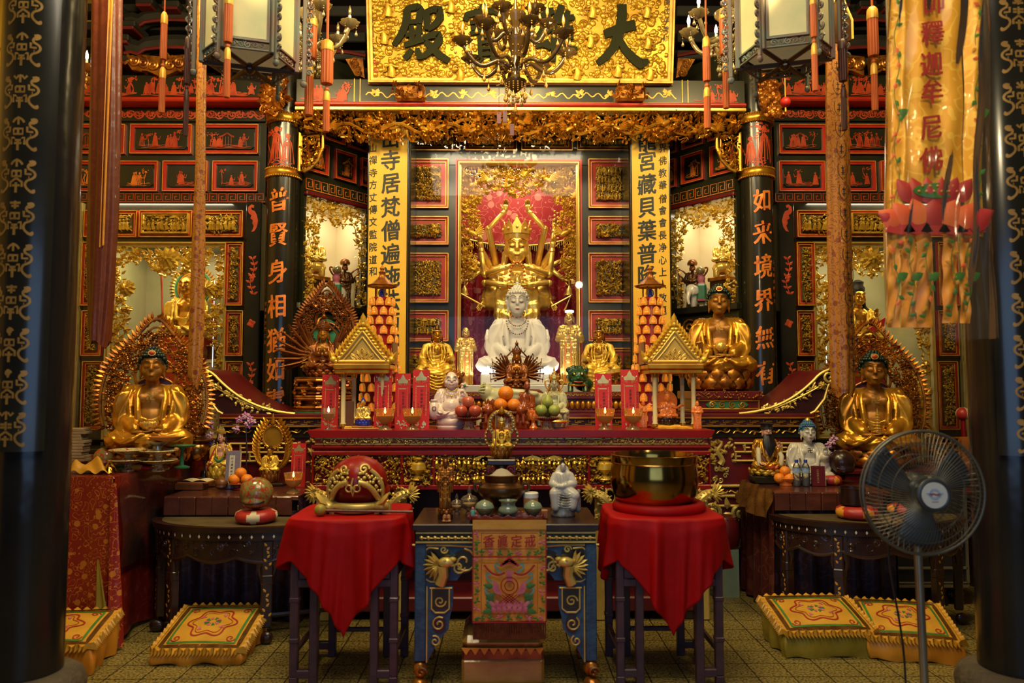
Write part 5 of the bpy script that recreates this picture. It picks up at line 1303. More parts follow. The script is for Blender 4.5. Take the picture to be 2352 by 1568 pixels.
def head_body(b,c,k,ears=True,belly=0,fat=0.):
 """head primitives at centre c, k = head half height /.145"""
 c=V(c); q=lambda x,y,z:(c.x+x*k,c.y+y*k,c.z+z*k)
 b.sph(q(0,0,.01),(.105*k,.118*k,.14*k),16,12); b.sph(q(0,-.045,-.065),((.085+fat)*k,.075*k,.085*k),14,10); b.sph(q(0,-.085,-.115),(.042*k,.035*k,.032*k),10,8)
 for sg in(-1,1):
  b.sph(q(sg*.05,-.075,-.045),((.045+fat)*k,.042*k,.05*k),10,8)
  if ears:
   b.sph(q(sg*.108,.005,-.015),(.016*k,.03*k,.05*k),8,8); b.sph(q(sg*.108,.0,-.085),(.013*k,.02*k,.05*k),8,8)
  b.tube([q(sg*.012,-.118,.045),q(sg*.045,-.117,.062),q(sg*.088,-.082,.045)],[.010*k,.012*k,.009*k],6)
  b.sph(q(sg*.044,-.098,.008),(.030*k,.024*k,.017*k),10,8)
 b.tube([q(0,-.112,.05),q(0,-.132,.005),q(0,-.145,-.035)],[.012*k,.015*k,.021*k],8); b.sph(q(0,-.118,-.075),(.034*k,.016*k,.010*k),10,6); b.sph(q(0,-.115,-.092),(.026*k,.015*k,.010*k),10,6)
def face_marks(t,c,k,lips='lip_red',brow='hair_black',urna=None,eyes=True,parent=None):
 """painted eyes, brows, lips laid on the face"""
 c=V(c); q=lambda x,y,z:(c.x+x*k,c.y+y*k,c.z+z*k); mb=MB()
 mb.cur=0
 mb.sph(q(0,-.129,-.083),(.024*k,.010*k,.008*k),10,6); mb.cur=1
 for sg in(-1,1):
  if eyes:mb.tube([q(sg*.018,-.118,.0),q(sg*.044,-.127,-.008),q(sg*.072,-.106,.002)],[.0025*k,.005*k,.0025*k],5)
  mb.tube([q(sg*.014,-.128,.052),q(sg*.046,-.128,.073),q(sg*.09,-.090,.055)],[.003*k,.005*k,.0025*k],5)
 return mb.build('face_paint',[lips,brow],t)
def curls(t,c,k,m='curl_green',jewel=True,step=.032,top=.0):
 """snail-curl hair with a raised crown knob"""
 c=V(c); mb=MB()
 def shell(cc,r,zmin,keep):
  n=int(pi*r[2]/step)
  for j in range(n+1):
   ph=pi*.5-pi*j/n*.98
   m_=max(1,int(tau*max(r[0],.01)*cos(ph)/step))
   for i in range(m_):
    a=tau*(i+.5*(j%2))/m_; p=V((cc[0]+r[0]*cos(ph)*cos(a),cc[1]+r[1]*cos(ph)*sin(a),cc[2]+r[2]*sin(ph)))
    if keep(p):mb.sph((c.x+p.x*k,c.y+p.y*k,c.z+p.z*k),step*.62*k,6,5)
 mb.sph((c.x,c.y+.012*k,c.z+.035*k),(.112*k,.122*k,.125*k),16,10)
 shell((0,.012,.03),(.122,.132,.138),0,lambda p:p.z>(.092 if p.y<-.05 else.06 if p.y<.0 else-.06))
 shell((0,.02,.13),(.066,.068,.065),0,lambda p:p.z>.10)
 o=mb.build('hair',m,t,60)
 if jewel:jb=MB(); jb.sph((c.x,c.y-.118*k,c.z+.135*k),(.030*k,.014*k,.022*k),12,8); jb.cur=1; jb.torus((c.x,c.y-.117*k,c.z+.135*k),.031*k,.006*k,16,6,'y',(1,.75)); jb.build('hair_jewel',['paint_red','gold_bright'],o)
 return o
def drape_folds(b,n=4,knee=.29):
 for sg in(-1,1):
  for i in range(n):
   u=i/n
   b.tube(bez((sg*(.04+.05*u),-.285+.02*u,.155-.03*u),(sg*(knee*.42+.06*u),-.365,.13-.06*u),(sg*(knee*.68+.06*u),-.325,.07-.03*u),(sg*(knee*.98+.02*u),-.215+.06*u,.10+.02*u),8),.0185,6)
def seated_meshes(hands='lap',thin=False,voxel=.0135,robe='open',head_k=1.0,fat=0.,kx=.29):
 """unit seated figure: returns body (skin), robe, hands builders; seat at z=0, crown about z=1"""
 b=MB(); hc=(0,-.045,.80)
 head_body(b,hc,head_k,fat=fat)
 b.cap((0,.005,.58),(0,-.015,.70),.066,.058); b.cap((-.07,.01,.57),(.07,.01,.57),.05,.05)
 for z in(.635,.66):b.torus((0,-.006,z),.061,.008,16,6,'z')
 b.sph((0,.02,.45),(.185,.125,.18),16,12); b.sph((0,.0,.29),(.175+fat*1.5,.13+fat*2,.16),16,12)
 for sg in(-1,1):b.sph((sg*.085,-.055,.49),(.085,.06,.06),12,8)
 body=blob(b,voxel*.85,4)
 r=MB(); el_=.255+(kx-.29)*.4
 r.sph((0,.075,.40),(.225,.12,.24),16,12); r.cap((-.19,.05,.545),(.19,.05,.545),.082,.082,12)
 for sg in(-1,1):
  r.cap((sg*.20,.04,.54),(sg*el_,.0,.33),.085,.088,12)
  el=(sg*el_,.0,.31)
  if hands in('lap','bowl','pray'):wr={'lap':(sg*.13,-.20,.20),'bowl':(sg*.14,-.20,.22),'pray':(sg*.075,-.19,.36)}[hands]
  elif hands=='raise':wr=(sg*.20,-.18,.42)if sg>0 else(sg*.22,-.20,.17)
  r.cap(el,wr,.088,.062,12); m=V(el).lerp(V(wr),.6); r.sph((m.x,m.y+.01,m.z-.07),(.075,.075,.10),12,8)
  r.tube(bez((sg*.075,.05,.615),(sg*.15,-.06,.56),(sg*.12,-.13,.44),(sg*.10,-.145,.27),9),[.03,.032,.034,.034,.033,.032,.031,.03,.028],8)
  r.tube(bez((sg*.13,.05,.61),(sg*.21,-.05,.55),(sg*.19,-.11,.42),(sg*.17,-.13,.26),9),.022,6)
  for i in range(5):
   q=.022*i; r.tube(bez((sg*(.16+q),-.03-.01*i,.58-q*.3),(sg*(.24+q),-.08,.50),(sg*(.26+q),-.09,.36),(sg*(.20+q*.5),-.12,.23),8),[.012,.018,.019,.018,.017,.016,.014,.010],6)
  for i in range(4):r.tube(bez((sg*(el_+.055),.02-.02*i,.50-.05*i),(sg*(el_+.085),-.04-.02*i,.42-.05*i),(sg*(el_+.06),-.09-.015*i,.33-.04*i),(sg*(el_-.03),-.13-.015*i,.26-.03*i),7),.016,6)
  for i in range(4):r.tube(bez((sg*(.30-.03*i),-.06-.03*i,.30),(sg*(.29-.03*i),-.12-.02*i,.22),(sg*(.24-.03*i),-.16,.16),(sg*(.18-.02*i),-.19,.14),6),.015,6)
  r.cap((sg*.13,.05,.11),(sg*kx,-.13,.095),.115,.095,14); r.cap((sg*kx,-.13,.09),(sg*.0,-.265,.085),.09,.070,14); r.sph((sg*kx,-.13,.085),(.105,.11,.085),14,10)
 r.sph((0,-.10,.075),(kx*.78,.19,.078),16,10); r.sph((0,-.26,.045),(.13,.05,.045),12,8); r.sph((0,.06,.10),(.24,.17,.12),16,10)
 drape_folds(r,6,kx)
 for i in range(4):r.tube(bez((-.10+.012*i,-.13-.004*i,.33-.035*i),(-.04,-.165,.27-.035*i),(.04,-.165,.27-.035*i),(.10-.012*i,-.13-.004*i,.33-.035*i),8),.013,6)
 if robe=='closed':r.sph((0,.0,.42),(.2,.145,.2),16,12)
 for k in(-1,0,1):r.tube([(.04*k,-.275,.09),(.05*k,-.31,.05),(.07*k,-.30,.01)],.014,6)
 for sg in(-1,1):r.sph((sg*.16,.02,.38),(.09,.11,.16),12,8)
 rb=wrinkle(blob(r,voxel*.82,2),seat_folds)
 h=MB()
 if hands in('lap','bowl'):
  hand(h,(.13,-.225,.185),(-1,-.12,0),(0,.1,1),.20,.10,1); hand(h,(-.13,-.235,.17),(1,-.12,0),(0,.1,1),.20,.10,-1)
 elif hands=='pray':
  hand(h,(.055,-.225,.37),(-.26,-.25,1),(-1,.1,0),.18,.05,-1); hand(h,(-.055,-.225,.37),(.26,-.25,1),(1,.1,0),.18,.05,1)
 else:
  hand(h,(.21,-.22,.44),(-.1,-.15,1),(0,-1,-.1),.17,.22,1); hand(h,(-.25,-.25,.16),(.25,-.6,-.2),(0,-.3,1),.17,.15,-1)
 return body,rb,h,hc
_seat={}
def seat_parts(**kw):
 key=tuple(sorted(kw.items()))
 if key not in _seat:_seat[key]=seated_meshes(**kw)
 return _seat[key]
def scaled(mb,sc):return MB().join(mb,M.Scale(sc,4)if not hasattr(sc,'__len__')else M.Diagonal((*sc,1)))
def lotus(mb,r,h,rows=2,n=14,z=0.,flip=False):
 """ring of pointed lotus petals around a drum"""
 mb.lathe([(r*.7,z),(r*.9,z+h*.3),(r*.92,z+h*.7),(r*.8,z+h)],28)
 for j in range(rows):
  for i in range(n):
   a=tau*(i+.5*(j%2))/n; zz=z+h*(.12+.42*j/max(1,rows-1))if rows>1 else z+h*.3
   m=M.Translation((0,0,zz))@M.Rotation(a+pi/2,4,'Z'); w=tau*r/n*.56; H=h*(.62 if rows>1 else.8); o=r*(.86+.06*j)
   g=MB().grid(lambda u,v:((u-.5)*2*w*(sin(pi*min(1,.18+.82*(1-v)**.55))if v>.0 else.45)*(1-v**4),-o-.16*r*sin(pi*(.15+.6*v))*(1-.45*(2*u-1)**2),H*(v if not flip else 1-v)),4,5)
   mb.join(g,m)
def swastika(mb,x,z,s,y):
 w=s*.16
 mb.rib([(x,z-s),(x,z+s)],w*2,y); mb.rib([(x-s,z),(x+s,z)],w*2,y)
 for(p,q)in(((x,z+s*.9),(x-s,z+s*.9)),((x,z-s*.9),(x+s,z-s*.9)),((x-s*.9,z),(x-s*.9,z-s)),((x+s*.9,z),(x+s*.9,z+s))):mb.rib([p,q],w*2,y)
def buddha(label,loc,H,skin='gold_skin',robe='gold',hair='curl_green',hands='lap',rotz=0.,jewel=True,lips='gold_skin',brow='bronze_brown',name='buddha_statue',swas='gold',hk=1.0,base=True,lot='gold_antique',vox=.0135,group=None,robe_k='open',fat=0.,seat=.12,paint=True,hscale=(1,1,1),step=.032,kx=.29):
 t=T(name,label,'statue',loc,group,rotz); z0=seat if base else 0
 body,rb,h,hc=seat_parts(hands=hands,voxel=vox,robe=robe_k,head_k=hk,fat=fat,kx=kx)
 s=H/(1.0+z0); X=M.Translation((0,0,z0*s))@M.Diagonal((s*hscale[0],s*hscale[1],s*hscale[2],1))
 MB().join(body,X).join(h,X).build('body',skin,t,180); MB().join(rb,X).build('robe',robe,t,180)
 c=X@V(hc)
 if hair:curls(t,c,s*hk,hair,jewel,step)
 if paint:face_marks(t,c,s*hk,lips,brow)
 if swas:mb=MB(); swastika(mb,c.x,c.z-.285*s,.035*s,c.y-.090*s); mb.build('chest_emblem',swas,t)
 if base:mb=MB(); lotus(mb,(kx+.05)*s,z0*s*1.05,2,13); q=MB().join(mb,M.Diagonal((1.05,.92,1,1))); q.build('lotus_seat',lot,t,50)
 return t,s,c,X
def flame_aureole(t,w,h,y,z,gold='gold_antique',holes=True,seed=1,disc='maroon',n=34):
 """leaf-shaped pierced aureole edged with flames, with an inner halo ring"""
 out=[]
 for k in range(57):
  a=-pi*.62+(pi*1.24)*k/56; x=w/2*sin(a)*(1-.12*max(0,cos(a))**6); zz=h*.40+h*.46*cos(a)+(h*.13*max(0,cos(a))**14)
  out.append((x,zz))
 mb=MB(); mb.tube([(x,y,z+q)for x,q in out],.012,6); mb.tube([(x*.9,y-.004,z+(q-h*.4)*.9+h*.4)for x,q in out],.008,6)
 for i,(x,q)in enumerate(out):
  nx,nz=x/(w/2),(q-h*.4)/(h/2); L=math.hypot(nx,nz)or 1; a=math.atan2(nz,nx)+.5*(1 if x<0 else-1)
  leaf(mb,x,y,z+q,a,.060,.014,.012,.22 if x>0 else-.22); leaf(mb,x*.97,y+.004,z+(q-h*.4)*.97+h*.4,a+.35*(1 if x<0 else-1),.052,.012,.012,.2 if x>0 else-.2)
  if i%2:leaf(mb,x*.96,y,z+(q-h*.4)*.96+h*.4,a-.9*(1 if x<0 else-1),.05,.010,.010)
 ok=lambda x,q:(x/(w*.46))**2+((q+h*.1)/(h*.5))**2<1 and((x/(w*.24))**2+((q+h*.02)/(h*.2))**2>1)
 c=carve(w,h,seed,3.4,.03,'fruit',ok,.72,1.5); mb.join(c,M.Translation((0,y,z+h*.5)))
 mb.build('pierced_aureole',gold,t)
 if disc:
  mb=MB(); mb.prism([(w*.27*cos(tau*k/30),z+h*.32+h*.28*sin(tau*k/30))for k in range(30)],y+.006,y+.016); mb.build('aureole_panel',disc,t)
 mb=MB(); mb.torus((0,y-.008,z+h*.58),w*.19,.011,36,8); mb.torus((0,y-.006,z+h*.36),w*.27,.009,36,8,'y',(1,1.15)); mb.build('halo_ring',gold,t)
def crown(mb,c,k,n=5):
 c=V(c); mb.lathe([(.112*k,0),(.118*k,.03*k),(.120*k,.05*k)],20,(c.x,c.y+.005*k,c.z+.075*k),cap=False)
 for i in range(n):
  a=-pi/2+(i-(n-1)/2)*.62; x,y=.122*k*cos(a),.122*k*sin(a); m=M.Translation((c.x+x,c.y+y+.005*k,c.z+.12*k))@M.Rotation(a+pi/2,4,'Z'); H=(.15 if i==n//2 else.12)*k
  b=MB(); b.prism([(-.036*k,0),(.036*k,0),(.042*k,H*.45),(0,H),(-.042*k,H*.45)],-.004*k,.004*k); b.sph((0,-.008*k,H*.35),.014*k,7,5); b.sph((0,-.004*k,H),.010*k,6,4); mb.join(b,m)
def bodhi_hair(t,c,k,m='hair_black',top=True,locks=True):
 c=V(c); mb=MB(); mb.sph((c.x,c.y+.02*k,c.z+.04*k),(.116*k,.12*k,.125*k),16,10)
 if top:mb.cap((c.x,c.y+.02*k,c.z+.15*k),(c.x,c.y+.02*k,c.z+.235*k),.055*k,.04*k); mb.torus((c.x,c.y+.02*k,c.z+.175*k),.05*k,.012*k,14,6,'z')
 for sg in(-1,1):
  if locks:mb.tube([(c.x+sg*.1*k,c.y+.05*k,c.z-.02*k),(c.x+sg*.12*k,c.y+.05*k,c.z-.16*k),(c.x+sg*.2*k,c.y+.01*k,c.z-.27*k),(c.x+sg*.22*k,c.y-.03*k,c.z-.40*k)],[.04*k,.035*k,.03*k,.012*k],8)
 b=blob(mb,.014*k,2); return b.build('hair',m,t,180)
def necklace(t,c,k,m='gold_bright',drop=.2):
 c=V(c); mb=MB()
 for(R,dz)in((.085,.20),(.12,.28)):
  for i in range(15):
   a=pi*(1+i/14); mb.sph((c.x+R*k*cos(a)*1.05,c.y-(.02+.065*sin(-a+pi)**2*1.0)*k-.035*k,c.z-dz*k+(.055*k if R<.1 else.07*k)*(1+sin(a))),.010*k,6,5)
 mb.sph((c.x,c.y-.12*k,c.z-.29*k),(.02*k,.012*k,.028*k),8,6)
 return mb.build('necklace',m,t,60)
def standing_meshes(voxel=.011,hands='pray',wide=1.):
 """unit standing robed figure, height 1"""
 b=MB(); hc=(0,-.012,.915); k=.58
 head_body(b,hc,k); b.cap((0,0,.80),(0,-.004,.87),.036,.034)
 b.sph((0,.0,.72),(.085,.06,.08),12,10)
 body=blob(b,voxel*.55,3)
 r=MB(); r.cap((-.09,.005,.785),(.09,.005,.785),.046,.046); r.sph((0,.005,.70),(.118*wide,.08,.12),14,10); r.cap((0,.0,.62),(0,.0,.10),.105*wide,.125*wide,16); r.lathe([(.115*wide,.0),(.13*wide,.03),(.12*wide,.25),(.10,.5)],20)
 for sg in(-1,1):
  el=(sg*.155*wide,.0,.62); wr=(sg*.035,-.115,.665)if hands=='pray' else((sg*.13,-.12,.58)if hands=='low' else(sg*.03,-.12,.60))
  r.cap((sg*.115,.005,.775),el,.047,.05); r.cap(el,wr,.05,.036); m=V(el).lerp(V(wr),.55); r.sph((m.x,m.y,m.z-.07),(.045,.05,.10),10,8); r.tube([(m.x,m.y,m.z-.1),(m.x+sg*.01,m.y,m.z-.26)],[.045,.018],8)
  for i in range(3):r.tube(bez((sg*(.04+.03*i),-.075,.76),(sg*(.05+.03*i),-.115,.6),(sg*(.03+.035*i),-.13,.35),(sg*(.02+.04*i),-.135,.02),8),.010,6)
  r.tube(bez((sg*.03,-.03,.815),(sg*.06,-.075,.76),(sg*.04,-.09,.7),(sg*.0,-.095,.63),6),.014,6)
 for i in range(4):r.tube(bez((-.08,-.095,.56-.1*i),(-.03,-.145,.50-.1*i),(.03,-.145,.50-.1*i),(.08,-.095,.56-.1*i),7),.008,6)
 rb=wrinkle(blob(r,voxel,3),lambda p:.007*ridge(34*(math.atan2(p.x,-p.y-.02)+.25*sin(9*p.z)))if p.z<.5 else.006*ridge(70*math.sqrt((abs(p.x)-.05)**2+(p.z-.84)**2+p.y**2))); h=MB()
 if hands=='pray':
  for sg in(-1,1):hand(h,(sg*.026,-.125,.675),(-sg*.25,-.2,1),(-sg,.1,0),.095,.05,-sg)
 else:
  for sg in(-1,1):hand(h,(sg*.03 if hands!='low' else sg*.12,-.14,.60 if hands!='low' else.56),(-sg*.7,-.3,0),(0,.2,1),.09,.3,sg)
 return body,rb,h,hc,k
_stand={}
def stander(label,loc,H,skin,robe,hands='pray',rotz=0.,name='monk_statue',lips='lip_red',wide=1.,trim=None):
 key=(hands,wide)
 if key not in _stand:_stand[key]=standing_meshes(hands=hands,wide=wide)
 body,rb,h,hc,k=_stand[key]; t=T(name,label,'statue',loc,None,rotz); X=M.Scale(H/1.0,4)
 MB().join(body,X).join(h,X).build('body',skin,t,180); MB().join(rb,X).build('robe',robe,t,180); face_marks(t,X@V(hc),H*k,lips)
 if trim:
  mb=MB()
  for sg in(-1,1):mb.tube([tuple(X@V(p))for p in((sg*.035,-.105,.60),(sg*.04,-.15,.40),(sg*.045,-.152,.03))],.012*H,6,flat=.5)
  mb.build('sash',trim,t)
 return t,H*k,X@V(hc)
 # ================================================================ STATUES
def at(px,py,Y):return P(px,py,Y)
def hgt(n,Y):return n*S(Y)
# left and right large Buddhas on the side tables
def big_buddha(px,yb,yt,Y,label,aur,rotz,lab):
 c=at(px,yb,Y); H=hgt(yb-yt,Y); t,s,hc,X=buddha(label,(c.x,Y,c.z),H,hands='lap',rotz=rotz,lips='gold_skin',seat=.16)
 if aur:flame_aureole(t,aur[0]*S(Y),aur[1]*S(Y),.16*1.2,.03,seed=px,disc='maroon')
 return t,s,hc,X
b1=big_buddha(345,1066,800,5.42,'large gilt seated Buddha with dark curled hair on the left brocade table',(228,330),.35,'l')
b2=big_buddha(2012,1072,806,6.2,'large gilt seated Buddha with dark curled hair at right, holding a small pagoda',(225,330),-.35,'r')
mb=MB(); s_=b2[1]
for k in range(7):mb.lathe([(.030-.003*k,0),(.034-.003*k,.006),(.022-.002*k,.012),(.022-.002*k,.022)],12,(0,0,.022*k))
mb.cap((0,0,.155),(0,0,.19),.008,.002); mb.build('held_pagoda','gold_bright',b2[0],40,(0,-.225*s_,(.20+.16)*s_))
mb=MB(); lotus(mb,.06,.05,1,9); mb.build('held_lotus','gold_bright',b1[0],50,(0,-.225*b1[1],(.20+.16)*b1[1]))
# plinth and large Buddha right of centre
c=at(1668,898,6.35); H=hgt(898-652,6.35)
t,s,hc,X=buddha('largest gilt seated Buddha on a lotus, in front of the right inner column',(at(1654,900,6.35).x,6.35,c.z),H,hands='bowl',seat=.20,rotz=-.22)
mb=MB(); mb.sph((0,-.21*s,(.29+.20)*s),.062*s,16,10); mb.build('alms_bowl','gold_bright',t,60)
A=prect(1588,898,1754,948,6.12); pt=T('statue_plinth','carved red and gilt plinth under the largest gilt Buddha','plinth',((A[0]+A[1])/2,6.12,1.391)); h2=(A[1]-A[0])/2; ph=A[3]-A[2]
MB().box(-h2,h2,0,.5,0,ph*.15,.006).box(-h2+.02,h2-.02,.02,.48,ph*.15,ph*.62).box(-h2,h2,0,.5,ph*.62,ph,.006).build('block','maroon',pt)
mb=MB().join(carve(2*h2,ph*.28,61,1.6,.02,'fruit',None,.6),M.Translation((0,0,ph*.84))); mb.build('gilt_rail','gold',pt)
mb=MB(); mb.prism([(-h2*.6,ph*.38),(-h2*.45,ph*.58),(h2*.45,ph*.58),(h2*.6,ph*.38),(h2*.45,ph*.18),(-h2*.45,ph*.18)],.012,.03); mb.cur=1
for k in range(4):mb.tube(x3(spiral((-.75+.5*k)*h2*.55,ph*.38,.03,1.4,k),.008),.006,5)
frame(mb,-h2+.03,h2-.03,ph*.16,ph*.60,.0,.03,.012); mb.build('cartouche',['robe_green','gold'],pt)
# central plinth (gilt petals) carrying the small images
A=prect(962,902,1452,950,6.14); pt=T('statue_plinth','long red plinth with gilt lotus-petal band under the central images','plinth',((A[0]+A[1])/2,6.14,1.391)); h2=(A[1]-A[0])/2; ph=A[3]-A[2]
MB().box(-h2,h2,0,.62,0,ph*.12,.004).box(-h2+.03,h2-.03,.03,.6,ph*.12,ph*.66).box(-h2,h2,0,.62,ph*.66,ph,.006).build('block','maroon',pt)
mb=MB()
for k in range(38):
 x=-h2+.04+(2*h2-.08)*k/37; mb.sph((x,.03,ph*.38),(.024,.028,ph*.24),8,6)
mb.build('petal_band','gold',pt,60); mb=MB(); mb.join(scrollband(2*h2,ph*.16,.006,30),M.Translation((0,-.003,ph*.88))); mb.build('scroll_band','gold',pt)
ZP=A[3]
# marble shelf inside the case for the white Buddha and the monks
A=prect(952,884,1436,905,7.18); o=bx('case_shelf','white_plastic',A[0],A[1],7.18,7.57,0,P(1190,884,7.18).z,None,.006); tag(o,'grey shelf block inside the central case under the white Buddha','shelf')
ZS=P(1190,884,7.18).z
# white Buddha
c=at(1188,857,7.36); H=hgt(857-655,7.36)
o=MB().box(-.36,.36,-.15,.22,0,c.z-ZS,.012).build('marble_base','ivory_stone',None,30,(c.x,7.36,ZS)); tag(o,'white rectangular marble base under the white Buddha','pedestal')
t,s,hc,X=buddha('white marble Buddha wearing a jewelled necklace in the central case',(c.x,7.36,c.z),H,'ivory_stone','ivory_stone','ivory_stone','lap',jewel=False,swas=None,base=False,lips='lip_red',brow='wood_brown',kx=.36)
mb=MB(); mb.cap((hc.x,hc.y+.02*s,hc.z+.185*s),(hc.x,hc.y+.02*s,hc.z+.225*s),.028*s,.02*s); mb.build('crown_knob','ivory_stone',t,60)
mb=MB()
for(R,dz,m_)in((.07,.17,0),(.095,.22,1),(.11,.27,1)):
 for i in range(17):
  a=pi*(1+i/16); mb.cur=(i+m_)%3; mb.sph((hc.x+R*s*cos(a)*1.1,hc.y-(.045+.05*abs(sin(a)))*s,hc.z-(dz-.10)*s+.0-(dz-.10)*s*abs(sin(a))*.9-.045*s),.0085*s,6,5)
mb.build('necklace',['gold_pale','robe_green','paint_red'],t,60)
# two gilt monks
c=at(1069,884,7.34); t,k,hc=stander('gilt bald monk statue with joined palms, left of the white Buddha',(c.x,7.34,ZS),hgt(884-752,7.34),'gold_bright','gold_bright','pray',.25,trim='paint_orange')
c=at(1309,884,7.34); t,k,hc=stander('taller gilt monk statue with joined palms, right of the white Buddha',(c.x,7.34,ZS),hgt(884-716,7.34),'gold_bright','gold_bright','pray',-.25,trim='paint_orange')
mb=MB(); mb.lathe([(.0,0),(.045,.0),(.045,.02),(.035,.024),(0,.026)],16,(hc.x,hc.y,hc.z+.135*k)); mb.build('glowing_cap','led_tube',t)  # emissive white disc on top of the head
# central thousand-armed gilt image
def many_arms(t,s,m,seed=1,arms=None,r0=.030,hs=.11,bell=True):
 """arms given as point lists in the figure's unit frame (mirrored)"""
 for i,(pts,hd,n)in enumerate(arms):
  for sg in(-1,1):
   mb=MB(); q=[(sg*p[0],p[1],p[2])for p in pts]; k=len(q)
   mb.tube(q,[r0*(1.15-.5*j/(k-1))for j in range(k)],9)
   for p in q[1:-1]:mb.sph(p,r0*.98,9,7)
   mb.torus(V(q[-1]).lerp(V(q[-2]),.12),r0*.72,r0*.16,10,6,'z')
   hand(mb,q[-1],(sg*hd[0],hd[1],hd[2]),(sg*n[0],n[1],n[2]),hs,.3,sg)
   MB().join(mb,M.Scale(s,4)).build('arm',m,t,180)
c=at(1187,765,7.95); Yg=7.95; H=hgt(245,Yg)
t=T('many_armed_statue','tall gilt many-armed bodhisattva with crown behind glass above the white Buddha','statue',(c.x,Yg,c.z)); s=H; H2=s/.58
sb,sr,sh,shc,sk=standing_meshes(.011,'pray',.92); dz=.80*s-shc[2]*H2; X=M.Translation((0,0,dz))@M.Scale(H2,4); hc=X@V(shc)
MB().join(sb,X).join(sh,X).build('body','gold_bright',t,180); MB().join(sr,X).build('robe','gold_bright',t,180); face_marks(t,hc,s,'lip_red','bronze_brown')
bodhi_hair(t,hc,s,'gold_bright',True); mb=MB(); crown(mb,hc,s*1.05,5); mb.build('crown','gold_bright',t,40)
U=[([(.17,.1,.56),(.27,.04,1.0),(.11,-.02,1.16)],(-.1,0,1),(0,-1,0)),([(.18,.12,.54),(.34,.08,.80),(.36,.04,1.0)],(.1,0,1),(0,-1,0)),([(.18,.1,.52),(.31,.0,.56),(.34,-.04,.80)],(.1,-.1,1),(0,-1,0)),([(.18,.12,.54),(.34,.1,.66),(.48,.06,.72)],(1,0,.3),(0,-1,0)),([(.18,.1,.52),(.34,.04,.60),(.45,-.02,.50)],(1,-.1,-.25),(0,-1,.2)),([(.18,.1,.48),(.28,.02,.45),(.32,-.03,.30)],(.4,-.1,-.8),(0,-1,0)),([(.18,.06,.54),(.30,-.08,.54),(.06,-.24,.60)],(-1,0,.15),(0,0,1)),([(.18,.06,.50),(.30,-.1,.46),(.09,-.27,.42)],(-1,0,.0),(0,0,1))]
many_arms(t,s,'gold_bright',1,U,.034,.12)
mb=MB()
for sg in(-1,1):
 b=(sg*.49*s,-.06*s,.36*s); mb.lathe([(.0,.10),(.012,.09),(.014,.075),(.03,.06),(.036,.02),(.048,-.01),(.044,-.01)],16,b); mb.tube([(b[0],b[1],b[2]+.1),(b[0],b[1],b[2]+.16)],.008,6)
mb.tube([(-.30*s,-.1*s,.24*s),(-.52*s,-.1*s,.36*s)],.011,6); mb.tube([(.32*s,-.1*s,.24*s),(.50*s,-.1*s,.34*s),(.44*s,-.1*s,.2*s)],.012,6)
for sg in(-1,1):
 for k in range(14):mb.sph((sg*(.36+.03*(k%2))*s,.0,(1.16-.02*k)*s),.016,6,5)
mb.build('attributes','gold_bright',t,50)
zf_=.35-c.z
mb=MB(); mb.lathe([(.36*s,zf_),(.34*s,dz-.12),(.40*s,dz-.06),(.36*s,dz+.01)],28); mb.build('lotus_pedestal','gold',t,60)
mb=MB(); c0=V(hc)+V((0,-.10*s,-.28*s))
for k in range(26):a=tau*k/26; mb.sph((c0.x+.07*s*cos(a),c0.y-.155*s,c0.z+.16*s*sin(a)-.05*s),.012*s,6,5)
mb.build('prayer_beads','paint_orange',t,60)
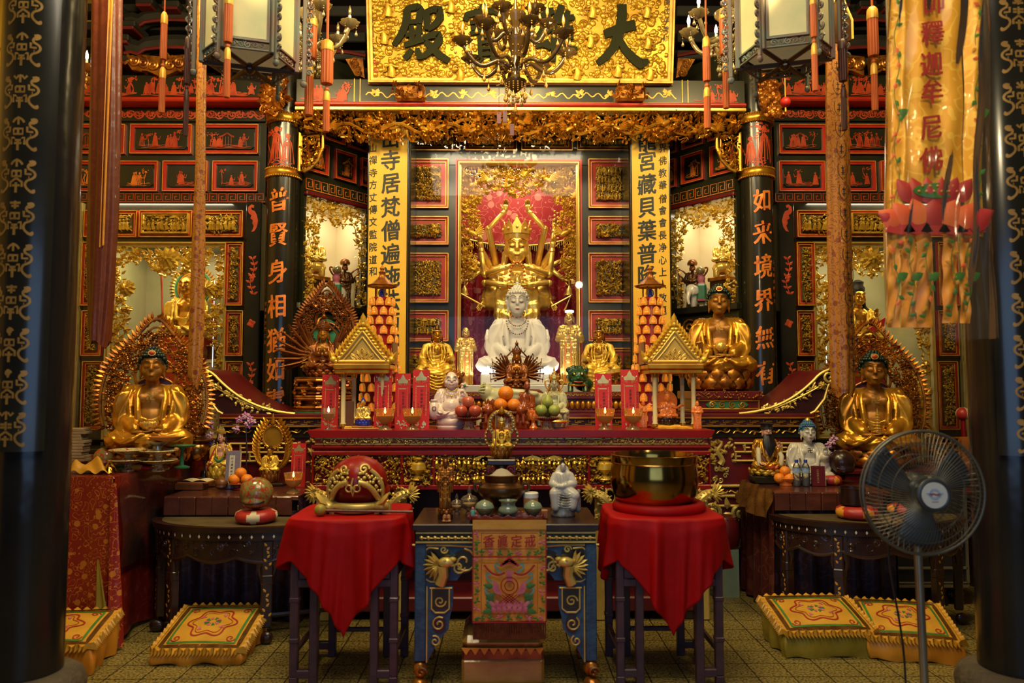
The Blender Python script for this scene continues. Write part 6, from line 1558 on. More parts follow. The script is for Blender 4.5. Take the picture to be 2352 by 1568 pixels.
# two seated gilt bodhisattvas (in ease) left and right of centre, in front of the glass
def ease(label,px,yb,yt,Y,rotz,mirror,mount):
 c=at(px,yb,Y); H=hgt(yb-yt,Y); t=T('bodhisattva_statue',label,'statue',(c.x,Y,ZP),None,rotz); m=mirror
 b=MB(); hc=(0,-.02,.86); head_body(b,hc,.62); b.cap((0,0,.72),(0,-.01,.81),.042,.038); b.sph((0,.01,.62),(.11,.085,.12),14,10); body=blob(b,.009,3)
 r=MB(); r.cap((-.13,.02,.69),(.13,.02,.69),.058,.058); r.sph((0,.03,.58),(.145,.095,.15),14,10); r.sph((0,.0,.36),(.19,.15,.13),16,10)
 r.cap((m*-.05,.0,.34),(m*-.24,-.12,.33),.10,.085); r.cap((m*-.24,-.12,.32),(m*.02,-.18,.29),.075,.055)
 r.cap((m*.06,.0,.34),(m*.13,-.17,.35),.10,.085); r.cap((m*.13,-.18,.33),(m*.10,-.16,.04),.082,.062)
 for sg in(-1,1):
  r.cap((sg*.16,.02,.68),(sg*.215,-.01,.52),.055,.056); wr=(m*.16,-.16,.50)if sg==m else(sg*.19,-.17,.38); r.cap((sg*.215,-.01,.50),wr,.056,.04); r.tube([(sg*.20,-.03,.5),(sg*.25,-.02,.3),(sg*.24,-.03,.12)],[.05,.04,.015],8)
  for i in range(3):r.tube(bez((sg*(.05+.04*i),-.06,.72),(sg*(.08+.05*i),-.11,.6),(sg*(.06+.05*i),-.13,.5),(sg*.03,-.15,.42-.03*i),7),.011,6)
 for i in range(6):r.tube(bez((-.20+.01*i,-.16,.34-.045*i),(-.06,-.25,.24-.045*i),(.06,-.25,.24-.045*i),(.20-.01*i,-.16,.34-.045*i),8),.012,6)
 r.lathe([(.15,.0),(.17,.05),(.16,.2),(.18,.3)],20,(0,-.03,0))
 rb=wrinkle(blob(r,.0105,3),lambda p:.009*ridge(64*math.sqrt(p.x*p.x*.5+(p.z-(.62 if p.z>.2 else.5))**2+(p.y+.1)**2)+1.4*sin(10*p.x))); h=MB(); hand(h,(m*.15,-.17,.52),(m*-.15,-.2,1),(0,-1,0),.085,.3,m); hand(h,(-m*.18,-.2,.38),(m*.3,-.7,-.2),(0,0,1),.085,.2,m)
 X=M.Scale(H,4); MB().join(body,X).join(h,X).build('body','gold',t,180); MB().join(rb,X).build('robe','gold_leaf',t,180)
 c2=X@V(hc); bodhi_hair(t,c2,H*.62,'bronze_dark'); face_marks(t,c2,H*.62,'gold_skin','bronze_brown'); necklace(t,c2,H*.66)
 mb=MB(); mb.torus(c2+V((0,.0,.06*H)),.074*H,.008*H,20,6,'z'); mb.build('diadem','gold_bright',t)
 return t
ease('gilt seated bodhisattva with one leg down, in front of the glass left of centre',1003,905,752,6.45,.2,1,'e')
ease('gilt seated bodhisattva beside a dark green lion, in front of the glass',1377,905,752,6.45,-.2,-1,'l')
def lion(label,px,yb,yt,Y,m,sg):
 c=at(px,yb,Y); H=hgt(yb-yt,Y); t=T('lion_figure',label,'figurine',(c.x,Y,ZP)); b=MB()
 b.sph((0,-.02,.62),(.40,.36,.34),14,10); b.sph((-.02,-.34,.50),(.24,.18,.16),12,8); b.sph((.3*sg,.3,.35),(.42,.5,.3),14,10); b.sph((0,-.36,.36),(.2,.14,.06),10,6)
 for s2 in(-1,1):b.sph((s2*.17,-.32,.76),(.10,.08,.08),8,6); b.cap((s2*.28,-.15,.3),(s2*.3,-.3,.04),.12,.12); b.sph((s2*.36,.0,.9),(.1,.05,.13),8,6)
 b.sph((0,-.5,.56),(.09,.05,.06),8,6)
 r=random.Random(2)
 for k in range(46):
  a=r.random()*tau; q=r.uniform(.2,1.0); b.sph((.38*cos(a)*q,.06+.15*(1-q),.66+.38*sin(a)),r.uniform(.06,.1),7,5)
 g=blob(b,.03,2); X=M.Scale(H,4); MB().join(g,X).build('body',m,t,180)
 e=MB()
 for s2 in(-1,1):e.sph((s2*.15,-.41,.73),.045,8,6)
 e.cur=1; e.tube([(-.17,-.46,.43),(0,-.52,.41),(.17,-.46,.43)],.03,6); e.cur=2; e.torus((0,-.05,.30),.36,.05,20,6,'z'); MB().join(e,X).build('eyes_mouth_and_collar',['gold_bright','paint_red','gold'],t,60)
 return t
lion('dark green glazed lion with gold collar, in front of the right-hand seated bodhisattva',1326,906,848,6.32,'lion_green',1)
lion('small brown lion mount at the feet of the left-hand seated bodhisattva',1046,906,858,6.32,'bronze_brown',-1)
# small bronze many-armed image in front of the white Buddha
def small_many(label,px,yb,yt,Y,zb,m,wide,fan_n,rotz=0.,face='gold_skin',crownm='bronze_brown'):
 c=at(px,yb,Y); H=hgt(yb-yt,Y); t,s,hc,X=buddha(label,(c.x,Y,zb),H*.72,face,m,None,'pray',rotz,False,lips='gold_skin',swas=None,base=True,vox=.018,seat=.14,lot=m,name='many_armed_statue')
 bodhi_hair(t,hc,s,crownm); mb=MB(); crown(mb,hc,s*1.1,5); mb.build('crown',crownm,t,40)
 r=random.Random(5)
 for sg in(-1,1):
  for k in range(fan_n):
   a=-.45+1.65*k/(fan_n-1); L=(.50+.10*(k%2))*wide; o=(sg*.16*s,.10*s,.48*s); d=V((sg*cos(a),-.06-.12*(k%2),sin(a)))
   q=[V(o),V(o)+d*L*.45*s+V((0,0,-.04*s)),V(o)+d*L*s]; mb=MB(); mb.tube(q,[.042*s,.036*s,.026*s],6); hand(mb,q[-1],d,(0,-1,0),.10*s,.35,sg,4)
   e=q[-1]+d*.05*s
   if k%3==0:mb.sph(e,.03*s,6,5)
   elif k%3==1:mb.tube([e-V((0,0,.09*s)),e+V((sg*.03*s,0,.12*s))],.010*s,5)
   mb.build('arm',m,t,60)
  q=[V((sg*.15*s,.1*s,.55*s)),V((sg*.30*s,.05*s,.95*s)),V((sg*.04*s,0,1.22*s))]; mb=MB(); mb.tube(q,[.035*s,.03*s,.02*s],7); hand(mb,q[-1],(-sg*.2,0,1),(0,-1,0),.08*s,.2,sg,4); mb.build('arm',m,t,60)
 mb=MB(); mb.sph((0,0,1.33*s),(.05*s,.05*s,.06*s),8,6); mb.cap((0,0,1.36*s),(0,0,1.45*s),.02*s,.006*s); mb.build('raised_image',m,t,60)
 return t,s,hc
small_many('small bronze many-armed bodhisattva in front of the white Buddha',1187,886,762,6.35,ZP+.03,'bronze_brown',.95,13,0,'gold_antique')
o=MB().lathe([(.20,0),(.22,.012),(.19,.03)],6).build('low_stand','maroon',None,30,(at(1187,890,6.35).x,6.35,ZP)); tag(o,'low maroon stand under the small bronze many-armed bodhisattva','stand')
# large brown many-armed image on the left
A=prect(690,866,808,948,6.25); pt=T('statue_stand','tall gilt lattice stand with lions under the brown many-armed bodhisattva','stand',(at(742,948,6.4).x,6.4,1.39)); ph=A[3]-A[2]
mb=MB(); mb.lathe([(.26,0),(.27,.02),(.22,.04),(.20,.08),(.21,.13),(.24,.16),(.22,.19),(.20,.24),(.25,ph-.02),(.25,ph)],8,cap=True); mb.build('body','bronze_brown',pt)
mb=MB()
for zz in(.045,.115,.135,.205,.27):mb.torus((0,0,zz),.245,.012,8,6,'z')
mb.build('gilt_moulding','gold_antique',pt)
for k in range(24):
 a=tau*k/24; zz=(.08,.17,.24)[k%3]; mb=MB(); bloom(mb,0,0,0,.036,.03,6,random.Random(k)); b=MB().join(mb,M.Translation((.225*cos(a),.225*sin(a),zz))@M.Rotation(a+pi/2,4,'Z')); b.build('gilt_rosette','gold_antique',pt)
MB().lathe([(.27,0),(.27,.012)],8).build('green_base','robe_green',pt)
zb=1.39+ph
t,s,hc=small_many('dark brown many-armed bodhisattva with pierced aureole, beside the left inner column',742,866,700,6.4,zb-.0,'bronze_brown',1.35,15,.12,'gold_skin')
flame_aureole(t,130*S(6.4),205*S(6.4),.18,.06,'bronze_brown',seed=44,disc='robe_green')
mb=MB()
for sg in(-1,1):
 for k in range(6):mb.tube([(sg*.14*s,-.02,(.5-.03*k)*s),(sg*(.36+.02*k)*s,-.06,(.66-.09*k)*s)],.008*s*2,5)
mb.build('gilt_rays','gold',t)
# statues in the side shrines
def halo(t,c,r,y,rings):
 mb=MB(); mb.prism([(c.x+r*.8*cos(tau*k/32),c.z+r*.8*sin(tau*k/32))for k in range(32)],y,y+.01)
 for i,(q,m)in enumerate(rings):mb.cur=m; mb.torus((c.x,y-.005,c.z),r*q,r*.07,36,6)
 mb.cur=1
 for k in range(28):
  a=pi*(-.15+1.3*k/27); leaf(mb,c.x+r*1.1*cos(a),y,c.z+r*1.1*sin(a),a,r*.35,r*.08,.012,.1)
 mb.build('halo',['bronze_dark','gold','robe_green'],t)
def shrine_image(label,px,yt,yb,Y,zfloor,hair,side):
 c=at(px,yb,Y); H=hgt(yb-yt,Y); z=c.z
 o=MB().box(-.20,.20,-.16,.15,0,z-zfloor,.01); q=MB(); q.join(o); q.cur=1
 for k in range(5):q.box(-.205,.205,-.165,.15,(z-zfloor)*(k+.5)/5.5,(z-zfloor)*(k+.7)/5.5)
 p=q.build('pedestal',['red_frame','gold'],None,30,(c.x,Y,zfloor)); tag(p,f'red and gilt pedestal inside the {side} shrine','pedestal')
 t,s,hc,X=buddha(label,(c.x,Y,z),H,'gold','gold_leaf',None,'raise',0,False,lips='gold_skin',swas=None,base=False,vox=.014,name='bodhisattva_statue')
 return t,s,hc
t,s,hc=shrine_image('gilt shaven bodhisattva with halo and red staff inside the left shrine',428,628,775,7.5,BL[2]-.01,None,'left')
halo(t,V(hc),.175,.14,((.9,1),(1.02,2),(.72,1)))
mb=MB(); a=V((-.24*s,-.26*s,.02)); b=V((-.33*s,-.2*s,1.05*s)); mb.tube([a,b],.010,8); mb.cur=1; mb.torus(b+V((0,0,.03)),.035,.006,16,5); mb.build('red_staff',['paint_red','gold'],t)
mb=MB().grid(lambda u,v:((.3+.16*u)*s,.12-.1*u,(.62-.7*v-.12*u)*s),6,8); mb.build('red_cape','robe_red',t,180)
t,s,hc=shrine_image('gilt bodhisattva with black hat and scale armour inside the right shrine',1972,655,790,7.5,BR[2]-.01,None,'right')
bodhi_hair(t,hc,s,'hair_black'); mb=MB(); mb.lathe([(.11*s,0),(.115*s,.06*s),(.09*s,.1*s),(.1*s,.16*s),(.04*s,.2*s)],16,(hc.x,hc.y+.01,hc.z+.1*s)); mb.build('black_hat','hair_black',t,60)
mb=MB()
for zz in(.22,.29,.36):
 for xx in(-.09,-.045,0,.045,.09):mb.torus((xx*s,-.155*s,zz*s),.026*s,.005*s,10,5)
mb.build('scale_armour','gold_bright',t)
o=MB().box(-.10,.10,-.012,.012,-.035,.035,.004).build('scripture','robe_red',t,30,(.24*s,-.22*s,.30*s)); o.rotation_euler=(0,-.6,0)
# standing attendant with streaming ribbons behind the right Buddha
c=at(2093,1000,6.5); t,k,hc=stander('gilt standing attendant with looping ribbons, right of the right-hand gilt Buddha',(c.x,6.5,ZRB),hgt(1050-836,6.5),'gold_leaf','gold_leaf','hold',-.1,'attendant_statue','gold')
H=hgt(1050-836,6.5); bodhi_hair(t,hc,k,'hair_black'); mb=MB(); mb.torus((.03,.0,H*.98),.055,.014,24,6,'y',(.9,1.3)); mb.tube(x3(bez((.1,.7*H),(.2,.65*H),(.05,.45*H),(.16,.4*H),10)+bez((.16,.4*H),(.24,.3*H),(.05,.25*H),(.24,.08*H),10)),.014,6); mb.tube(x3(bez((.08,.85*H),(.16,.8*H),(.12,.95*H),(.05,1.02*H),8)),.012,6); mb.build('ribbons','gold_leaf',t,60)
# figures inside the corner niches
def niche_world(nw,u,v,z):return nw@V((u,v,z))
for(NN,side)in((NL,'left'),(NR,'right')):
 tn,w,L,ang=NN; lf=side=='left'
 u=.40*L if lf else.60*L; p=w@V((u,.22,2.41)); rz=ang*.3
 bt=T('niche_pedestal',f'dark gilt-edged pedestal inside the {side} corner niche','pedestal',p,None,ang); MB().box(-.10,.10,-.08,.1,0,.26,.006).build('block','bronze_dark',bt); MB().box(-.115,.115,-.095,.11,.26,.30,.006).box(-.115,.115,-.095,.11,0,.03,.006).build('gilt_edge','gold_antique',bt)
 et=T('elephant_rider',f'bright gilt arhat seated on an elephant in the {side} corner niche','statue',p+V((0,0,.30)),None,rz)
 b=MB(); b.sph((0,.02,.10),(.10,.11,.075),12,8); b.sph((-.10 if lf else.10,-.03,.12),(.06,.06,.06),10,8); sg=-1 if lf else 1
 b.tube([(sg*.14,-.06,.12),(sg*.155,-.09,.06),(sg*.13,-.1,.02)],[.025,.018,.012],8); b.sph((sg*.08,-.08,.13),(.035,.012,.045),8,6)
 for dx in(-.06,.06):
  for dy in(-.04,.07):b.cap((dx,dy,.08),(dx,dy,.015),.03,.03)
 blob(b,.010,2).build('elephant','gold_bright',et,180)
 body,rb,h,hc=seat_parts(hands='bowl',voxel=.0135,robe='open',head_k=1.0,fat=0.); X=M.Translation((0,-.01,.15))@M.Scale(.27,4)
 MB().join(body,X).join(h,X).build('body','gold_bright',et,180); MB().join(rb,X).build('robe','gold_bright',et,180)
 hb=MB(); hh=X@V(hc); hb.sph((hh.x,hh.y+.006,hh.z+.018),(.028,.029,.030),10,8); hb.build('hair','hair_black',et,60)
 # guardian
 gu=.80*L if lf else.20*L; p=w@V((gu,.17,2.41)); gt,k,hc=stander(f'dark guardian statue with streamers in the {side} corner niche',p,.47,'bronze_brown','bronze_dark','hold',ang*.5,'guardian_statue','bronze_brown',1.1)
 mb=MB(); mb.lathe([(.05,0),(.055,.02),(.04,.05),(.02,.06)],12,(hc.x,hc.y,hc.z+.03));
 for s2 in(-1,1):mb.tube(bez((s2*.06,.02,.36),(s2*.16,.02,.50),(s2*.19,0,.40),(s2*.10,0,.33),8)+bez((s2*.10,0,.33),(s2*.16,0,.2),(s2*.09,0,.12),(s2*.12,0,.02),8),.010,6)
 mb.tube([(-.1,-.10,.02),(-.12,-.1,.34)],.008,6); mb.build('helmet_and_streamers','bronze_brown',gt,60)
 # porcelain elephant and crystal ball
 pu=(.58 if lf else.38)*L; p=w@V((pu,.10,2.41)); pe=T('porcelain_elephant',f'white porcelain elephant with green saddle cloth in the {side} corner niche','figurine',p,None,rz)
 b=MB(); b.sph((0,.02,.13),(.12,.09,.10),12,8); b.sph((-.09,-.05,.17),(.065,.06,.07),10,8); b.tube([(-.11,-.10,.16),(-.125,-.13,.08),(-.11,-.14,.02)],[.03,.022,.015],8); b.sph((-.04,-.085,.17),(.03,.012,.05),8,6)
 for dx in(-.07,.07):
  for dy in(-.03,.06):b.cap((dx,dy,.1),(dx,dy,.02),.035,.035)
 blob(b,.011,2).build('body','white_porcelain',pe,180); mb=MB(); mb.box(-.04,.06,-.085,.11,.05,.237,.02); mb.cur=1; mb.box(-.03,.05,-.09,.115,.06,.08); mb.build('saddle_cloth',['robe_green','robe_red'],pe)
 mb=MB(); mb.lathe([(.05,.235),(.03,.26),(.04,.30),(.035,.32),(.045,.335)],14,(.01,.02,0)); mb.build('vase','thread_pink',pe,40)
 o=MB().sph((0,0,.047),.047,20,14).build('crystal_ball','crystal',None,60,p+V((.01,.02,.335))); tag(o,f'clear crystal ball on the porcelain elephant in the {side} corner niche','ball')
 # ================================================================ OUTER PILLARS, HANGINGS, LAMPS, FAN, CUSHIONS
def seal_glyph(seed,mapf,mb,sx,sz,lw):
 """longevity-seal style sign: vase outline with hooked arms and a symmetric inner figure"""
 r=random.Random(seed); R=lambda pts,k=1.:mb.add(*_rb(pts,lw*k))
 def _rb(pts,w):
  b=MB(); b.rib([(x*sx,z*sz)for x,z in pts],w); return[mapf(*p)for p in b.v],b.f
 for s in(1,-1):
  R(bez((s*.62,.78),(s*1.02,.98),(s*.95,.55),(s*.60,.60),6)[::-1]+[],1.1)
  R(bez((s*.86,.80),(s*.45,.62),(s*.50,.42),(s*.82,.30),7))
  R(bez((s*.82,.30),(s*1.02,.12),(s*.92,-.12),(s*.58,-.22),7))
  R(bez((s*.58,-.22),(s*.38,-.40),(s*.45,-.62),(s*.66,-.78),7))
  R(bez((s*.66,-.78),(s*.84,-.95),(s*.95,-.86),(s*.84,-.72),6),1.2)
 k=r.randrange(6)
 R([(0,.95),(0,.5)]); R([(0,-.35),(0,-.92)],1.15)
 if k in(0,2):R(bez((-.3,.62),(-.15,.95),(.15,.95),(.3,.62),8))
 elif k==1:
  for s in(1,-1):R([(s*.08,.9),(s*.22,.72),(s*.36,.88)])
 elif k==3:R([(-.26,.88),(0,.62),(.26,.88)]); R([(-.3,.62),(.3,.62)])
 elif k==4:R(spiral(0,.74,.16,1.2,0,1,12,.3))
 else:
  R([(-.28,.84),(.28,.84)]); R([(-.2,.66),(.2,.66)])
 R([(-.62,.40),(.62,.40)]); R([(-.46,.40),(-.46,.12),(-.75,.12)]); R([(.46,.40),(.46,.12),(.75,.12)])
 if r.random()<.5:R([(-.24,.28),(.24,.28),(.24,-.02),(-.24,-.02),(-.24,.28)]); R([(0,.28),(0,-.02)])
 else:
  R([(-.3,.26),(.3,.26)]); R([(-.3,.10),(.3,.10)]); R([(0,.40),(0,-.05)])
 R([(-.66,-.05),(.66,-.05)])
 if r.random()<.5:
  for s in(1,-1):R([(0,-.12),(s*.3,-.34),(s*.3,-.6)])
 else:
  R([(-.34,-.6),(-.34,-.22),(.34,-.22),(.34,-.6)]); R([(-.16,-.36),(.16,-.36)])
 R([(-.2,-.52),(.2,-.52)])
def outer_pillar(px,label,lab2,rows,py_bot,seed):
 Y=3.6; x=P(px,1040,Y).x; r=.164; t=T('pillar',label,'pillar',(x,Y,0)); ST(t)
 MB().lathe([(r*1.02,.24),(r,2.4),(r*.97,6.2)],56).build('shaft','pillar_paint',t,60)
 MB().lathe([(.255,0),(.262,.03),(.245,.07),(.262,.12),(.268,.19),(.250,.24),(.215,.262),(.17,.268)],48).build('stone_base','stone',t,40)
 zb=P(px,py_bot,Y-.17).z; R1=r+.006; R2=r+.030; H=3.4; A=math.radians(47)
 bt=T('seal_script_board',lab2,'couplet board',(x,Y,zb)); mb=MB(); n=24; v=[]
 for k in range(n+1):
  a=-A+2*A*k/n
  for(q,z)in((R1,0),(R2,0),(R2,H),(R1,H)):v.append((q*sin(a),-q*cos(a),z))
 f=[]
 for k in range(n):
  o,p=4*k,4*k+4
  for(i,j)in((0,1),(1,2),(2,3),(3,0)):f.append((o+i,o+j,p+j,p+i))
 f+=[(0,3,2,1),(4*n,4*n+1,4*n+2,4*n+3)]
 mb.add(v,f); mb.build('curved_board','black_lacquer',bt,40)
 for i,py in enumerate(rows):
  mb=MB(); zc=P(px,py,Y-.17).z-zb; mapf=lambda a,y,z:((R2+.0015)*sin(a/R2),-(R2+.0015)*cos(a/R2),zc+z)
  seal_glyph(seed+i*7,mapf,mb,.086,.086,.0105); mb.build('seal_character','seal_gold',bt,0)
outer_pillar(73,'near black round pillar on a stone base, at the left edge','curved black board with gold seal signs on the left outer pillar',[985-96.3*i for i in range(13)],1037,3)
outer_pillar(2318,'near black round pillar on a stone base, at the right edge','curved black board with gold seal signs on the right outer pillar',[1000-96.3*i for i in range(13)],1047,5)
# ---------------------------------------------------------------- streamers and the silk banner
def streamer(name,label,pts,Y,folds,m,depth=.05,twist=0.,cat='streamer',tip=0.):
 """pts: (py, left px, right px); a gathered cloth sleeve hung from the roof"""
 top=P((pts[0][1]+pts[0][2])/2,pts[0][0],Y); t=T(name,label,cat,(top.x,Y,top.z)); q=[(P((a+b)/2,py,Y)-V((top.x,Y,top.z)),(b-a)*S(Y)/2)for py,a,b in pts]
 n=len(q)-1
 def f(u,v):
  k=min(int(v*n),n-1); w=v*n-k; c=q[k][0].lerp(q[k+1][0],w); h=q[k][1]*(1-w)+q[k+1][1]*w; a=tau*u
  rr=1+.10*sin(a*folds+v*twist)+.05*sin(a*(folds*2+1)+3*v)
  return(c.x+h*cos(a)*rr,c.y+depth*sin(a)*rr,c.z-tip*abs(cos(a))*(v>.999)+(.02*sin(a*3)if v>.99 else 0))
 mb=MB().grid(f,64,40,True); mb.build('cloth',m,t,180)
 MB().tube([(0,0,-.05),(0,0,6.2-top.z)],.006,6).build('cord','tassel_dark',t)
 return t,q
s1,q1=streamer('cloth_streamer','wide dark red cloth streamer hanging beside the left outer pillar',[(-160,214,282),(0,213,277),(300,210,274),(500,206,270),(650,206,262),(760,208,252),(792,211,249)],4.5,5,'streamer_red',.06,5)
MB().grid(lambda u,v:(.055+.03*u-.004*v,-.066+.01*sin(u*6),-1.9*v-.1+.02*sin(v*30+u)),4,60).build('yellow_lining','orange_satin',s1,180)
s2,q2=streamer('cloth_streamer','thin orange cloth streamer hanging in front of the left glass shrine',[(-120,455,475),(120,452,473),(400,449,470),(560,442,470),(760,436,468),(862,434,464),(888,446,456)],4.9,3,'streamer_gold',.03,4)
s3,q3=streamer('cloth_streamer','gold cloth streamer with black writing hanging left of the plastic-wrapped banner',[(88,1896,1946),(300,1897,1950),(600,1902,1954),(800,1908,1960),(890,1913,1961),(906,1918,1956)],4.8,4,'streamer_gold',.05,3)
mb=MB(); rng=random.Random(12)
for k in range(15):
 zc=-.22-.14*k; xc=-.03+.004*k
 mb.rib(bez((xc-.026,zc+.05),(xc-.04,zc),(xc-.03,zc-.03),(xc,zc-.055),6),.004,-.060); mb.rib(bez((xc+.026,zc+.05),(xc+.04,zc),(xc+.03,zc-.03),(xc,zc-.055),6),.004,-.060)
 mb.rib([(xc-.012,zc+.02),(xc+.012,zc+.02)],.006,-.060); mb.rib([(xc,zc+.035),(xc,zc-.025)],.006,-.060); mb.rib([(xc-.014,zc-.01),(xc+.014,zc-.012)],.005,-.060)
mb.build('brush_writing','ink_black',s3)
mb=MB(); mb.prism([(-.085,-.03),(-.085,.10),(-.03,.24),(.03,.24),(.085,.10),(.085,-.03),(0,-.06)],-.05,.05); mb.cur=1; mb.tube(x3([(-.085,-.03),(-.085,.10),(-.03,.24),(.03,.24),(.085,.10),(.085,-.03)],-.052),.008,6); mb.build('canopy_top',['bronze_dark','gold_pale'],s3)
def banner():
 Y=3.28; s_=S(Y); top=P(2146,-150,Y); t=T('silk_banner','orange embroidered silk banner with red lotus inside a plastic cover, at upper right','banner',(top.x,Y,top.z))
 X=lambda px,py=400:P(px,py,Y).x-top.x; Z=lambda py:P(2146,py,Y).z-top.z
 def strip(a,b,y0,y1,dy,nm,m,ph=0.,amp=.012,k=9):
  f=lambda u,v:(X(a+(b-a)*u,y0+(y1-y0)*v),dy+amp*sin(u*k+ph)+.006*sin(v*17+u*5+ph),Z(y0+(y1-y0)*v))
  return MB().grid(f,16,50).build(nm,m,t,180)
 strip(2078,2212,-150,430,0,'centre_panel','banner_silk',1,.010,12); strip(2034,2072,-150,560,-.012,'side_strip','banner_silk',0,.016,5); strip(2214,2256,-150,545,-.012,'side_strip','banner_silk',2,.016,5)
 for i,(a,b)in enumerate(((2036,2066),(2069,2102),(2106,2142),(2164,2200),(2204,2230))):strip(a,b,538,752-10*(i>2),-.004*(i%2),'tail_strip','orange_satin',i,.008,5)
 mb=MB()
 for ch,py,px in zip('師釋迦牟尼佛',(12,82,152,215,298,370),(2138,2134,2132,2133,2131,2131)):write(mb,ch,X(px,py),Z(py),.112,-.028,.10,.022)
 mb.build('red_writing','ink_red',t)
 mb=MB(); yb=-.034; cnt=[0]
 def petal(px,py,a,L,w,m):
  mb.cur=m; q=math.radians(a); ca,sa=cos(q),sin(q); x0,z0=X(px,py),Z(py); cnt[0]+=1
  mb.grid(lambda u,v:(x0+(L*v*ca-w*1.25*(2*u-1)*sin(pi*min(1,.12+.88*v)**.8)*sa)*s_,yb-.002*(cnt[0]%7)-.012*sin(pi*v)*(1-(2*u-1)**2),z0+(L*v*sa+w*1.25*(2*u-1)*sin(pi*min(1,.12+.88*v)**.8)*ca)*s_),6,8)
 for i in range(6):petal(2086+20*i,472-3*abs(i-2.5),125-14*i,62,17,1)
 for(px,a,m)in((2068,150,0),(2084,128,0),(2108,108,0),(2136,90,1),(2166,74,0),(2192,52,0),(2210,30,1)):petal(px,522,a,70,22,m)
 for(px,a)in((2050,160),(2220,20)):petal(px,510,a,46,16,1)
 for k in range(5):
  q=2058+40*k; mb.cur=1; mb.prism([(X(q-34,540),Z(536)),(X(q-20,540),Z(514)),(X(q,540),Z(506)),(X(q+20,540),Z(514)),(X(q+34,540),Z(536)),(X(q,540),Z(543))],yb-.006,yb+.0)
 mb.cur=2; mb.prism([(X(2138+54*cos(tau*k/30),445),Z(444+17*sin(tau*k/30)))for k in range(30)],yb-.016,yb); mb.cur=3
 for k in range(11):mb.sph((X(2096+8.5*k,442),yb-.018,Z(440+6*(-1)**k)),.006,7,5)
 mb.build('lotus_applique',['lotus_red','lotus_dark','leaf_green','yellow_satin'],t)
 mb=MB(); r=random.Random(4)
 for(px,y0,y1)in((2052,20,520),(2236,20,520),(2052,560,740),(2086,560,740),(2124,560,740),(2182,560,740),(2216,560,720)):
  pts=[(X(px+6*sin(y*.05),y),Z(y))for y in range(y0,y1,12)]; mb.cur=0; mb.rib(pts,.004,-.030)
  for i in range(0,len(pts),2):mb.cur=r.choice((0,0,1,2)); leaf(mb,pts[i][0],-.031,pts[i][1],r.random()*tau,.034,.010,.004)
  mb.cur=0; k=len(pts)//2; leaf(mb,pts[k][0]-.01,-.032,pts[k][1],.5,.06,.022,.005)
 mb.build('embroidered_vines',['leaf_green','lotus_red','yellow_satin'],t)
 def pf(u,v):
  py=-150+920*v; a=tau*u; cx=2146+10*v; w=114+14*v**3; return(X(cx+w*cos(a)*(1+.03*sin(7*a+v*9)),py),-.01+(.06+.012*sin(v*23+u*19))*sin(a)+.010*sin(u*60+v*8)*(1+.5*sin(v*11)),Z(py)-.02*sin(u*9)*(v>.97))
 MB().grid(pf,90,60,True).build('plastic_cover','plastic_film',t,180)
 MB().box(X(2028,0),X(2262,0),-.012,.012,.0,.024,.006).tube([(0,0,.02),(0,0,6.2-top.z)],.005,6).build('hanging_rod','wood_brown',t)
banner()
# ---------------------------------------------------------------- palace lanterns
def lantern(px,py_bot,Y,rot,label):
 c=P(px,py_bot,Y); t=T('palace_lantern',label,'lantern',(c.x,Y,c.z),None,rot); R_=.265; H=.62
 for k in range(6):
  a=tau*k/6-pi/2; m=M.Rotation(a+pi/2,4,'Z')@M.Translation((0,-R_*cos(pi/6),0)); w=R_*.88
  mb=MB(); mb.box(-w/2+.015,w/2-.015,.0,.008,.06,H-.02); MB().join(mb,m).build('paper_panel','lantern_paper',t)
  mb=MB(); frame(mb,-w/2,w/2,.04,H,-.012,.014,.016); mb.cur=1
  for i in range(5):mb.tube(x3(spiral(-w/2+.04+(w-.08)*i/4,.018,.02,1.3,i,(-1)**i),0),.006,5)
  mb.box(-w/2,w/2,-.005,.01,-.012,0,.003); MB().join(mb,m).build('panel_frame',['lantern_frame','lantern_frame'],t)
  a2=a+pi/6; q=V((R_*1.02*cos(a2),R_*1.02*sin(a2),0)); mb=MB(); mb.box(-.014,.014,-.014,.014,-.02,H+.02,.004); mb.box(.03,.055,-.010,.010,-.07,H+.02,.004); mb.sph((.042,0,-.085),(.022,.016,.022),8,6)
  for i in range(9):mb.tube([(p[0]+.072,0,p[1]+.06*i-.01)for p in spiral(0,0,.022,1.3,i,(-1)**i)],.007,5)
  MB().join(mb,M.Translation(q)@M.Rotation(a2,4,'Z')).build('carved_post','lantern_frame',t)
 mb=MB()
 for k in range(3):a=pi*k/3-pi/2+pi/6; mb.box(-R_*.98,R_*.98,-.012,.012,-.03,-.005,.004)if False else mb.tube([(R_*cos(a),R_*sin(a),-.02),(-R_*cos(a),-R_*sin(a),-.02)],.014,6)
 mb.sph((0,0,-.025),.035,10,7); mb.build('bottom_ribs','wood_dark',t); mb=MB()
 mb.lathe([(R_*.86,.04),(R_*.86,.045)],6); mb.build('bottom_paper','lantern_paper',t)
 mb=MB(); mb.lathe([(R_*1.15,H+.02),(R_*1.2,H+.05),(R_*.8,H+.14),(.03,H+.2)],6); mb.tube([(0,0,H+.18),(0,0,6.2-c.z)],.008,6); mb.build('roof_and_chain','lantern_frame',t)
 for k in range(2):
  mb=MB()
  for i in range(16):mb.torus((R_*1.28*(1 if k else-1),0,.02+.034*i),.014,.004,10,5,'x' if i%2 else 'y',(.8,1.3))
  mb.build('side_chain','steel',t)
 return t
lantern(574,148,4.35,math.radians(16),'hexagonal palace lantern with cream panels hanging at upper left')
lantern(1802,140,4.35,math.radians(-16),'hexagonal palace lantern with cream panels hanging at upper right')
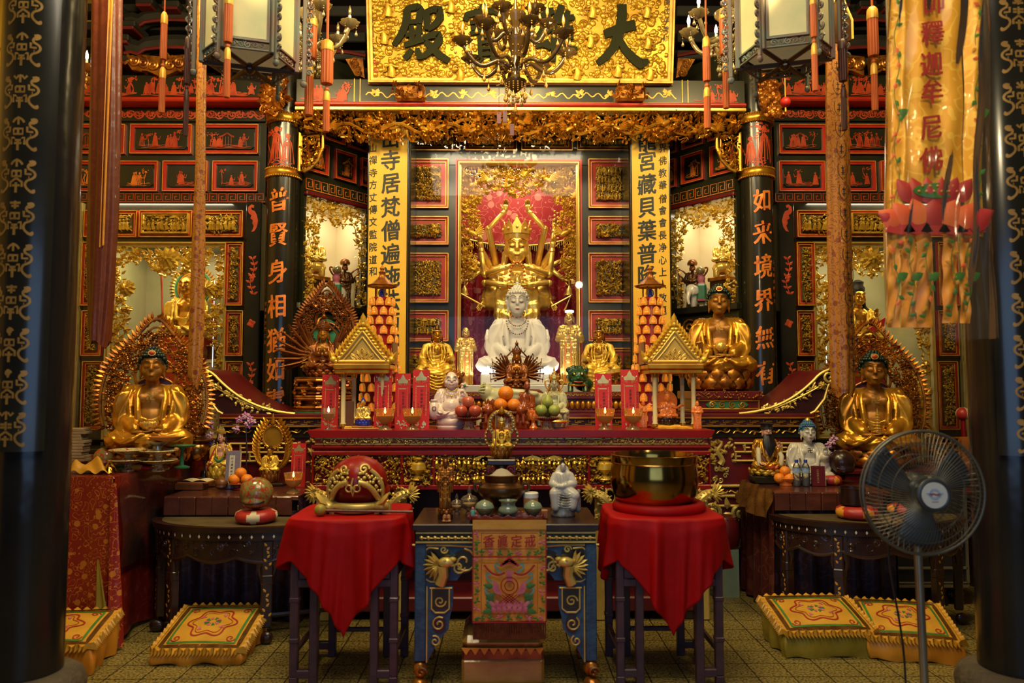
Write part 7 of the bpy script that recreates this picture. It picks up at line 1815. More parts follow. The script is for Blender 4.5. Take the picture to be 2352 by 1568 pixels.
# ---------------------------------------------------------------- tassels
def tassel(px,y0,y1,y2,y3,w,w2,Y,label,m='tassel_orange',m2='tassel_gold',grp=None):
 top=P(px,y0,Y); t=T('hanging_tassel',label,'tassel',(top.x,Y,top.z),grp); s_=S(Y); n=16
 def body(a,b,r):
  mb=MB(); za,zb=(y0-a)*s_,(y0-b)*s_
  mb.lathe([(r*.35,za),(r*.9,za-.02),(r,za-.05),(r*1.05,zb+.02),(r*.95,zb)],48,(0,0,0),(.07,14)); mb.cur=1; L=za-zb
  mb.lathe([(r*.55,za+.004),(r*.98,za-.012),(r*1.09,za-L*.20),(r*1.07,za-L*.24)],40,(0,0,0),(.05,14)); return mb
 body(y0,y1,w*s_/2).build('upper_tassel',[m,m2],t,60); b=body(y2,y3,w2*s_/2); b.build('lower_tassel',[m,m2],t,60)
 mb=MB(); mb.tube([(0,0,0),(0,0,6.2-top.z)],w*s_*.12,6); mb.tube([(0,0,(y0-y1)*s_+.01),(0,0,(y0-y2)*s_)],w2*s_*.2,6); mb.sph((0,0,(y0-y2)*s_+.012),w2*s_*.42,8,6); mb.build('cord_and_knot',m,t)
tassel(378,30,142,162,270,14,13,4.3,'slim orange tassel beside the wide dark red streamer')
tassel(432,88,198,212,322,13,11,4.2,'dark tassel just left of the thin orange streamer','tassel_dark','tassel_dark')
tassel(526,-15,104,118,236,19,14,4.0,'orange tassel in front of the left palace lantern','tassel_orange')
tassel(713,38,140,156,276,30,19,4.6,'thick orange tassel with gold collar right of the left palace lantern')
tassel(752,94,198,216,312,27,15,4.6,'orange tassel hanging lowest, beside the left end of the name plaque')
tassel(1622,86,192,208,306,17,15,4.6,'orange tassel beside the right end of the name plaque')
tassel(1664,20,132,148,262,24,14,4.6,'orange tassel between the right chandelier and the right palace lantern')
tassel(1867,-12,92,108,222,14,13,4.0,'orange tassel in front of the right palace lantern')
tassel(2003,18,136,154,268,23,14,4.3,'orange tassel just left of the plastic-wrapped banner')
tassel(1934,92,192,208,310,19,12,4.2,'dark tassel in front of the gold streamer','tassel_dark','tassel_dark')
c=P(1804,235,5.6); t=T('red_ball_charm','small red ball charm on a string beside the right lion bracket','charm',c); mb=MB(); mb.sph((0,0,0),.040,16,10); mb.build('ball','paper_red',t,60); mb=MB(); mb.tube([(0,0,.035),(0,0,6.2-c.z)],.004,5); mb.tube([(0,0,-.035),(0,0,-.075)],.008,5); mb.build('string','tassel_gold',t)
# ---------------------------------------------------------------- chandeliers
def drop(mb,p,L,r,beads=4):
 p=V(p)
 for k in range(beads):mb.sph(p-V((0,0,.016*k)),.006,6,4)
 q=p-V((0,0,.016*beads)); mb.lathe([(.001,0),(r*.5,-L*.35),(r,-L*.72),(r*.6,-L*.94),(.001,-L)],8,q)
def chandelier(px,py,Y,label,body,dropm,tiers,lit=(),scale=1.,stem=.55,name='chandelier',sag=1.):
 """px,py: where the bottom bowl of the stem sits"""
 c=P(px,py,Y); t=T(name,label,'chandelier',c); t.scale=(scale,)*3; top=(6.2-c.z)/scale
 mb=MB(); mb.lathe([(.005,-.06),(.03,-.04),(.075,.0),(.085,.03),(.04,.05),(.03,.10),(.05,.14),(.03,.18),(.04,.26),(.095,.32),(.10,.345),(.04,.36),(.03,.46),(.075,.52),(.08,.54),(.02,.56),(.01,.62)],20); mb.tube([(0,0,.6),(0,0,top)],.010,6); mb.build('stem',body,t,60)
 idx=0
 for(n,R_,zc,z0,ph)in tiers:
  for k in range(n):
   a=tau*(k+ph)/n; d=V((cos(a),sin(a),0)); arm=[V((0,0,z0))+d*.03]+[V((d.x*r_,d.y*r_,z))for r_,z in bez((.05,z0),(R_*.45,z0+.14),(R_*.55,z0-.20*sag),(R_,zc),10)]; mb=MB(); mb.tube(arm,.0165,8); e=arm[-1]
   mb.build('arm',body,t,60)
   mb=MB(); mb.lathe([(.014,-.022),(.036,-.004),(.066,.020),(.072,.034),(.06,.034),(.015,.03)],20,e,(.12,8)); mb.build('drip_cup',body,t,60)
   mb=MB(); mb.lathe([(.011,.03),(.011,.085)],10,e); mb.cur=1; mb.lathe([(.006,.085),(.013,.105),(.012,.13),(.001,.165)],8,e); mb.build('candle_bulb',['bronze_dark' if body=='amber_glass' else 'white_plastic','bulb_lit' if idx in lit else dropm],t,60)
   mb=MB()
   for j in range(3):q=tau*j/3+a; mb=MB(); drop(mb,e+V((.05*cos(q),.05*sin(q),0)),.05,.013,2); mb.build('pendant',dropm,t,60)
   mb=MB(); drop(mb,arm[len(arm)//2+1]-V((0,0,.01)),.06,.014,3); mb.build('pendant',dropm,t,60); idx+=1
 mb=MB()
 for k in range(14):a=tau*k/14; drop(mb,(.075*cos(a),.075*sin(a),.0),.06,.015,3+k%3)
 for k in range(10):
  a=tau*k/10; p0=V((.05*cos(a),.05*sin(a),.34))
  for j in range(12):u=j/11; mb.sph((p0.x*(1+2.4*u),p0.y*(1+2.4*u),.34-.3*u-.10*sin(pi*u)),.006,6,4)
 drop(mb,(0,0,-.06),.07,.018,5); mb.build('bead_strands',dropm,t,60)
 return t
chandelier(1184,196,5.35,'large amber glass chandelier with unlit candle bulbs in front of the name plaque','amber_glass','amber_drop',[(8,.40,.27,.14,.30),(6,.24,.46,.36,.1)],scale=1.0)
for k,(px,py)in enumerate(((1146,270),(1160,267),(1176,298))):
 c=P(px,py,5.35+.03*k); t=T('wish_tag',('dark red wish tag hanging left of the other two under the amber chandelier','dark red wish tag hanging highest under the amber chandelier','dark red wish tag hanging lowest under the amber chandelier')[k],'tag',c,'wish tags'); mb=MB(); mb.box(-.016,.016,-.002,.002,-.045,.045,.001); mb.cur=1; mb.torus((0,-.003,.035),.004,.0012,10,4); mb.build('card',['maroon','gold'],t); MB().tube([(0,0,.04),(-.0,0,P(px,190,5.35).z-c.z)],.0015,4).build('thread','tassel_dark',t)
chandelier(712,130,5.25,'crystal chandelier beside the left palace lantern','crystal','crystal',[(6,.30,.24,.08,.0)],scale=.95,name='crystal_chandelier')
chandelier(1672,130,5.25,'crystal chandelier with lit bulbs beside the right palace lantern','crystal','crystal',[(6,.30,.24,.08,.5)],(0,1,2,3,4,5),scale=.95,name='crystal_chandelier')
chandelier(112,225,5.7,'gilt chandelier mostly hidden behind the left outer pillar','gold_antique','amber_drop',[(6,.30,.24,.08,.0)],(0,1,2,3,4,5),scale=.95,name='gilt_chandelier')
# ---------------------------------------------------------------- pedestal fan
def fan():
 Y=3.1; c=P(2118,1130,Y); foot=P(2140,1568,Y-.02); t=T('pedestal_fan','tall pedestal fan with round wire grille, in front of the right table','fan',(c.x+.03,Y+.04,0)); z=c.z; R_=139*S(Y); o=V((-.03,-.04,z))
 MB().lathe([(.20,0),(.21,.015),(.19,.04),(.06,.06),(.03,.10)],32,(.03,.10,0)).build('base','steel',t,40)
 mb=MB(); mb.tube([(.035,.10,.05),(.02,.10,z-.18)],.017,12); mb.cur=0; mb.build('pole','steel',t,60)
 mb=MB(); mb.tube([(.02,.10,z-.24),(.02,.10,z-.12)],.028,12); mb.sph((.01,.10,z-.04),(.06,.07,.06),14,10); mb.cap((-.01,.05,z),(-.01,.16,z),.075,.06,16); mb.build('motor_housing','fan_blade',t,60)
 for nm,yy,bulge in(('front_grille',-.055,-.03),('rear_grille',.055,.03)):
  mb=MB(); y0=o.y
  mb.torus((o.x,y0+yy*.25,o.z),R_,.006 if bulge<0 else.004,72,8)
  for q in(.80,.60,.30):mb.torus((o.x,y0+yy*(1.25-q*q),o.z),R_*q,.0022,56,6)
  n=84 if bulge<0 else 60
  for k in range(n):
   a=tau*k/n; pts=[]
   for j in range(7):
    u=.24+.76*j/6; b=a+.35*(1-u)*(1 if bulge<0 else 0); pts.append((o.x+R_*u*cos(b),y0+yy*(.25+1.05*(1-u*u)),o.z+R_*u*sin(b)))
   mb.tube(pts,.0012,4,cap=False)
  mb.build(nm,'fan_wire',t,60)
 for k in range(3):
  a0=tau*k/3+.5
  f=lambda u,v:(o.x+(.045+(R_*.90-.045)*v)*cos(a0+(u-.5)*(.95-.1*v)),o.y+.025-.045*(u-.5)*(1-.3*v),o.z+(.045+(R_*.90-.045)*v)*sin(a0+(u-.5)*(.95-.1*v)))
  m=MB().grid(f,10,10); q=m.build('blade','fan_blade',t,180); sm=q.modifiers.new('thickness','SOLIDIFY'); sm.thickness=.003
 hb_=MB().lathe([(.001,.0),(.03,.0),(.05,.02),(.05,.05)],24).build('blade_hub','fan_blade',t,40,o); hb_.rotation_euler=(-pi/2,0,0)
 mb=MB(); n=40; yb=o.y-.088; mb.prism([(o.x+.052*cos(tau*k/n),o.z+.052*sin(tau*k/n))for k in range(n)],yb-.004,yb+.02); mb.cur=3; mb.torus((o.x,yb+.006,o.z),.060,.009,40,8)
 mb.cur=1
 for r_ in(.021,.015):mb.rib([(o.x+r_*cos(tau*k/30),o.z+.004+r_*sin(tau*k/30))for k in range(31)],.0022,yb-.005)
 for s2 in(-1,1):
  for k in range(3):mb.rib([(o.x+s2*.012,o.z+.006-.004*k),(o.x+s2*(.036-.006*k),o.z+.008-.006*k)],.0022,yb-.005)
 mb.cur=2; mb.rib([(o.x-.018,o.z+.003),(o.x-.006,o.z+.006),(o.x+.006,o.z+.002),(o.x+.018,o.z+.005)],.006,yb-.0055); mb.rib([(o.x-.014,o.z-.026),(o.x+.014,o.z-.026)],.002,yb-.005)
 mb.build('badge',['white_plastic','label_blue','paint_red','fan_blade'],t,30)
 MB().tube(bez((-.01,.16,z-.05),(-.10,.26,z-.3),(-.02,.16,.7),(-.03,.14,.35),14)+bez((-.03,.14,.35),(-.03,.12,.1),(.0,.2,.01),(.2,.5,.01),12),.005,6).build('power_cord','case_black',t,60)
fan()
# ---------------------------------------------------------------- kneeling cushions
def cushion(cx,y0,w,d,hf,hb,label,rot,skirt,seed):
 t=T('kneeling_cushion',label,'cushion',(cx,y0+d/2,0),None,rot); r=random.Random(seed); h2=w/2; d2=d/2
 def side(u,v):
 # perimeter
  p=(u*4)%4; k=int(p)%4; q=p-int(p); x,y=[(-h2+w*q,-d2),(h2,-d2+d*q),(h2-w*q,d2),(-h2,d2-d*q)][k]; hh=hf+(hb-hf)*(y+d2)/d
  o=1+.045*sin(u*70+seed)*(1-v)+.03*sin(u*31)*(1-v)+.05*sin(pi*v); return(x*o,y*o,.004+(hh-.01)*v+.006*sin(u*50)*(v<.1))
 MB().grid(side,160,10,True).build('pleated_skirt',skirt,t,180)
 top=lambda x,y:hf+(hb-hf)*(y/d+.5)+.03*(1-(2*x/w)**2)*(1-(2*y/d)**2)
 def tp(u,v):
  x,y=(u-.5)*w*1.02,(v-.5)*d*1.02; return(x,y,top(max(-h2,min(h2,x)),max(-d2,min(d2,y)))+.004)
 MB().grid(tp,20,16).build('top','yellow_satin',t,180)
 # ruffled border: sawtooth frill standing off the edge
 mb=MB(); n=100
 def edge(u):
  p=(u*4)%4; k=int(p)%4; q=p-int(p); return[(-h2+w*q,-d2,0,-1),(h2,-d2+d*q,1,0),(h2-w*q,d2,0,1),(-h2,d2-d*q,-1,0)][k]
 v=[]; f=[]
 for i in range(2*n):
  x,y,nx,ny=edge(i/(2*n)); z=top(x*.98,y*.98); o=.012 if i%2 else.042; v+=[(x,y,z+.010),(x+nx*.022,y+ny*.022,z+.012+.010*sin(i*1.3)),(x+nx*o,y+ny*o,z-.012-.012*(i%2==0))]
 for i in range(2*n):a,b=3*i,3*((i+1)%(2*n)); f+=[(a,a+1,b+1,b),(a+1,a+2,b+2,b+1)]
 mb.add(v,f); mb.build('ruffle','yellow_satin',t,60)
 mb=MB(); mf=lambda pts,wd,m:_on(pts,wd,m)
 def _on(pts,wd,m):
  b=MB(); b.rib(pts,wd); mb.cur=m; mb.add([(p[0],p[2],top(p[0],p[2])+.007)for p in b.v],[q[::-1]for q in b.f])
 sq=lambda k:[(-h2*k,-d2*k),(h2*k,-d2*k),(h2*k,d2*k),(-h2*k,d2*k),(-h2*k,-d2*k)]
 fine=lambda pts:[(a[0]+(b[0]-a[0])*j/10,a[1]+(b[1]-a[1])*j/10)for a,b in zip(pts,pts[1:])for j in range(10)]+[pts[-1]]
 mf(fine(sq(.90)),.026,0); mf(fine(sq(.78)),.014,1)
 mf([(h2*.52*cos(a)*(1+.14*cos(6*a)),d2*.55*sin(a)*(1+.14*cos(6*a)))for a in[tau*k/72 for k in range(73)]],.010,2)
 mf([(h2*.42*cos(a)*(1+.14*cos(6*a)),d2*.44*sin(a)*(1+.14*cos(6*a)))for a in[tau*k/72 for k in range(73)]],.004,2)
 for k in range(10):a=tau*k/10; mf([(.02*cos(a),.016*sin(a)),(h2*.2*cos(a),d2*.18*sin(a))],[.006,.022],3 if k%2 else 1)
 for sx in(-1,1):
  for sy in(-1,1):mf([(sx*(h2*.64+p[0]),sy*(d2*.62+p[1]))for p in spiral(0,0,.028,1.3,0,1)],.007,2)
 for k in range(4):a=tau*k/4+.78; mf([(h2*.32*cos(a),d2*.32*sin(a)),(h2*.4*cos(a+.25),d2*.4*sin(a+.25))],[.008,.026],3)
 mb.build('embroidery',['copper_foil','leaf_green','ink_red','thread_pink'],t)
 MB().box(-h2*.96,h2*.96,-d2*.96,d2*.96,.0,min(hf,hb)*.8,.02).build('foam_block','purple_cloth',t)
cushion(P(452,1500,4.45).x+.02,4.40,.50,.46,.085,.20,'yellow embroidered kneeling cushion on the floor in front of the left half-moon table',0,'orange_satin',1)
cushion(-2.62,4.22,.56,.40,.16,.24,'yellow embroidered kneeling cushion against the red brocade table beside the left pillar',.12,'orange_satin',2)
cushion(1.93,4.48,.54,.38,.15,.25,'yellow embroidered kneeling cushion with olive skirt, in front of the right half-moon table',.03,'olive_satin',3)
cushion(2.44,4.40,.50,.42,.13,.23,'yellow embroidered kneeling cushion with orange skirt, behind the fan pole',-.22,'orange_satin',4)
def box_cushion():
 a=prect(1060,1462,1250,1557,4.08); t=T('box_cushion','brown plastic-covered box cushion under the hanging runner between table legs','cushion',((a[0]+a[1])/2,4.08,0)); h2=(a[1]-a[0])/2; H=a[3]
 MB().box(-h2,h2,.0,.42,.004,H*.55,.015).build('yellow_base','plastic_yellow',t); MB().box(-h2*.99,h2*.99,.004,.42,H*.5,H*.76,.012).build('brown_band','bronze_brown',t); MB().box(-h2*1.0,h2*1.0,-.004,.43,H*.74,H,.03).build('padded_top','plastic_yellow',t)
 mb=MB()
 for i in range(9):
  x=-h2+2*h2*(i+.5)/9; mb.prism([(x-h2/9,H*.78),(x+h2/9,H*.78),(x,H*.64)],-.006,.002)
 mb.build('pointed_trim','orange_satin',t)
box_cushion()
# ================================================================ THINGS ON THE ALTARS AND TABLES
def stood(px,py,Y,z):c=P(px,py,Y); return V((c.x,Y,z))
# ---------------------------------------------------------------- gilt gabled pavilions
def pavilion(px,label):
 Y=5.42; s_=S(Y); t=T('gabled_pavilion',label,'pavilion',stood(px,985,Y,ZA)); H=120*s_; w=46*s_
 MB().box(-w,w,-.11,.11,0,.022,.006).box(-w*.86,w*.86,-.13,.09,.0,.012,.004).build('base','gold',t)
 for x in(-w*.92,-w*.62,w*.62,w*.92):
  for y in(-.09,.09):pass
 for sx in(-1,1):
  for(xx,yy)in((w*.95,-.09),(w*.66,.07)):
   mb=MB(); mb.lathe([(.022,0),(.022,.02),(.016,.03),(.016,H-.04),(.020,H-.03),(.024,H-.005)],16,(sx*xx,yy,.02)); mb.cur=1; mb.lathe([(.0235,0),(.0235,.018)],16,(sx*xx,yy,.02)); mb.lathe([(.021,H-.03),(.025,H-.01),(.025,H)],16,(sx*xx,yy,.018)); mb.build('column',['couplet_cream','gold'],t,40)
 MB().box(-w*1.32,w*1.32,-.15,.13,H+.015,H+.045,.006).box(-w*1.38,w*1.38,-.16,.14,H+.045,H+.085,.008).build('entablature','gold',t)
 z0=H+.085; g=112*s_; W=w*1.42
 tri=[(-W,z0),(W,z0)]+[(W*(1-u)*(1-.10*sin(pi*u)),z0+.01+(g-.10)*(u**.92))for u in[k/12 for k in range(13)]]+[(-W*(1-u)*(1-.10*sin(pi*u)),z0+.01+(g-.10)*(u**.92))for u in[k/12 for k in range(12,-1,-1)]]
 mb=MB(); mb.prism(tri,-.13,-.10)
 for sc_,th in((.80,.010),(.64,.007)):mb.tube(x3([(x*sc_,z0+.018+(z-z0)*sc_)for x,z in tri[2:]],-.135),th,6)
 mb.tube(x3([(-W*.8,z0+.016),(W*.8,z0+.016)],-.135),.012,6)
 for k in(-2,-1,0,1,2):
  h_=.085-.02*abs(k); xk=k*.026
  for q in(1.,.6):mb.tube(x3([(xk+q*.018*s2*sin(pi*v)+k*.012*v,z0+.026+h_*(.5-.5*q+q*v))for s2,v in[(1,j/8)for j in range(9)]+[(-1,1-j/8)for j in range(1,8)]],-.135),.004,5,True)
 mb.build('pediment','gold_pale2',t,40)
 mb=MB()
 for sg in(-1,1):
  for k in range(11):
   u=(k+.3)/11; x=sg*W*(1-u)*(1-.10*sin(pi*u)); z=z0+.01+(g-.10)*u**.92
   leaf(mb,x,-.115,z,(1.05 if sg>0 else pi-1.05)+sg*.1,.065,.017,.022,.16*sg)
   mb.sph((x*.93,-.135,z-.004),(.017,.010,.013),7,5)
  leaf(mb,sg*W*1.02,-.115,z0,1.5+sg*-.1,.10,.022,.03,-.14*sg); mb.sph((sg*W,-.125,z0+.03),.025,8,6)
 leaf(mb,0,-.115,z0+g-.10,pi/2,.11,.026,.03); mb.sph((0,-.13,z0+g-.075),(.016,.012,.02),8,6); leaf(mb,-.005,-.115,z0+g-.10,pi/2+.5,.05,.014,.02); leaf(mb,.005,-.115,z0+g-.10,pi/2-.5,.05,.014,.02)
 mb.build('flame_edging','gold_leaf',t,50)
 mb=MB()
 for sg in(-1,1):mb.add([(sg*W*.98,-.10,z0),(sg*W*.98,.13,z0),(0,.13,z0+g-.11),(0,-.10,z0+g-.11)],[(0,1,2,3)]); mb.box(sg*W*1.0-.006,sg*W*1.0+.006,-.09,.13,z0,z0+.16)
 mb.prism([(-W,z0),(W,z0),(0,z0+g-.11)],.12,.13); mb.build('roof_sides','bronze_brown',t)
 return t
mat('couplet_cream',(.72,.60,.30),.4,0,(.66,.52,.24),4); mat('gold_pale2',(.78,.50,.10),.42,.35,(.68,.40,.07),4)
pavilion(838,'small gilt gabled pavilion on cream columns, at the left end of the red altar')
pavilion(1543,'small gilt gabled pavilion on cream columns, at the right end of the red altar')
# ---------------------------------------------------------------- lit towers of little Buddhas
def tower(px,label,dx):
 Y=5.64; s_=S(Y); t=T('buddha_light_tower',label,'light tower',stood(px,985,Y,ZA)); zt=(P(px,688,Y).z-ZA); r0,r1=50*s_,23*s_
 MB().lathe([(r0*1.05,0),(r0*1.1,.015),(r0,.03),(r1,zt-.01),(r1*1.06,zt-.008),(r1*1.06,zt+.012),(r1*.9,zt+.014)],40).build('body','red_lacquer',t,40)
 n=13
 for k in range(n):
  z=.05+(zt-.10)*k/(n-1); r=r0+(r1-r0)*(z+.02)/zt; N=max(8,int(tau*r/.082)); h=.062; a0=.3*(k%2)
  mb=MB()
  for i in range(N):
   m=M.Translation((0,0,z))@M.Rotation(tau*i/N+a0,4,'Z')@M.Translation((0,-r-.004,0)); b=MB()
   arch=[(-.027,0),(.027,0),(.028,.03),(.018,.052),(0,.064),(-.018,.052),(-.028,.03)]
   b.prism(arch,-.010,.004); b.cur=1; b.sph((0,-.012,.016),(.018,.009,.013),8,5); b.sph((0,-.013,.033),(.011,.008,.013),8,5); b.sph((0,-.014,.049),(.007,.006,.008),7,5)
   mb.join(b,m)
  mb.build('niche_row',['pagoda_halo','pagoda_glow'],t,50)
 z=zt+.012
 for k in range(5):a=tau*k/5+.3; MB().lathe([(.006,0),(.006,.085)],8,(r1*.72*cos(a),r1*.72*sin(a),z)).build('post','gold',t,40)
 mb=MB()
 prof=[(r1*1.55,.095),(r1*1.45,.085),(r1*1.0,.115),(r1*.55,.145),(.022,.17),(.02,.185),(.028,.20),(.012,.215),(.02,.228),(.004,.25)]
 mb.lathe([(r,q)for r,q in prof],24,(0,0,z),(.05,6)); mb.build('pagoda_roof','gold_antique',t,40)
 mb=MB(); mb.sph((0,-.01,z+.015),(.022,.016,.014),10,6); mb.sph((0,-.01,z+.035),(.013,.011,.02),10,6); mb.sph((0,-.01,z+.06),.010,8,6); mb.build('blue_buddha','blue_crystal',t,60)
 mb=MB(); mb.prism([(.032*cos(tau*k/20),z+.04+.036*sin(tau*k/20))for k in range(20)],.010,.014); mb.build('pale_halo','white_porcelain',t)
tower(874,'red tower of glowing little Buddhas behind the left gilt pavilion',0); tower(1497,'red tower of glowing little Buddhas behind the right gilt pavilion',0)
# ---------------------------------------------------------------- red prayer cards
def card(x0,y0,x1,y1,Y,z,label,seed,tilt=.06):
 A=prect(x0,y0,x1,y1,Y); w,h=A[1]-A[0],A[3]-z; t=T('prayer_card',label,'card',((A[0]+A[1])/2,Y,z),'red prayer cards'); t.rotation_euler=(-tilt,0,0); r=random.Random(seed)
 MB().box(-w/2,w/2,0,.004,0,h).build('card','paper_red',t)
 mb=MB()
 mb.prism([(-.30*w,h*.82),(.30*w,h*.82),(.34*w,h*.87),(.16*w,h*.90),(.08*w,h*.95),(0,h*.985),(-.08*w,h*.95),(-.16*w,h*.90),(-.34*w,h*.87)],-.001,0)
 for sg in(-1,1):
  for k in range(5):mb.tube(x3([(sg*(.1+.07*k)*w,h*.82),(sg*(.1+.07*k)*w,h*(.77+.008*k))],-.0005),w*.014,4)
  for k in range(22):mb.sph((sg*.30*w,-.0005,h*(.74-.024*k)),(w*.025,.001,w*.025),5,4)
  mb.sph((sg*.40*w,-.0005,h*.88),(w*.05,.001,w*.05),6,4)
 mb.prism([(-.25*w,h*.715),(.2*w,h*.715),(.2*w,h*.73),(-.25*w,h*.73)],-.001,0)
 for k in range(12):leaf(mb,r.uniform(-.3,.3)*w,-.0005,h*r.uniform(.04,.13),r.random()*6,w*.2,w*.05,.001)
 mb.build('gilt_print','foil_gold',t)
 mb=MB(); txt='佛光普照平安吉祥如意福壽康寧'
 for c_,(x,z1,k)in enumerate(((.03,.64,5),(-.16,.42,4),(.17,.40,4),(-.42,.45,6),(.42,.62,7))):
  for i in range(k):write(mb,txt[(i*3+c_*2+seed)%14],x*w,h*(z1-(.062 if abs(x)<.1 else.042)*i),h*(.05 if abs(x)<.1 else.03),-.0015,w*(.16 if abs(x)<.1 else.09))
 mb.build('handwriting','ink_black',t); return t
card(738,860,777,984,5.40,ZA,'red prayer card with gilt print beside the brown board, leftmost on the red altar',1)
card(859,849,899,976,5.30,ZA,'tall red prayer card in front of the left gilt pavilion',2)
card(907,857,942,976,5.36,ZA,'shorter red prayer card, middle of the three left of the laughing Buddha',3)
card(947,849,986,976,5.33,ZA,'tall red prayer card just left of the laughing Buddha',4)
card(1367,857,1406,980,5.33,ZA,'red prayer card, left one of the pair beside the right gilt pavilion',5)
card(1427,848,1468,974,5.33,ZA,'tall red prayer card touching the right gilt pavilion',6)
card(668,1018,701,1115,5.60,.857,'red prayer card leaning at the left end of the red altar, low down',7)
o=MB().box(-.052,.052,0,.012,0,.20,.002).build('brown_board','card_brown',None,30,stood(795,985,5.33,ZA)); tag(o,'plain brown board standing by the leftmost red prayer card','board')
# ---------------------------------------------------------------- lamp glasses
def oil_glass(px,Y,label,z=None,k=1.,big=True,lit=True):
 z=ZA if z is None else z; t=T('oil_lamp_glass',label,'oil lamp',stood(px,985,Y,z),'glass oil lamps',0,k)
 if big:pr=[(.050,0),(.046,.008),(.020,.030),(.014,.042),(.030,.05),(.056,.075),(.062,.105),(.068,.145),(.070,.150)]; L=[(.028,.054),(.052,.078),(.056,.100)]; fl=(.03,12); zf=.118
 else:pr=[(.034,0),(.030,.006),(.008,.02),(.007,.055),(.020,.065),(.040,.09),(.044,.12),(.040,.155)]; L=[(.018,.068),(.036,.092),(.039,.118)]; fl=None; zf=.125
 mb=MB(); mb.lathe(pr,32,(0,0,0),fl,False); mb.build('glass','amber_clear' if big else 'clear_glass',t,60)
 MB().lathe(L+[(.001,L[-1][1])],24).build('oil','wax_amber',t,60)
 mb=MB(); mb.lathe([(.003,L[-1][1]),(.003,zf)],8); mb.build('wick','ink_black',t)
 if lit:mb=MB(); mb.lathe([(.001,zf-.004),(.008,zf+.008),(.006,zf+.02),(.001,zf+.04)],10); mb.build('flame','flame',t,60)
for(px,Y,big,lb)in((754,5.24,False,'slim stemmed glass oil lamp in front of the leftmost red prayer card'),(884,5.22,True,'fluted glass oil lamp, left one of the two left of the laughing Buddha'),(947,5.22,True,'fluted glass oil lamp nearest the laughing Buddha'),(1390,5.22,True,'fluted glass oil lamp, left one of the two beside the right gilt pavilion'),(1455,5.22,True,'fluted glass oil lamp next to the columns of the right gilt pavilion')):oil_glass(px,Y,lb,None,1.,big)
oil_glass(676,5.30,'small lit glass oil lamp low at the left end of the red altar',.857,.95,True)
# ---------------------------------------------------------------- footed fruit dishes and fruit
def dish(px,Y,z,label,r=.102,h=.085,m='painted_ceramic'):
 t=T('footed_dish',label,'dish',stood(px,985,Y,z)); mb=MB(); mb.lathe([(.045,0),(.046,.008),(.036,.02),(.030,.045),(.034,h*.72)],24); mb.cur=1; mb.lathe([(.034,h*.70),(.06,h*.78),(r*.92,h*.94),(r,h),(r*.95,h+.003),(r*.6,h*.9),(.0,h*.86)],32); mb.cur=2
 for k in range(40):mb.sph((r*cos(tau*k/40),r*sin(tau*k/40),h),.003,5,4)
 mb.build('bowl_and_foot',[m,'maroon' if m=='painted_ceramic' else m,'gold_pale'],t,40); return t
def fruit(name,label,p,r,m,cat,grp,kind='round',rot=0.):
 t=T(name,label,cat,p,grp,rot); mb=MB()
 if kind=='pear':mb.lathe([(.001,0),(r*.5,r*.05),(r*.92,r*.45),(r,r*.85),(r*.85,r*1.3),(r*.55,r*1.7),(r*.38,r*2.05),(r*.15,r*2.25),(.001,r*2.22)],20,(0,0,-r*.9))
 elif kind=='apple':mb.lathe([(.001,-r*.82),(r*.3,-r*.9),(r*.75,-r*.65),(r,0),(r*.92,r*.5),(r*.5,r*.86),(r*.18,r*.84),(.001,r*.70)],20)
 elif kind=='guava':mb.lathe([(.001,-r*.92),(r*.5,-r*.85),(r*.95,-r*.3),(r,.2*r),(r*.75,r*.75),(r*.35,r*.95),(.001,r*.9)],20,(0,0,0),(.025,5))
 else:mb.sph((0,0,0),(r,r,r*.95),20,14)
 mb.build('flesh',m,t,180)
 mb=MB()
 top={'pear':r*1.3,'apple':r*.7,'guava':r*.9,'round':r*.93}[kind]
 if kind in('pear','apple'):mb.tube([(0,0,top),(r*.08,0,top+r*.35)],r*.05,6)
 else:
  for k in range(5):leaf(mb,0,-.0,top,tau*k/5,r*.14,r*.05,.002)if False else mb.sph((r*.08*cos(tau*k/5),r*.08*sin(tau*k/5),top),r*.05,5,4)
 mb.build('stem','wood_brown',t,60)
dish(1078,5.28,ZA,'footed painted dish holding red apples in front of the laughing Buddha')
for(px,py,lb,y)in((1059,944,'red apple, front left on the apple dish',5.26),(1091,944,'red apple, front right on the apple dish',5.26),(1075,923,'pale red apple on top of the apple pile',5.29),(1075,945,'red apple at the back of the apple dish',5.34)):
 fruit('apple',lb,P(px,py,y),.046,'apple_red','apple','apples on the footed dish','apple',px)
dish(1165,5.40,ZA,'footed painted dish holding oranges behind the small gilt bodhisattva',.10,.115)
for(px,py,lb,y,r)in((1150,929,'orange, front left on the middle fruit dish',5.38,.050),(1180,930,'orange, front right on the middle fruit dish',5.38,.050),(1162,903,'big orange on top of the middle fruit pile',5.40,.056),(1165,930,'orange at the back of the middle fruit dish',5.46,.048)):fruit('orange',lb,P(px,py,y),r,'orange_fruit','orange','oranges on the middle dish')
dish(1257,5.28,ZA,'footed painted dish holding green pears in front of the white bodhisattva')
for(px,py,lb,y,k,m)in((1243,943,'green guava, front left on the pear dish',5.26,'guava','guava_green'),(1273,943,'yellow-green guava, front right on the pear dish',5.26,'guava','guava_green'),(1258,923,'green pear on top of the pear dish',5.28,'pear','pear_green'),(1258,944,'green guava at the back of the pear dish',5.345,'guava','guava_green')):fruit('pear' if k=='pear' else 'guava',lb,P(px,py,y),.044 if k!='pear' else.042,m,'fruit','green fruit on the right dish',k,px)
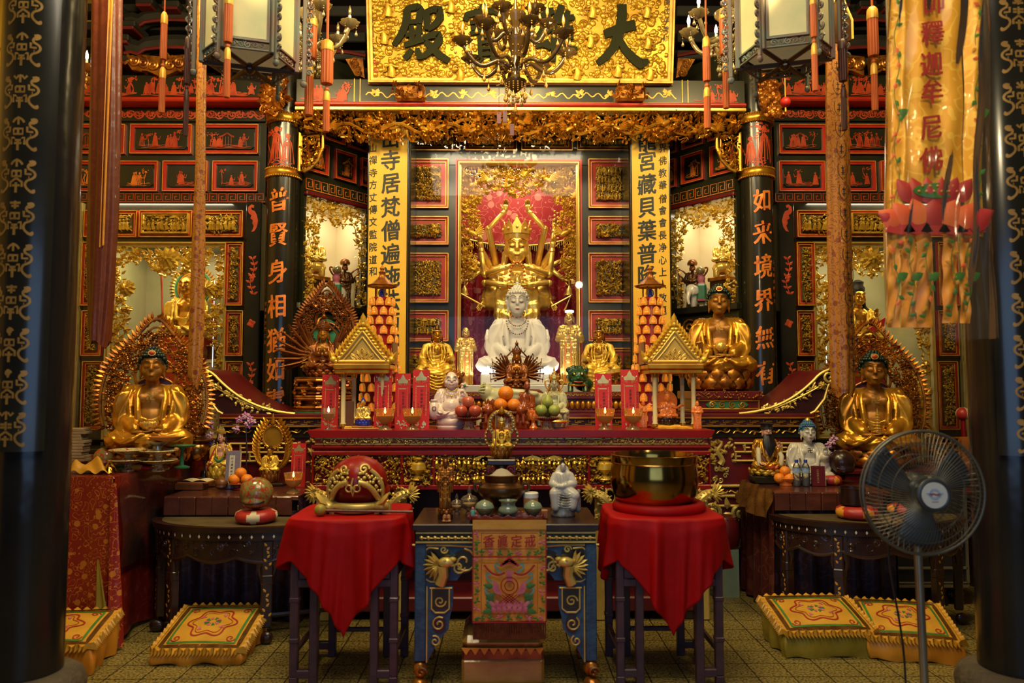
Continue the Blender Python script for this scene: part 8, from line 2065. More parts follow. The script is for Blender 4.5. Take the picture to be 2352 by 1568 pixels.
# ---------------------------------------------------------------- small images on the red altar
def porcelain_laughing():
 t,s,hc,X=buddha('white porcelain laughing Buddha with gold bead necklace holding a flower, on the red altar',stood(1036,985,5.45,ZA+.07),hgt(970-860,5.45),'pink_porcelain','pink_porcelain',None,'raise',.12,False,lips='lip_red',brow='hair_black',swas=None,base=False,vox=.015,fat=.03,paint=False,hk=1.15,hscale=(1.05,1.05,1),name='laughing_buddha_statue')
 mb=MB(); mb.lathe([(.30*s,-.07),(.31*s,-.055),(.28*s,-.045),(.31*s,-.03),(.30*s,-.005),(.26*s,.01)],28,(0,-.02,0),(.03,14)); mb.build('base','pink_porcelain',t,50)
 fm=MB(); c_=V(hc); k_=s*1.15
 fm.tube([c_+V((a*.055,-.122+.012*a*a,-.085+.022*a*a))*k_ for a in[j/5-1 for j in range(11)]],[.003*k_+.010*k_*max(0,1-(j/5-1)**2)for j in range(11)],8); fm.cur=1
 for sg in(-1,1):
  fm.tube([c_+V((sg*.046+a*.030,-.124+.010*abs(a),.004-.013*a*a))*k_ for a in[j/3-1 for j in range(7)]],.0045*k_,6); fm.tube([c_+V((sg*.048+a*.036,-.124+.012*abs(a),.068-.014*a*a))*k_ for a in[j/3-1 for j in range(7)]],.0045*k_,6)
 fm.build('laughing_face_paint',['lip_red','hair_black'],t,60)
 mb=MB(); mb.sph((0,-.13*s,.27*s),(.19*s,.15*s,.17*s),16,12); mb.build('belly','pink_porcelain',t,60); necklace(t,V(hc)+V((0,-.02*s,-.0)),s*1.15)
 mb=MB(); q=V((.26*s,-.24*s,.68*s));
 for k in range(5):leaf(mb,q.x,q.y,q.z,tau*k/5,.09*s,.04*s,.02*s)
 mb.cur=1; mb.sph(q-V((0,.02*s,0)),.03*s,8,6); mb.build('held_flower',['pink_porcelain','leaf_green'],t)
 mb=MB(); mb.sph((-.36*s,-.15*s,.18*s),(.13*s,.13*s,.2*s),12,10); mb.torus((-.36*s,-.16*s,.38*s),.05*s,.03*s,12,6,'z'); mb.cur=1; mb.torus((-.36*s,-.285*s,.22*s),.04*s,.008*s,14,5); mb.build('cloth_sack',['pink_porcelain','bronze_brown'],t,60)
porcelain_laughing()
def white_bodhisattva():
 H=hgt(985-842,5.50); t,s,hc,X=buddha('white and gold porcelain bodhisattva with tall crown, behind the pear dish',stood(1273,985,5.50,ZA),H*.84,'jade_pale','jade_pale',None,'lap',-.05,False,lips='lip_red',brow='bronze_brown',swas=None,base=True,vox=.015,seat=.30,lot='jade_pale',hscale=(.95,.95,1),name='bodhisattva_statue')
 bodhi_hair(t,hc,s,'gold_antique'); mb=MB(); crown(mb,hc,s*1.0,5); mb.lathe([(.05*s,.22*s),(.06*s,.26*s),(.02*s,.30*s),(.03*s,.33*s),(.003,.40*s)],14,hc)
 for sg in(-1,1):mb.tube(bez((hc[0]+sg*.12*s,hc[1],hc[2]+.05*s),(hc[0]+sg*.25*s,hc[1],hc[2]+.15*s),(hc[0]+sg*.26*s,hc[1],hc[2]-.05*s),(hc[0]+sg*.15*s,hc[1],hc[2]-.15*s),10),.022*s,6)
 mb.build('crown','gold_bright',t,50); necklace(t,hc,s); mb=MB(); mb.torus((0,-.02,.05),.30*s,.012,40,6,'z',(1,.8)); mb.build('gilt_rim','gold_bright',t)
white_bodhisattva()
def reclining():
 t=T('reclining_buddha','pale jade reclining Buddha behind the orange dish','statue',stood(1190,985,5.68,ZA)); s_=S(5.68)
 MB().box(-95*s_,112*s_,-.05,.06,0,.145,.012).build('base','jade_pale',t)
 b=MB(); z=.20; b.sph((-72*s_,0,z+.06),(.06,.06,.065),14,10); b.cap((-50*s_,0,z+.035),(10*s_,0,z+.02),.065,.07); b.cap((10*s_,0,z+.02),(105*s_,0,z-.015),.068,.035); b.cap((-46*s_,-.03,z+.03),(-72*s_,-.05,z-.03),.03,.028); b.cap((-35*s_,-.04,z+.07),(40*s_,-.05,z+.05),.03,.024)
 blob(b,.010,3).build('body','jade_pale',t,180); mb=MB()
 for j in range(5):
  for i in range(14):
   a=tau*i/14; q=.3+.28*j; mb.sph((-72*s_-.030*cos(q)*1.6-.01,.055*sin(q)*sin(a),z+.075+.055*sin(q)*cos(a)),.010,5,4)
 mb.build('curled_hair','jade_pale',t,60)
reclining()
def crystal_buddha(px,label,Y,z,k,m,hm,lm,aur=None):
 t,s,hc,X=buddha(label,stood(px,985,Y,z),k,m,m,None,'lap',0,False,lips=m,brow=m,swas=None,base=True,vox=.022,seat=.25,lot=lm,name='small_buddha',paint=False,hscale=(1,1,1)); mb=MB(); mb.sph((hc[0],hc[1]+.01*s,hc[2]+.05*s),(.115*s,.115*s,.12*s),12,8); mb.sph((hc[0],hc[1],hc[2]+.17*s),.06*s,10,7); mb.build('hair',hm,t,60); return t,s
o=MB().box(-.075,.075,-.05,.05,0,.024,.004).build('wooden_block','orange_wood',None,30,stood(834,985,5.36,ZA)); tag(o,'small orange wooden block under the blue and gold crystal Buddha','block')
crystal_buddha(834,'tiny gold and blue crystal Buddha inside the left gilt pavilion',5.36,ZA+.024,.20,'gold_bright','blue_crystal','blue_crystal')
t,s=crystal_buddha(1533,'amber crystal bodhisattva with round ribbed halo inside the right gilt pavilion',5.40,ZA+.03,.235,'amber','amber','wood_dark'); mb=MB(); mb.lathe([(.002,0),(.075,.0),(.078,.006),(.002,.006)],40); q=mb.build('round_halo','amber',t,30); q.location=(0,.045,.165); q.rotation_euler=(pi/2,0,0); mb=MB(); mb.torus((0,.04,.165),.078,.006,40,6); mb.cap((0,.04,.24),(0,.04,.265),.02,.004)
for k in range(36):a=tau*k/36; mb.tube([(.03*cos(a),.037,.165+.03*sin(a)),(.075*cos(a),.037,.165+.075*sin(a))],.0022,4)
for sg in(-1,1):mb.tube(bez((sg*.03,-.02,.13),(sg*.07,-.02,.10),(sg*.09,-.01,.15),(sg*.12,0,.14),8),.010,6)
mb.build('halo_ribs_and_scarf','amber',t,60)
o=MB().box(-.09,.09,-.05,.05,0,.03,.008).build('gilt_block','gold_bright',None,30,stood(1534,985,5.40,ZA)); tag(o,'low gilt block under the amber crystal bodhisattva','block')
for(px,lb)in((1478,'amber glass robed figurine left of the right gilt pavilion columns'),(1602,'amber glass robed figurine with staff, at the right end of the red altar')):t,k,hc=stander(lb,stood(px,985,5.30 if px>1500 else 5.5,ZA),.20,'amber','amber','hold',0,'amber_figurine','amber',1.15)
for(px,sg,lb)in((1118,1,'brown glass lion figurine left of the small gilt bodhisattva'),(1200,-1,'brown glass lion figurine right of the small gilt bodhisattva')):
 t=T('glass_lion',lb,'figurine',stood(px,985,5.33,ZA),None,sg*.4); b=MB(); b.box(-.045,.045,-.035,.035,0,.05); b.sph((0,.01,.085),(.04,.04,.05),10,8); b.sph((0,-.03,.135),(.036,.034,.034),10,8); b.cap((-.02,-.035,.1),(-.022,-.04,.05),.014,.014); b.cap((.02,-.035,.1),(.022,-.04,.05),.014,.014); b.tube([(0,.05,.06),(.0,.07,.12),(0,.05,.17)],[.018,.02,.008],6)
 for k in range(9):b.sph((.034*cos(k*.7),-.01,.14+.034*sin(k*.7)),.014,6,5)
 blob(b,.006,2).build('body','brown_glass',t,180)
t=T('lotus_cup','amber glass lotus candle cup between the oranges and the pears','cup',stood(1225,985,5.46,ZA)); mb=MB(); lotus(mb,.045,.07,2,9,.06); mb.lathe([(.04,0),(.02,.02),(.012,.05),(.03,.07)],16); mb.build('petals','amber',t,50)
t=T('lotus_cup','dark brown glass lotus bowl behind the oranges','cup',stood(1132,985,5.56,ZA)); mb=MB(); lotus(mb,.06,.10,2,10,.10); mb.lathe([(.05,0),(.025,.03),(.018,.08),(.04,.11)],16); mb.build('petals','brown_glass',t,50)
t,s,hc,X=buddha('dark brown glass seated figure behind the oranges, left of the white bodhisattva',stood(1209,985,5.60,ZA),.36,'brown_glass','brown_glass',None,'lap',.5,False,lips='brown_glass',brow='brown_glass',swas=None,base=True,vox=.02,seat=.4,lot='brown_glass',name='glass_statue',paint=False,hscale=(.8,.8,1))
# small gilt Ksitigarbha on a tall stand at the back of the incense table
def front_image():
 Y=4.46; p=stood(1152,1170,Y,ZI); zs=P(1152,1052,Y).z-ZI
 t=T('carved_stand','tall black carved stand behind the incense burner','stand',p); mb=MB(); mb.box(-.085,.085,-.08,.08,zs-.035,zs,.006); mb.box(-.07,.07,-.07,.07,0,.03,.006); mb.lathe([(.05,.03),(.04,.1),(.05,zs-.04)],12); mb.build('stand_body','wood_dark',t); mb=MB()
 for sg in(-1,1):mb.tube(x3(spiral(sg*.05,zs-.06,.025,1.3,0,sg),-.075),.006,5); mb.box(sg*.07-.015,sg*.07+.015,-.075,-.06,zs-.10,zs-.04,.003)
 mb.build('red_side_blocks','maroon',t)
 H=hgt(1050-945,Y); t,s,hc,X=buddha('small gilt bodhisattva with jewelled aureole and staff, in front of the red altar',p+V((0,0,zs)),H*.86,'gold','gold_leaf',None,'raise',0,False,lips='gold_skin',swas=None,base=True,vox=.016,seat=.34,lot='gold_antique',hscale=(.95,.95,1),name='bodhisattva_statue'); mb=MB(); crown(mb,hc,s,5); mb.build('crown','gold_bright',t,40)
 mb=MB(); rr=[(.17,.58,.20,1.)]
 for(R_,zc,rb)in((.105,.200,.008),(.088,.205,.006)):mb.torus((0,.03,zc),R_*.75,rb,36,8,'y',(1,1.05))
 for sg in(-1,1):mb.tube(x3(bez((sg*.03,.055),(sg*.12,.06),(sg*.11,.17),(sg*.055,.20),12),.03),.010,6)
 mb.cap((0,.03,.28),(0,.03,.305),.022,.004)
 mb.cur=1
 for k in range(26):a=tau*k/26; mb.sph((.072*cos(a),.02,.202+.076*sin(a)),.006,6,4)
 for sg in(-1,1):
  for k in range(9):q=bez((sg*.03,.055),(sg*.12,.06),(sg*.11,.17),(sg*.055,.20),9)[k]; mb.sph((q[0],.016,q[1]),.0055,6,4)
 mb.build('jewelled_aureole',['gold','white_porcelain'],t,60); MB().tube([(-.035,-.085,.03),(-.035,-.075,.27)],.0035,6).build('staff','gold_antique',t)
front_image()
# ---------------------------------------------------------------- on the incense table
def lathe_thing(name,label,cat,p,prof,m,n=28,part='body',flute=None,group=None,sm=50):
 t=T(name,label,cat,p,group); MB().lathe(prof,n,(0,0,0),flute).build(part,m,t,sm); return t
Yb=4.28
t=lathe_thing('incense_burner','large dark brown bronze incense burner full of ash on the incense table','incense burner',stood(1152,1170,Yb,ZI),[(.085,0),(.095,.012),(.075,.03),(.06,.06),(.075,.085),(.12,.115),(.138,.145),(.132,.170),(.10,.185),(.092,.195),(.098,.215),(.102,.235),(.092,.238),(.088,.22)],'bronze_dark',40)
mb=MB(); mb.lathe([(.09,.222),(.06,.235),(.03,.262),(.001,.272)],20,(0,0,0),(.08,5)); mb.build('ash','ash',t,60); mb=MB()
for sg in(-1,1):mb.torus((sg*.135,0,.165),.022,.009,14,6)
mb.build('handles','bronze_dark',t,60)
t=T('wavy_tray','dark wooden tray with wavy rim at the front of the incense table','tray',stood(1165,1190,4.14,ZI+.0045)); hw=80*S(4.14); MB().box(-hw,hw,-.075,.075,0,.012,.004).build('tray_floor','wood_dark',t); mb=MB()
for sy in(-1,1):mb.grid(lambda u,v:(-hw+2*hw*u,sy*(.075+.012*v),.004+(.028+.006*sin(u*40))*v),60,3)
for sx in(-1,1):mb.grid(lambda u,v:(sx*(hw+.012*v),-.075+.15*u,.004+(.028+.006*sin(u*14))*v),20,3)
q=mb.build('wavy_rim','maroon',t,180); sm=q.modifiers.new('thickness','SOLIDIFY'); sm.thickness=.005
zt_=ZI+.0165
t=lathe_thing('tripod_censer','pale celadon tripod censer in the middle of the wavy tray','censer',stood(1167,1182,4.115,zt_),[(.03,.022),(.05,.03),(.056,.045),(.048,.06),(.040,.068),(.038,.085),(.050,.095),(.052,.099),(.044,.099),(.036,.085)],'celadon'); mb=MB()
for k in range(3):a=tau*k/3-pi/2; mb.cap((.034*cos(a),.034*sin(a),.032),(.04*cos(a),.04*sin(a),.008),.013,.008)
mb.build('feet','celadon',t,60)
for(px,lb,k)in((1113,'round olive lidded pot on the left of the wavy tray',1.),(1224,'round olive lidded pot on the right of the wavy tray',.98)):
 t=T('lidded_pot',lb,'pot',stood(px,1180,4.13,zt_),None,0,k); mb=MB(); mb.lathe([(.018,0),(.02,.012),(.036,.025),(.050,.045),(.051,.056)],24); mb.build('pot_body','celadon_brown',t,60); mb=MB(); mb.lathe([(.053,.056),(.052,.064),(.042,.082),(.022,.093),(.006,.098),(.001,.100)],24); mb.build('lid','celadon',t,60)
t=lathe_thing('glass_jar','glass jar of brown tea with white lid beside the incense burner','jar',stood(1219,1160,4.27,ZI),[(.036,0),(.040,.006),(.040,.10),(.036,.108)],'wax_amber',part='tea'); MB().lathe([(.043,0),(.043,.112),(.04,.118)],24,cap=False).build('glass','clear_glass',t,60); MB().lathe([(.044,.108),(.044,.132),(.04,.136)],24).build('lid','white_plastic',t,40)
lathe_thing('celadon_cup','pale green cup behind the left lidded pot','cup',stood(1119,1165,4.32,ZI),[(.03,0),(.034,.01),(.036,.07),(.038,.085),(.033,.085),(.03,.02)],'celadon')
for(px,lb,k,Y)in((1049,'small clear glass stupa bottle beside the thin standing Buddha',.8,4.34),(1078,'clear cut-glass covered jar left of the incense burner',1.1,4.32)):
 t=T('glass_jar',lb,'jar',stood(px,1168,Y,ZI),None,0,k); MB().lathe([(.02,0),(.022,.01),(.012,.02),(.030,.035),(.045,.06),(.046,.075),(.036,.082)],24,cap=False).build('glass_bowl','clear_glass',t,60); MB().lathe([(.046,.082),(.034,.096),(.012,.105),(.008,.115),(.012,.125),(.002,.15)],24).build('lid','clear_glass',t,60); MB().lathe([(.02,.038),(.034,.055),(.034,.062)],16).build('contents','gold_pale',t,60)
t,k,hc=stander('thin bronze standing Buddha on black base at the left end of the incense table',stood(1023,1180,4.20,ZI+.055),hgt(1158-1045,4.2),'bronze_brown','gold_antique','low',0,'standing_buddha','bronze_brown',.78); mb=MB(); mb.sph((hc.x,hc.y+.003,hc.z+.006),.0125*1.15,10,7); mb.cap((hc.x,hc.y,hc.z+.014),(hc.x,hc.y,hc.z+.045),.007,.001); mb.build('flame_hair','bronze_dark',t,60); mb=MB(); lotus(mb,.040,.03,2,9,-.03); mb.build('lotus_base','gold_antique',t,50); MB().lathe([(.044,-.055),(.044,-.03)],8).build('black_base','wood_dark',t)
t,s,hc,X=buddha('tiny orange figurine at the foot of the thin standing Buddha',stood(1026,1182,4.10,ZI),.065,'orange_wood','orange_wood',None,'pray',0,False,lips='orange_wood',brow='orange_wood',swas=None,base=False,vox=.03,name='figurine',paint=False)
t=T('figurine','tiny green and pink figurine left of the wavy tray','figurine',stood(1086,1180,4.20,ZI)); MB().lathe([(.022,0),(.024,.008),(.012,.03),(.014,.045),(.004,.055)],14).build('robe','thread_teal',t,60); mb=MB(); mb.sph((0,0,.055),.009,8,6)
for sg in(-1,1):mb.sph((sg*.018,0,.012),.011,8,6)
mb.build('head_and_feet','thread_pink',t,60)
o=MB().box(-.02,.02,-.02,.02,0,.05,.004).build('incense_box','orange_wood',None,30,stood(1250,1185,4.2,ZI)); tag(o,'small orange box right of the wavy tray','box')
def white_guanyin():
 Y=4.30; H=hgt(1165-1035,Y); t=T('bodhisattva_statue','white porcelain bodhisattva seated on a grey rock at the right of the incense table','statue',stood(1293,1172,Y,ZI)); zr=.085
 b=MB(); r=random.Random(3)
 for k in range(26):a=r.random()*tau; q=r.uniform(.02,.05); b.sph((q*cos(a)*1.2,q*sin(a),r.uniform(.012,zr)),r.uniform(.016,.026),8,6)
 b.lathe([(.07,0),(.072,.01),(.06,zr)],16); blob(b,.006,1).build('rock_base','rock_grey',t,60)
 b=MB(); s=H-zr; hc=(0,-.012,zr+s*.80); head_body(b,hc,.155); b.cap((0,0,zr+s*.64),(0,-.003,zr+s*.74),.014,.012); bd=blob(b,.0032,3); bd.build('head','white_porcelain',t,180)
 r=MB(); z=lambda q:zr+s*q
 r.cap((-.035,.0,z(.60)),(.035,0,z(.60)),.022,.022); r.sph((0,0,z(.48)),(.052,.035,.055),12,10); r.sph((.005,-.005,z(.26)),(.062,.05,.045),12,10); r.cap((-.03,-.02,z(.24)),(-.05,-.05,z(.16)),.04,.03); r.cap((-.05,-.05,z(.2)),(-.045,-.05,z(-.12)),.032,.024); r.cap((.02,-.02,z(.24)),(.06,-.045,z(.14)),.04,.034); r.cap((.06,-.045,z(.14)),(.05,-.05,z(-.1)),.03,.026)
 for sg in(-1,1):r.cap((sg*.045,0,z(.58)),(sg*.062,-.015,z(.40)),.021,.022); r.cap((sg*.062,-.015,z(.40)),(-.02+sg*.012,-.055,z(.36)),.022,.013)
 for i in range(6):r.tube(bez((-.06,-.05,z(.26-.06*i)),(-.02,-.085,z(.18-.06*i)),(.03,-.085,z(.16-.06*i)),(.07,-.05,z(.22-.06*i)),8),.0030,5)
 for i in range(4):r.tube(bez((-.04+.018*i,-.035,z(.66)),(-.03+.018*i,-.045,z(.55)),(-.02+.014*i,-.05,z(.45)),(-.02+.01*i,-.055,z(.36)),6),.0035,5)
 r.sph((0,.02,z(.52)),(.05,.025,.08),10,8); r.cap((0,.018,z(.62)),(0,.02,z(.72)),.026,.014)
 blob(r,.0036,3).build('robe','white_porcelain',t,180); mb=MB(); mb.sph((hc[0],hc[1]+.006,hc[2]+.010),(.0175,.018,.019),12,8); mb.cap((hc[0],hc[1]+.004,hc[2]+.026),(hc[0],hc[1]+.004,hc[2]+.036),.010,.008); mb.build('hair','hair_black',t,60); face_marks(t,hc,.155,'lip_red','hair_black')
 h=MB(); hand(h,(-.035,-.064,z(.37)),(-1,-.2,-.1),(0,-1,0),.028,.2,1); h.build('hand','white_porcelain',t,60)
 c=MB(); c.sph((.088,-.01,z(.0)),(.016,.016,.026),10,8); c.sph((.088,-.014,z(.22)),.014,10,8); c.cap((.085,-.01,z(.15)),(.085,-.01,z(-.2)),.015,.02); blob(c,.004,2).build('attendant_child','rock_grey',t,180)
mat('rock_grey',(.30,.28,.22),.3,0,(.10,.10,.09),30,coat=.4)
white_guanyin()
# ---------------------------------------------------------------- drum and bowl on the red cloths
def wooden_fish():
 t=T('wooden_fish_drum','large red and gilt wooden fish drum on the left red cloth','drum',stood(823,1170,4.32,.899)); s=1.; W=76*S(4.3)
 b=MB(); b.sph((0,0,.165),(W*.86,W*.80,.145),24,16); b.sph((0,.03,.10),(W*.92,W*.8,.10),24,14); blob(b,.008,4).build('drum_body','red_lacquer',t,180)
 mb=MB(); y=lambda x,z:-W*.84*math.sqrt(max(.05,1-(x/(W*.95))**2-((z-.15)/.17)**2*.8))-.004
 def tt(pts,r):mb.tube([(x,y(x,z),z)for x,z in pts],r,8)
 for sg in(-1,1):
  tt(bez((sg*.03,.175),(sg*.10,.17),(sg*.12,.10),(sg*.14,.06),10),.016); tt(bez((sg*.14,.06),(sg*.10,.035),(sg*.05,.03),(0,.04),8),.016); tt(spiral(sg*.055,.245,.028,1.4,0,sg),.008); tt([(sg*.022+.018*cos(a),.142+.018*sin(a))for a in[tau*k/14 for k in range(15)]],.005)
  tt(bez((sg*.09,.24),(sg*.15,.20),(sg*.16,.14),(sg*.15,.08),8),.012)
  for k in range(34):
   u=k/33; x=sg*(.03+.12*u); z=.20+.035*sin(k*2.4)-.05*u; mb.sph((x,y(x,z),z),.0095,7,5)
  mb.sph((sg*W*.78,-.10,.035),(.05,.05,.035),12,8); leaf(mb,sg*W*.7,-.16,.05,(0 if sg>0 else pi)+sg*.5,.10,.02,.03,.2*sg)
  for k in range(5):mb.box(sg*(.03+.035*k)-.012,sg*(.03+.035*k)+.012,-W*.80+.02*k,-W*.6,.004,.045,.005)
 tt([(0,.20),(-.012,.15),(0,.10),(.012,.15)],.006); mb.torus((0,0,.035),W*.80,.024,48,8,'z',(1,.95)); mb.torus((0,0,.012),W*.78,.012,48,8,'z'); mb.build('gilt_dragon_relief','gold_pale',t,60)
wooden_fish()
t=T('mallet','padded mallet with olive ball head lying beside the wooden fish drum','mallet',stood(735,1182,4.13,.896)); MB().sph((0,0,.033),(.033,.03,.033),16,12).build('head','olive_satin',t,60); MB().tube([(.03,.0,.03),(.50,.06,.012)],.008,8).build('handle','wood_brown',t,60)
t=T('singing_bowl','big polished brass bowl gong on the right red cloth','bowl gong',stood(1503,1165,4.34,.900)); mb=MB(); mb.lathe([(.001,.0),(.16,.004),(.205,.03),(.238,.09),(.252,.16),(.252,.21),(.243,.262),(.245,.275),(.250,.30),(.251,.314),(.244,.316),(.238,.30),(.232,.262),(.240,.20),(.225,.09),(.15,.02),(.001,.016)],72); mb.build('bowl','brass',t,50); mb=MB(); mb.torus((0,0,.268),.2455,.004,72,6,'z'); mb.build('rim_line','brass_dark',t)
t=T('bowl_cushion','round red cloth ring cushion under the big brass bowl gong','cushion',stood(1503,1170,4.34,.897))
bpy.data.objects.remove(t)
# ---------------------------------------------------------------- left tables
ZL=.857
t,s,hc,X=buddha('red and gold painted bodhisattva with raised hand, left of the patterned sutra book',stood(507,1095,5.74,ZL+.05),hgt(1092-968,5.74)*.9,'skin_pink','gold_leaf',None,'raise',.1,False,lips='lip_red',brow='hair_black',swas=None,base=True,vox=.015,seat=.30,lot='gold_leaf',hscale=(.85,.9,1),name='bodhisattva_statue'); bodhi_hair(t,hc,s,'hair_black'); mb=MB(); crown(mb,hc,s*1.05,3); mb.cur=1; mb.cap((hc[0],hc[1]+.02*s,hc[2]+.1*s),(hc[0],hc[1]+.02*s,hc[2]+.22*s),.08*s,.05*s); mb.build('crown',['gold_bright','robe_green'],t,50); necklace(t,hc,s); mb=MB()
for sg in(-1,1):mb.tube(bez((sg*.14*s,-.05*s,.82*s),(sg*.24*s,-.12*s,.6*s),(sg*.2*s,-.3*s,.4*s),(sg*.3*s,-.2*s,.28*s),8),.035*s,6,flat=.5)
mb.cur=1; mb.tube(bez((-.1*s,-.22*s,.55*s),(-.03*s,-.3*s,.45*s),(.05*s,-.3*s,.45*s),(.1*s,-.22*s,.55*s),8),.03*s,6); mb.build('red_and_green_sash',['robe_red','robe_green'],t,60)
o=MB().box(-.17,.17,-.1,.1,0,.05,.006).build('red_book_stack','gold_antique',None,30,stood(497,1110,5.74,ZL)); tag(o,'flat gilt box under the red and gold bodhisattva','box')
def flame_buddha():
 Y=5.76; H=hgt(1100-1000,Y); t,s,hc,X=buddha('small gilt Buddha with oval flame aureole beside the left end of the red altar',stood(620,1100,Y,ZL+.02),H*.82,'gold','gold_leaf','bronze_dark','lap',0,False,lips='gold_skin',swas=None,base=True,vox=.016,seat=.42,lot='gold_antique',hscale=(1,1,1)); zb=.42*s*.5; w=.26; h=H*1.52
 mb=MB(); mb.torus((0,.05,.34),.075,.009,36,8,'y',(1,1.15)); mb.prism([(.07*cos(tau*k/28),.34+.08*sin(tau*k/28))for k in range(28)],.05,.06)
 for sg in(-1,1):
  mb.tube(x3(bez((sg*.06,.10),(sg*.15,.16),(sg*.15,.34),(sg*.02,.47),16),.05),.008,6)
  for k in range(16):
   q=bez((sg*.06,.10),(sg*.15,.16),(sg*.15,.34),(sg*.02,.47),16)[k]; leaf(mb,q[0],.05,q[1],(0.7 if sg>0 else pi-.7),.06,.013,.014,.16*sg); leaf(mb,q[0]*.8,.048,q[1],(1.2 if sg>0 else pi-1.2),.05,.011,.012,-.16*sg)
 mb.cap((0,.05,.45),(0,.05,.52),.02,.003)
 for k in range(24):a=tau*k/24; mb.sph((.083*cos(a),.042,.34+.096*sin(a)),.006,6,4)
 mb.build('flame_aureole','gold',t,60); MB().box(-.13,.13,-.1,.1,-.02,.0,.004).build('plinth','wood_dark',t)
flame_buddha()
def sutra(px0,py0,px1,py1,Y,z,label,m,rot=0,th=.02,strip=True):
 A=prect(px0,py0,px1,py1,Y); w=A[1]-A[0]; h=A[3]-z; t=T('sutra_book',label,'book',((A[0]+A[1])/2,Y,z),None,rot); t.rotation_euler=(-.1,0,rot); MB().box(-w/2,w/2,0,th,0,h,.002).build('cover',m,t); MB().box(-w/2+.004,w/2+.003,.003,th-.003,.003,h-.003).build('pages','paper_cream',t)
 if strip:
  mb=MB(); mb.rib([(-w*.05,h*.12),(-w*.05,h*.88)],w*.38,-.001); mb.cur=1
  for i,ch in enumerate('妙法蓮華經普門品'):write(mb,ch,-w*.05,h*(.80-.085*i),h*.055,-.002,w*.16)
  mb.build('title_strip',['white_porcelain' if m=='sutra_cover' else 'maroon','ink_black' if m=='sutra_cover' else 'gold_pale'],t)
sutra(516,1035,549,1112,5.52,ZL,'blue patterned sutra book with white title strip, behind the small oranges','sutra_cover')
dish(553,5.50,ZL,'red glass dish of small oranges on the left covered table',.075,.045,'red_frame')
for(px,py,lb,y)in((538,1101,'small orange, front left beside the sutra book',5.48),(567,1101,'small orange, front right beside the sutra book',5.48),(553,1086,'small orange on top of the pile beside the sutra book',5.50),(553,1103,'small orange at the back of the pile beside the sutra book',5.55)):fruit('orange',lb,P(px,py,y),.042,'orange_fruit','orange','small oranges by the sutra book')
def gourd(px,Y,z,r,label,m,cush=None):
 t=T('wooden_fish_drum',label,'drum',stood(px,1150,Y,z)); b=MB(); b.sph((0,0,r*.95),(r,r*.95,r*.95),20,14); b.sph((0,-.3*r,r*.5),(r*.8,r*.7,r*.45),14,10); b.sph((-.75*r,.1*r,r*1.3),(r*.28,r*.28,r*.28),10,8); blob(b,r*.06,4).build('drum_body',m,t,180)
 mb=MB(); mb.tube([(-r*.72,-r*.72,r*.55),(-r*.3,-r*1.02,r*.42),(r*.3,-r*1.02,r*.42),(r*.72,-r*.72,r*.55)],r*.05,6); mb.torus((0,-r*.8,r*1.05),r*.12,r*.03,14,6); mb.build('slit_and_ornament','wood_dark',t,60); return t
def patch(px,Y,z,r,h,label,m,m2):
 t=T('round_cushion',label,'cushion',stood(px,1180,Y,z)); v=[]
 mb=MB(); n=40
 for i in range(n):pass
 prof=[(.001,0),(r*.75,0),(r*.97,h*.25),(r,h*.5),(r*.95,h*.78),(r*.7,h*.98),(.001,h)]
 mb.lathe(prof,40,(0,0,0),(.02,8));
 # diamonds of the second colour round the side
 for k in range(len(mb.f)):
  ring,seg=divmod(k,40)
  if ring in(1,2,3,4)and((seg+(ring-1 if ring<3 else 4-ring))%10)<2+2*(ring in(2,3)):mb.m[k]=1
 mb.build('patchwork_cover',[m,m2],t,60); return t
patch(589,4.90,.727,.135,.085,'round red patchwork cushion under the painted wooden fish, on the left half-moon table','robe_red','paper_cream')
gourd(589,4.90,.812,.108,'painted red and green wooden fish drum on a patchwork cushion, left half-moon table','gourd_paint')
o=MB().box(-.10,.10,-.06,.06,0,.045,.003).build('wooden_box','wood_brown',None,30,stood(440,1138,5.52,ZL)); tag(o,'flat brown wooden box at the left of the covered table','box')
t=T('open_book','orange-edged open book on the brown wooden box','book',stood(450,1118,5.54,ZL+.045)); mb=MB(); mb.box(-.11,.11,-.07,.07,0,.012,.002); mb.cur=1; mb.grid(lambda u,v:(-.108+.216*u,-.068+.136*v,.013+.012*abs(sin(pi*u*2))),16,2); mb.build('pages',['orange_wood','paper_cream'],t)
for(px,r,lb,m)in((508,.045,'small dark brown wooden fish left of the painted drum','wood_brown'),(545,.03,'small red wooden fish left of the painted drum','gourd_paint')):gourd(px,5.49 if px<520 else 5.44+.05,ZL,r,lb,m)
# orchids
def orchid(px,py,Y,zbase,label,n=11,w=.07,h=.16):
 c=P(px,py,Y); t=T('orchid_spray',label,'flowers',(c.x,Y,zbase)); r=random.Random(px); z=c.z-zbase; mb=MB(); pts=[(0,0,0),(.01,0,z*.5),(-.005,-.01,z+h*.4)]; mb.tube(pts,.006,5); mb.lathe([(.03,0),(.04,.03),(.03,.08),(.02,.10)],12); mb.build('stem_and_vase','wood_dark',t,50); mb=MB()
 for k in range(n):
  x,q=r.uniform(-w,w),z+r.uniform(-h/2,h/2)
  for j in range(5):leaf(mb,x,-.02-r.random()*.03,q,tau*j/5+r.random(),.035,.013,.012)
  mb.cur=1; mb.sph((x,-.05,q),.007,6,5); mb.cur=0
 mb.build('blossoms',['orchid','white_porcelain'],t)
orchid(472,995,5.85,ZL,'purple and white orchid spray left of the red and gold bodhisattva'); orchid(566,970,5.88,ZL,'purple orchid spray between the red and gold bodhisattva and the flame-backed Buddha',8)
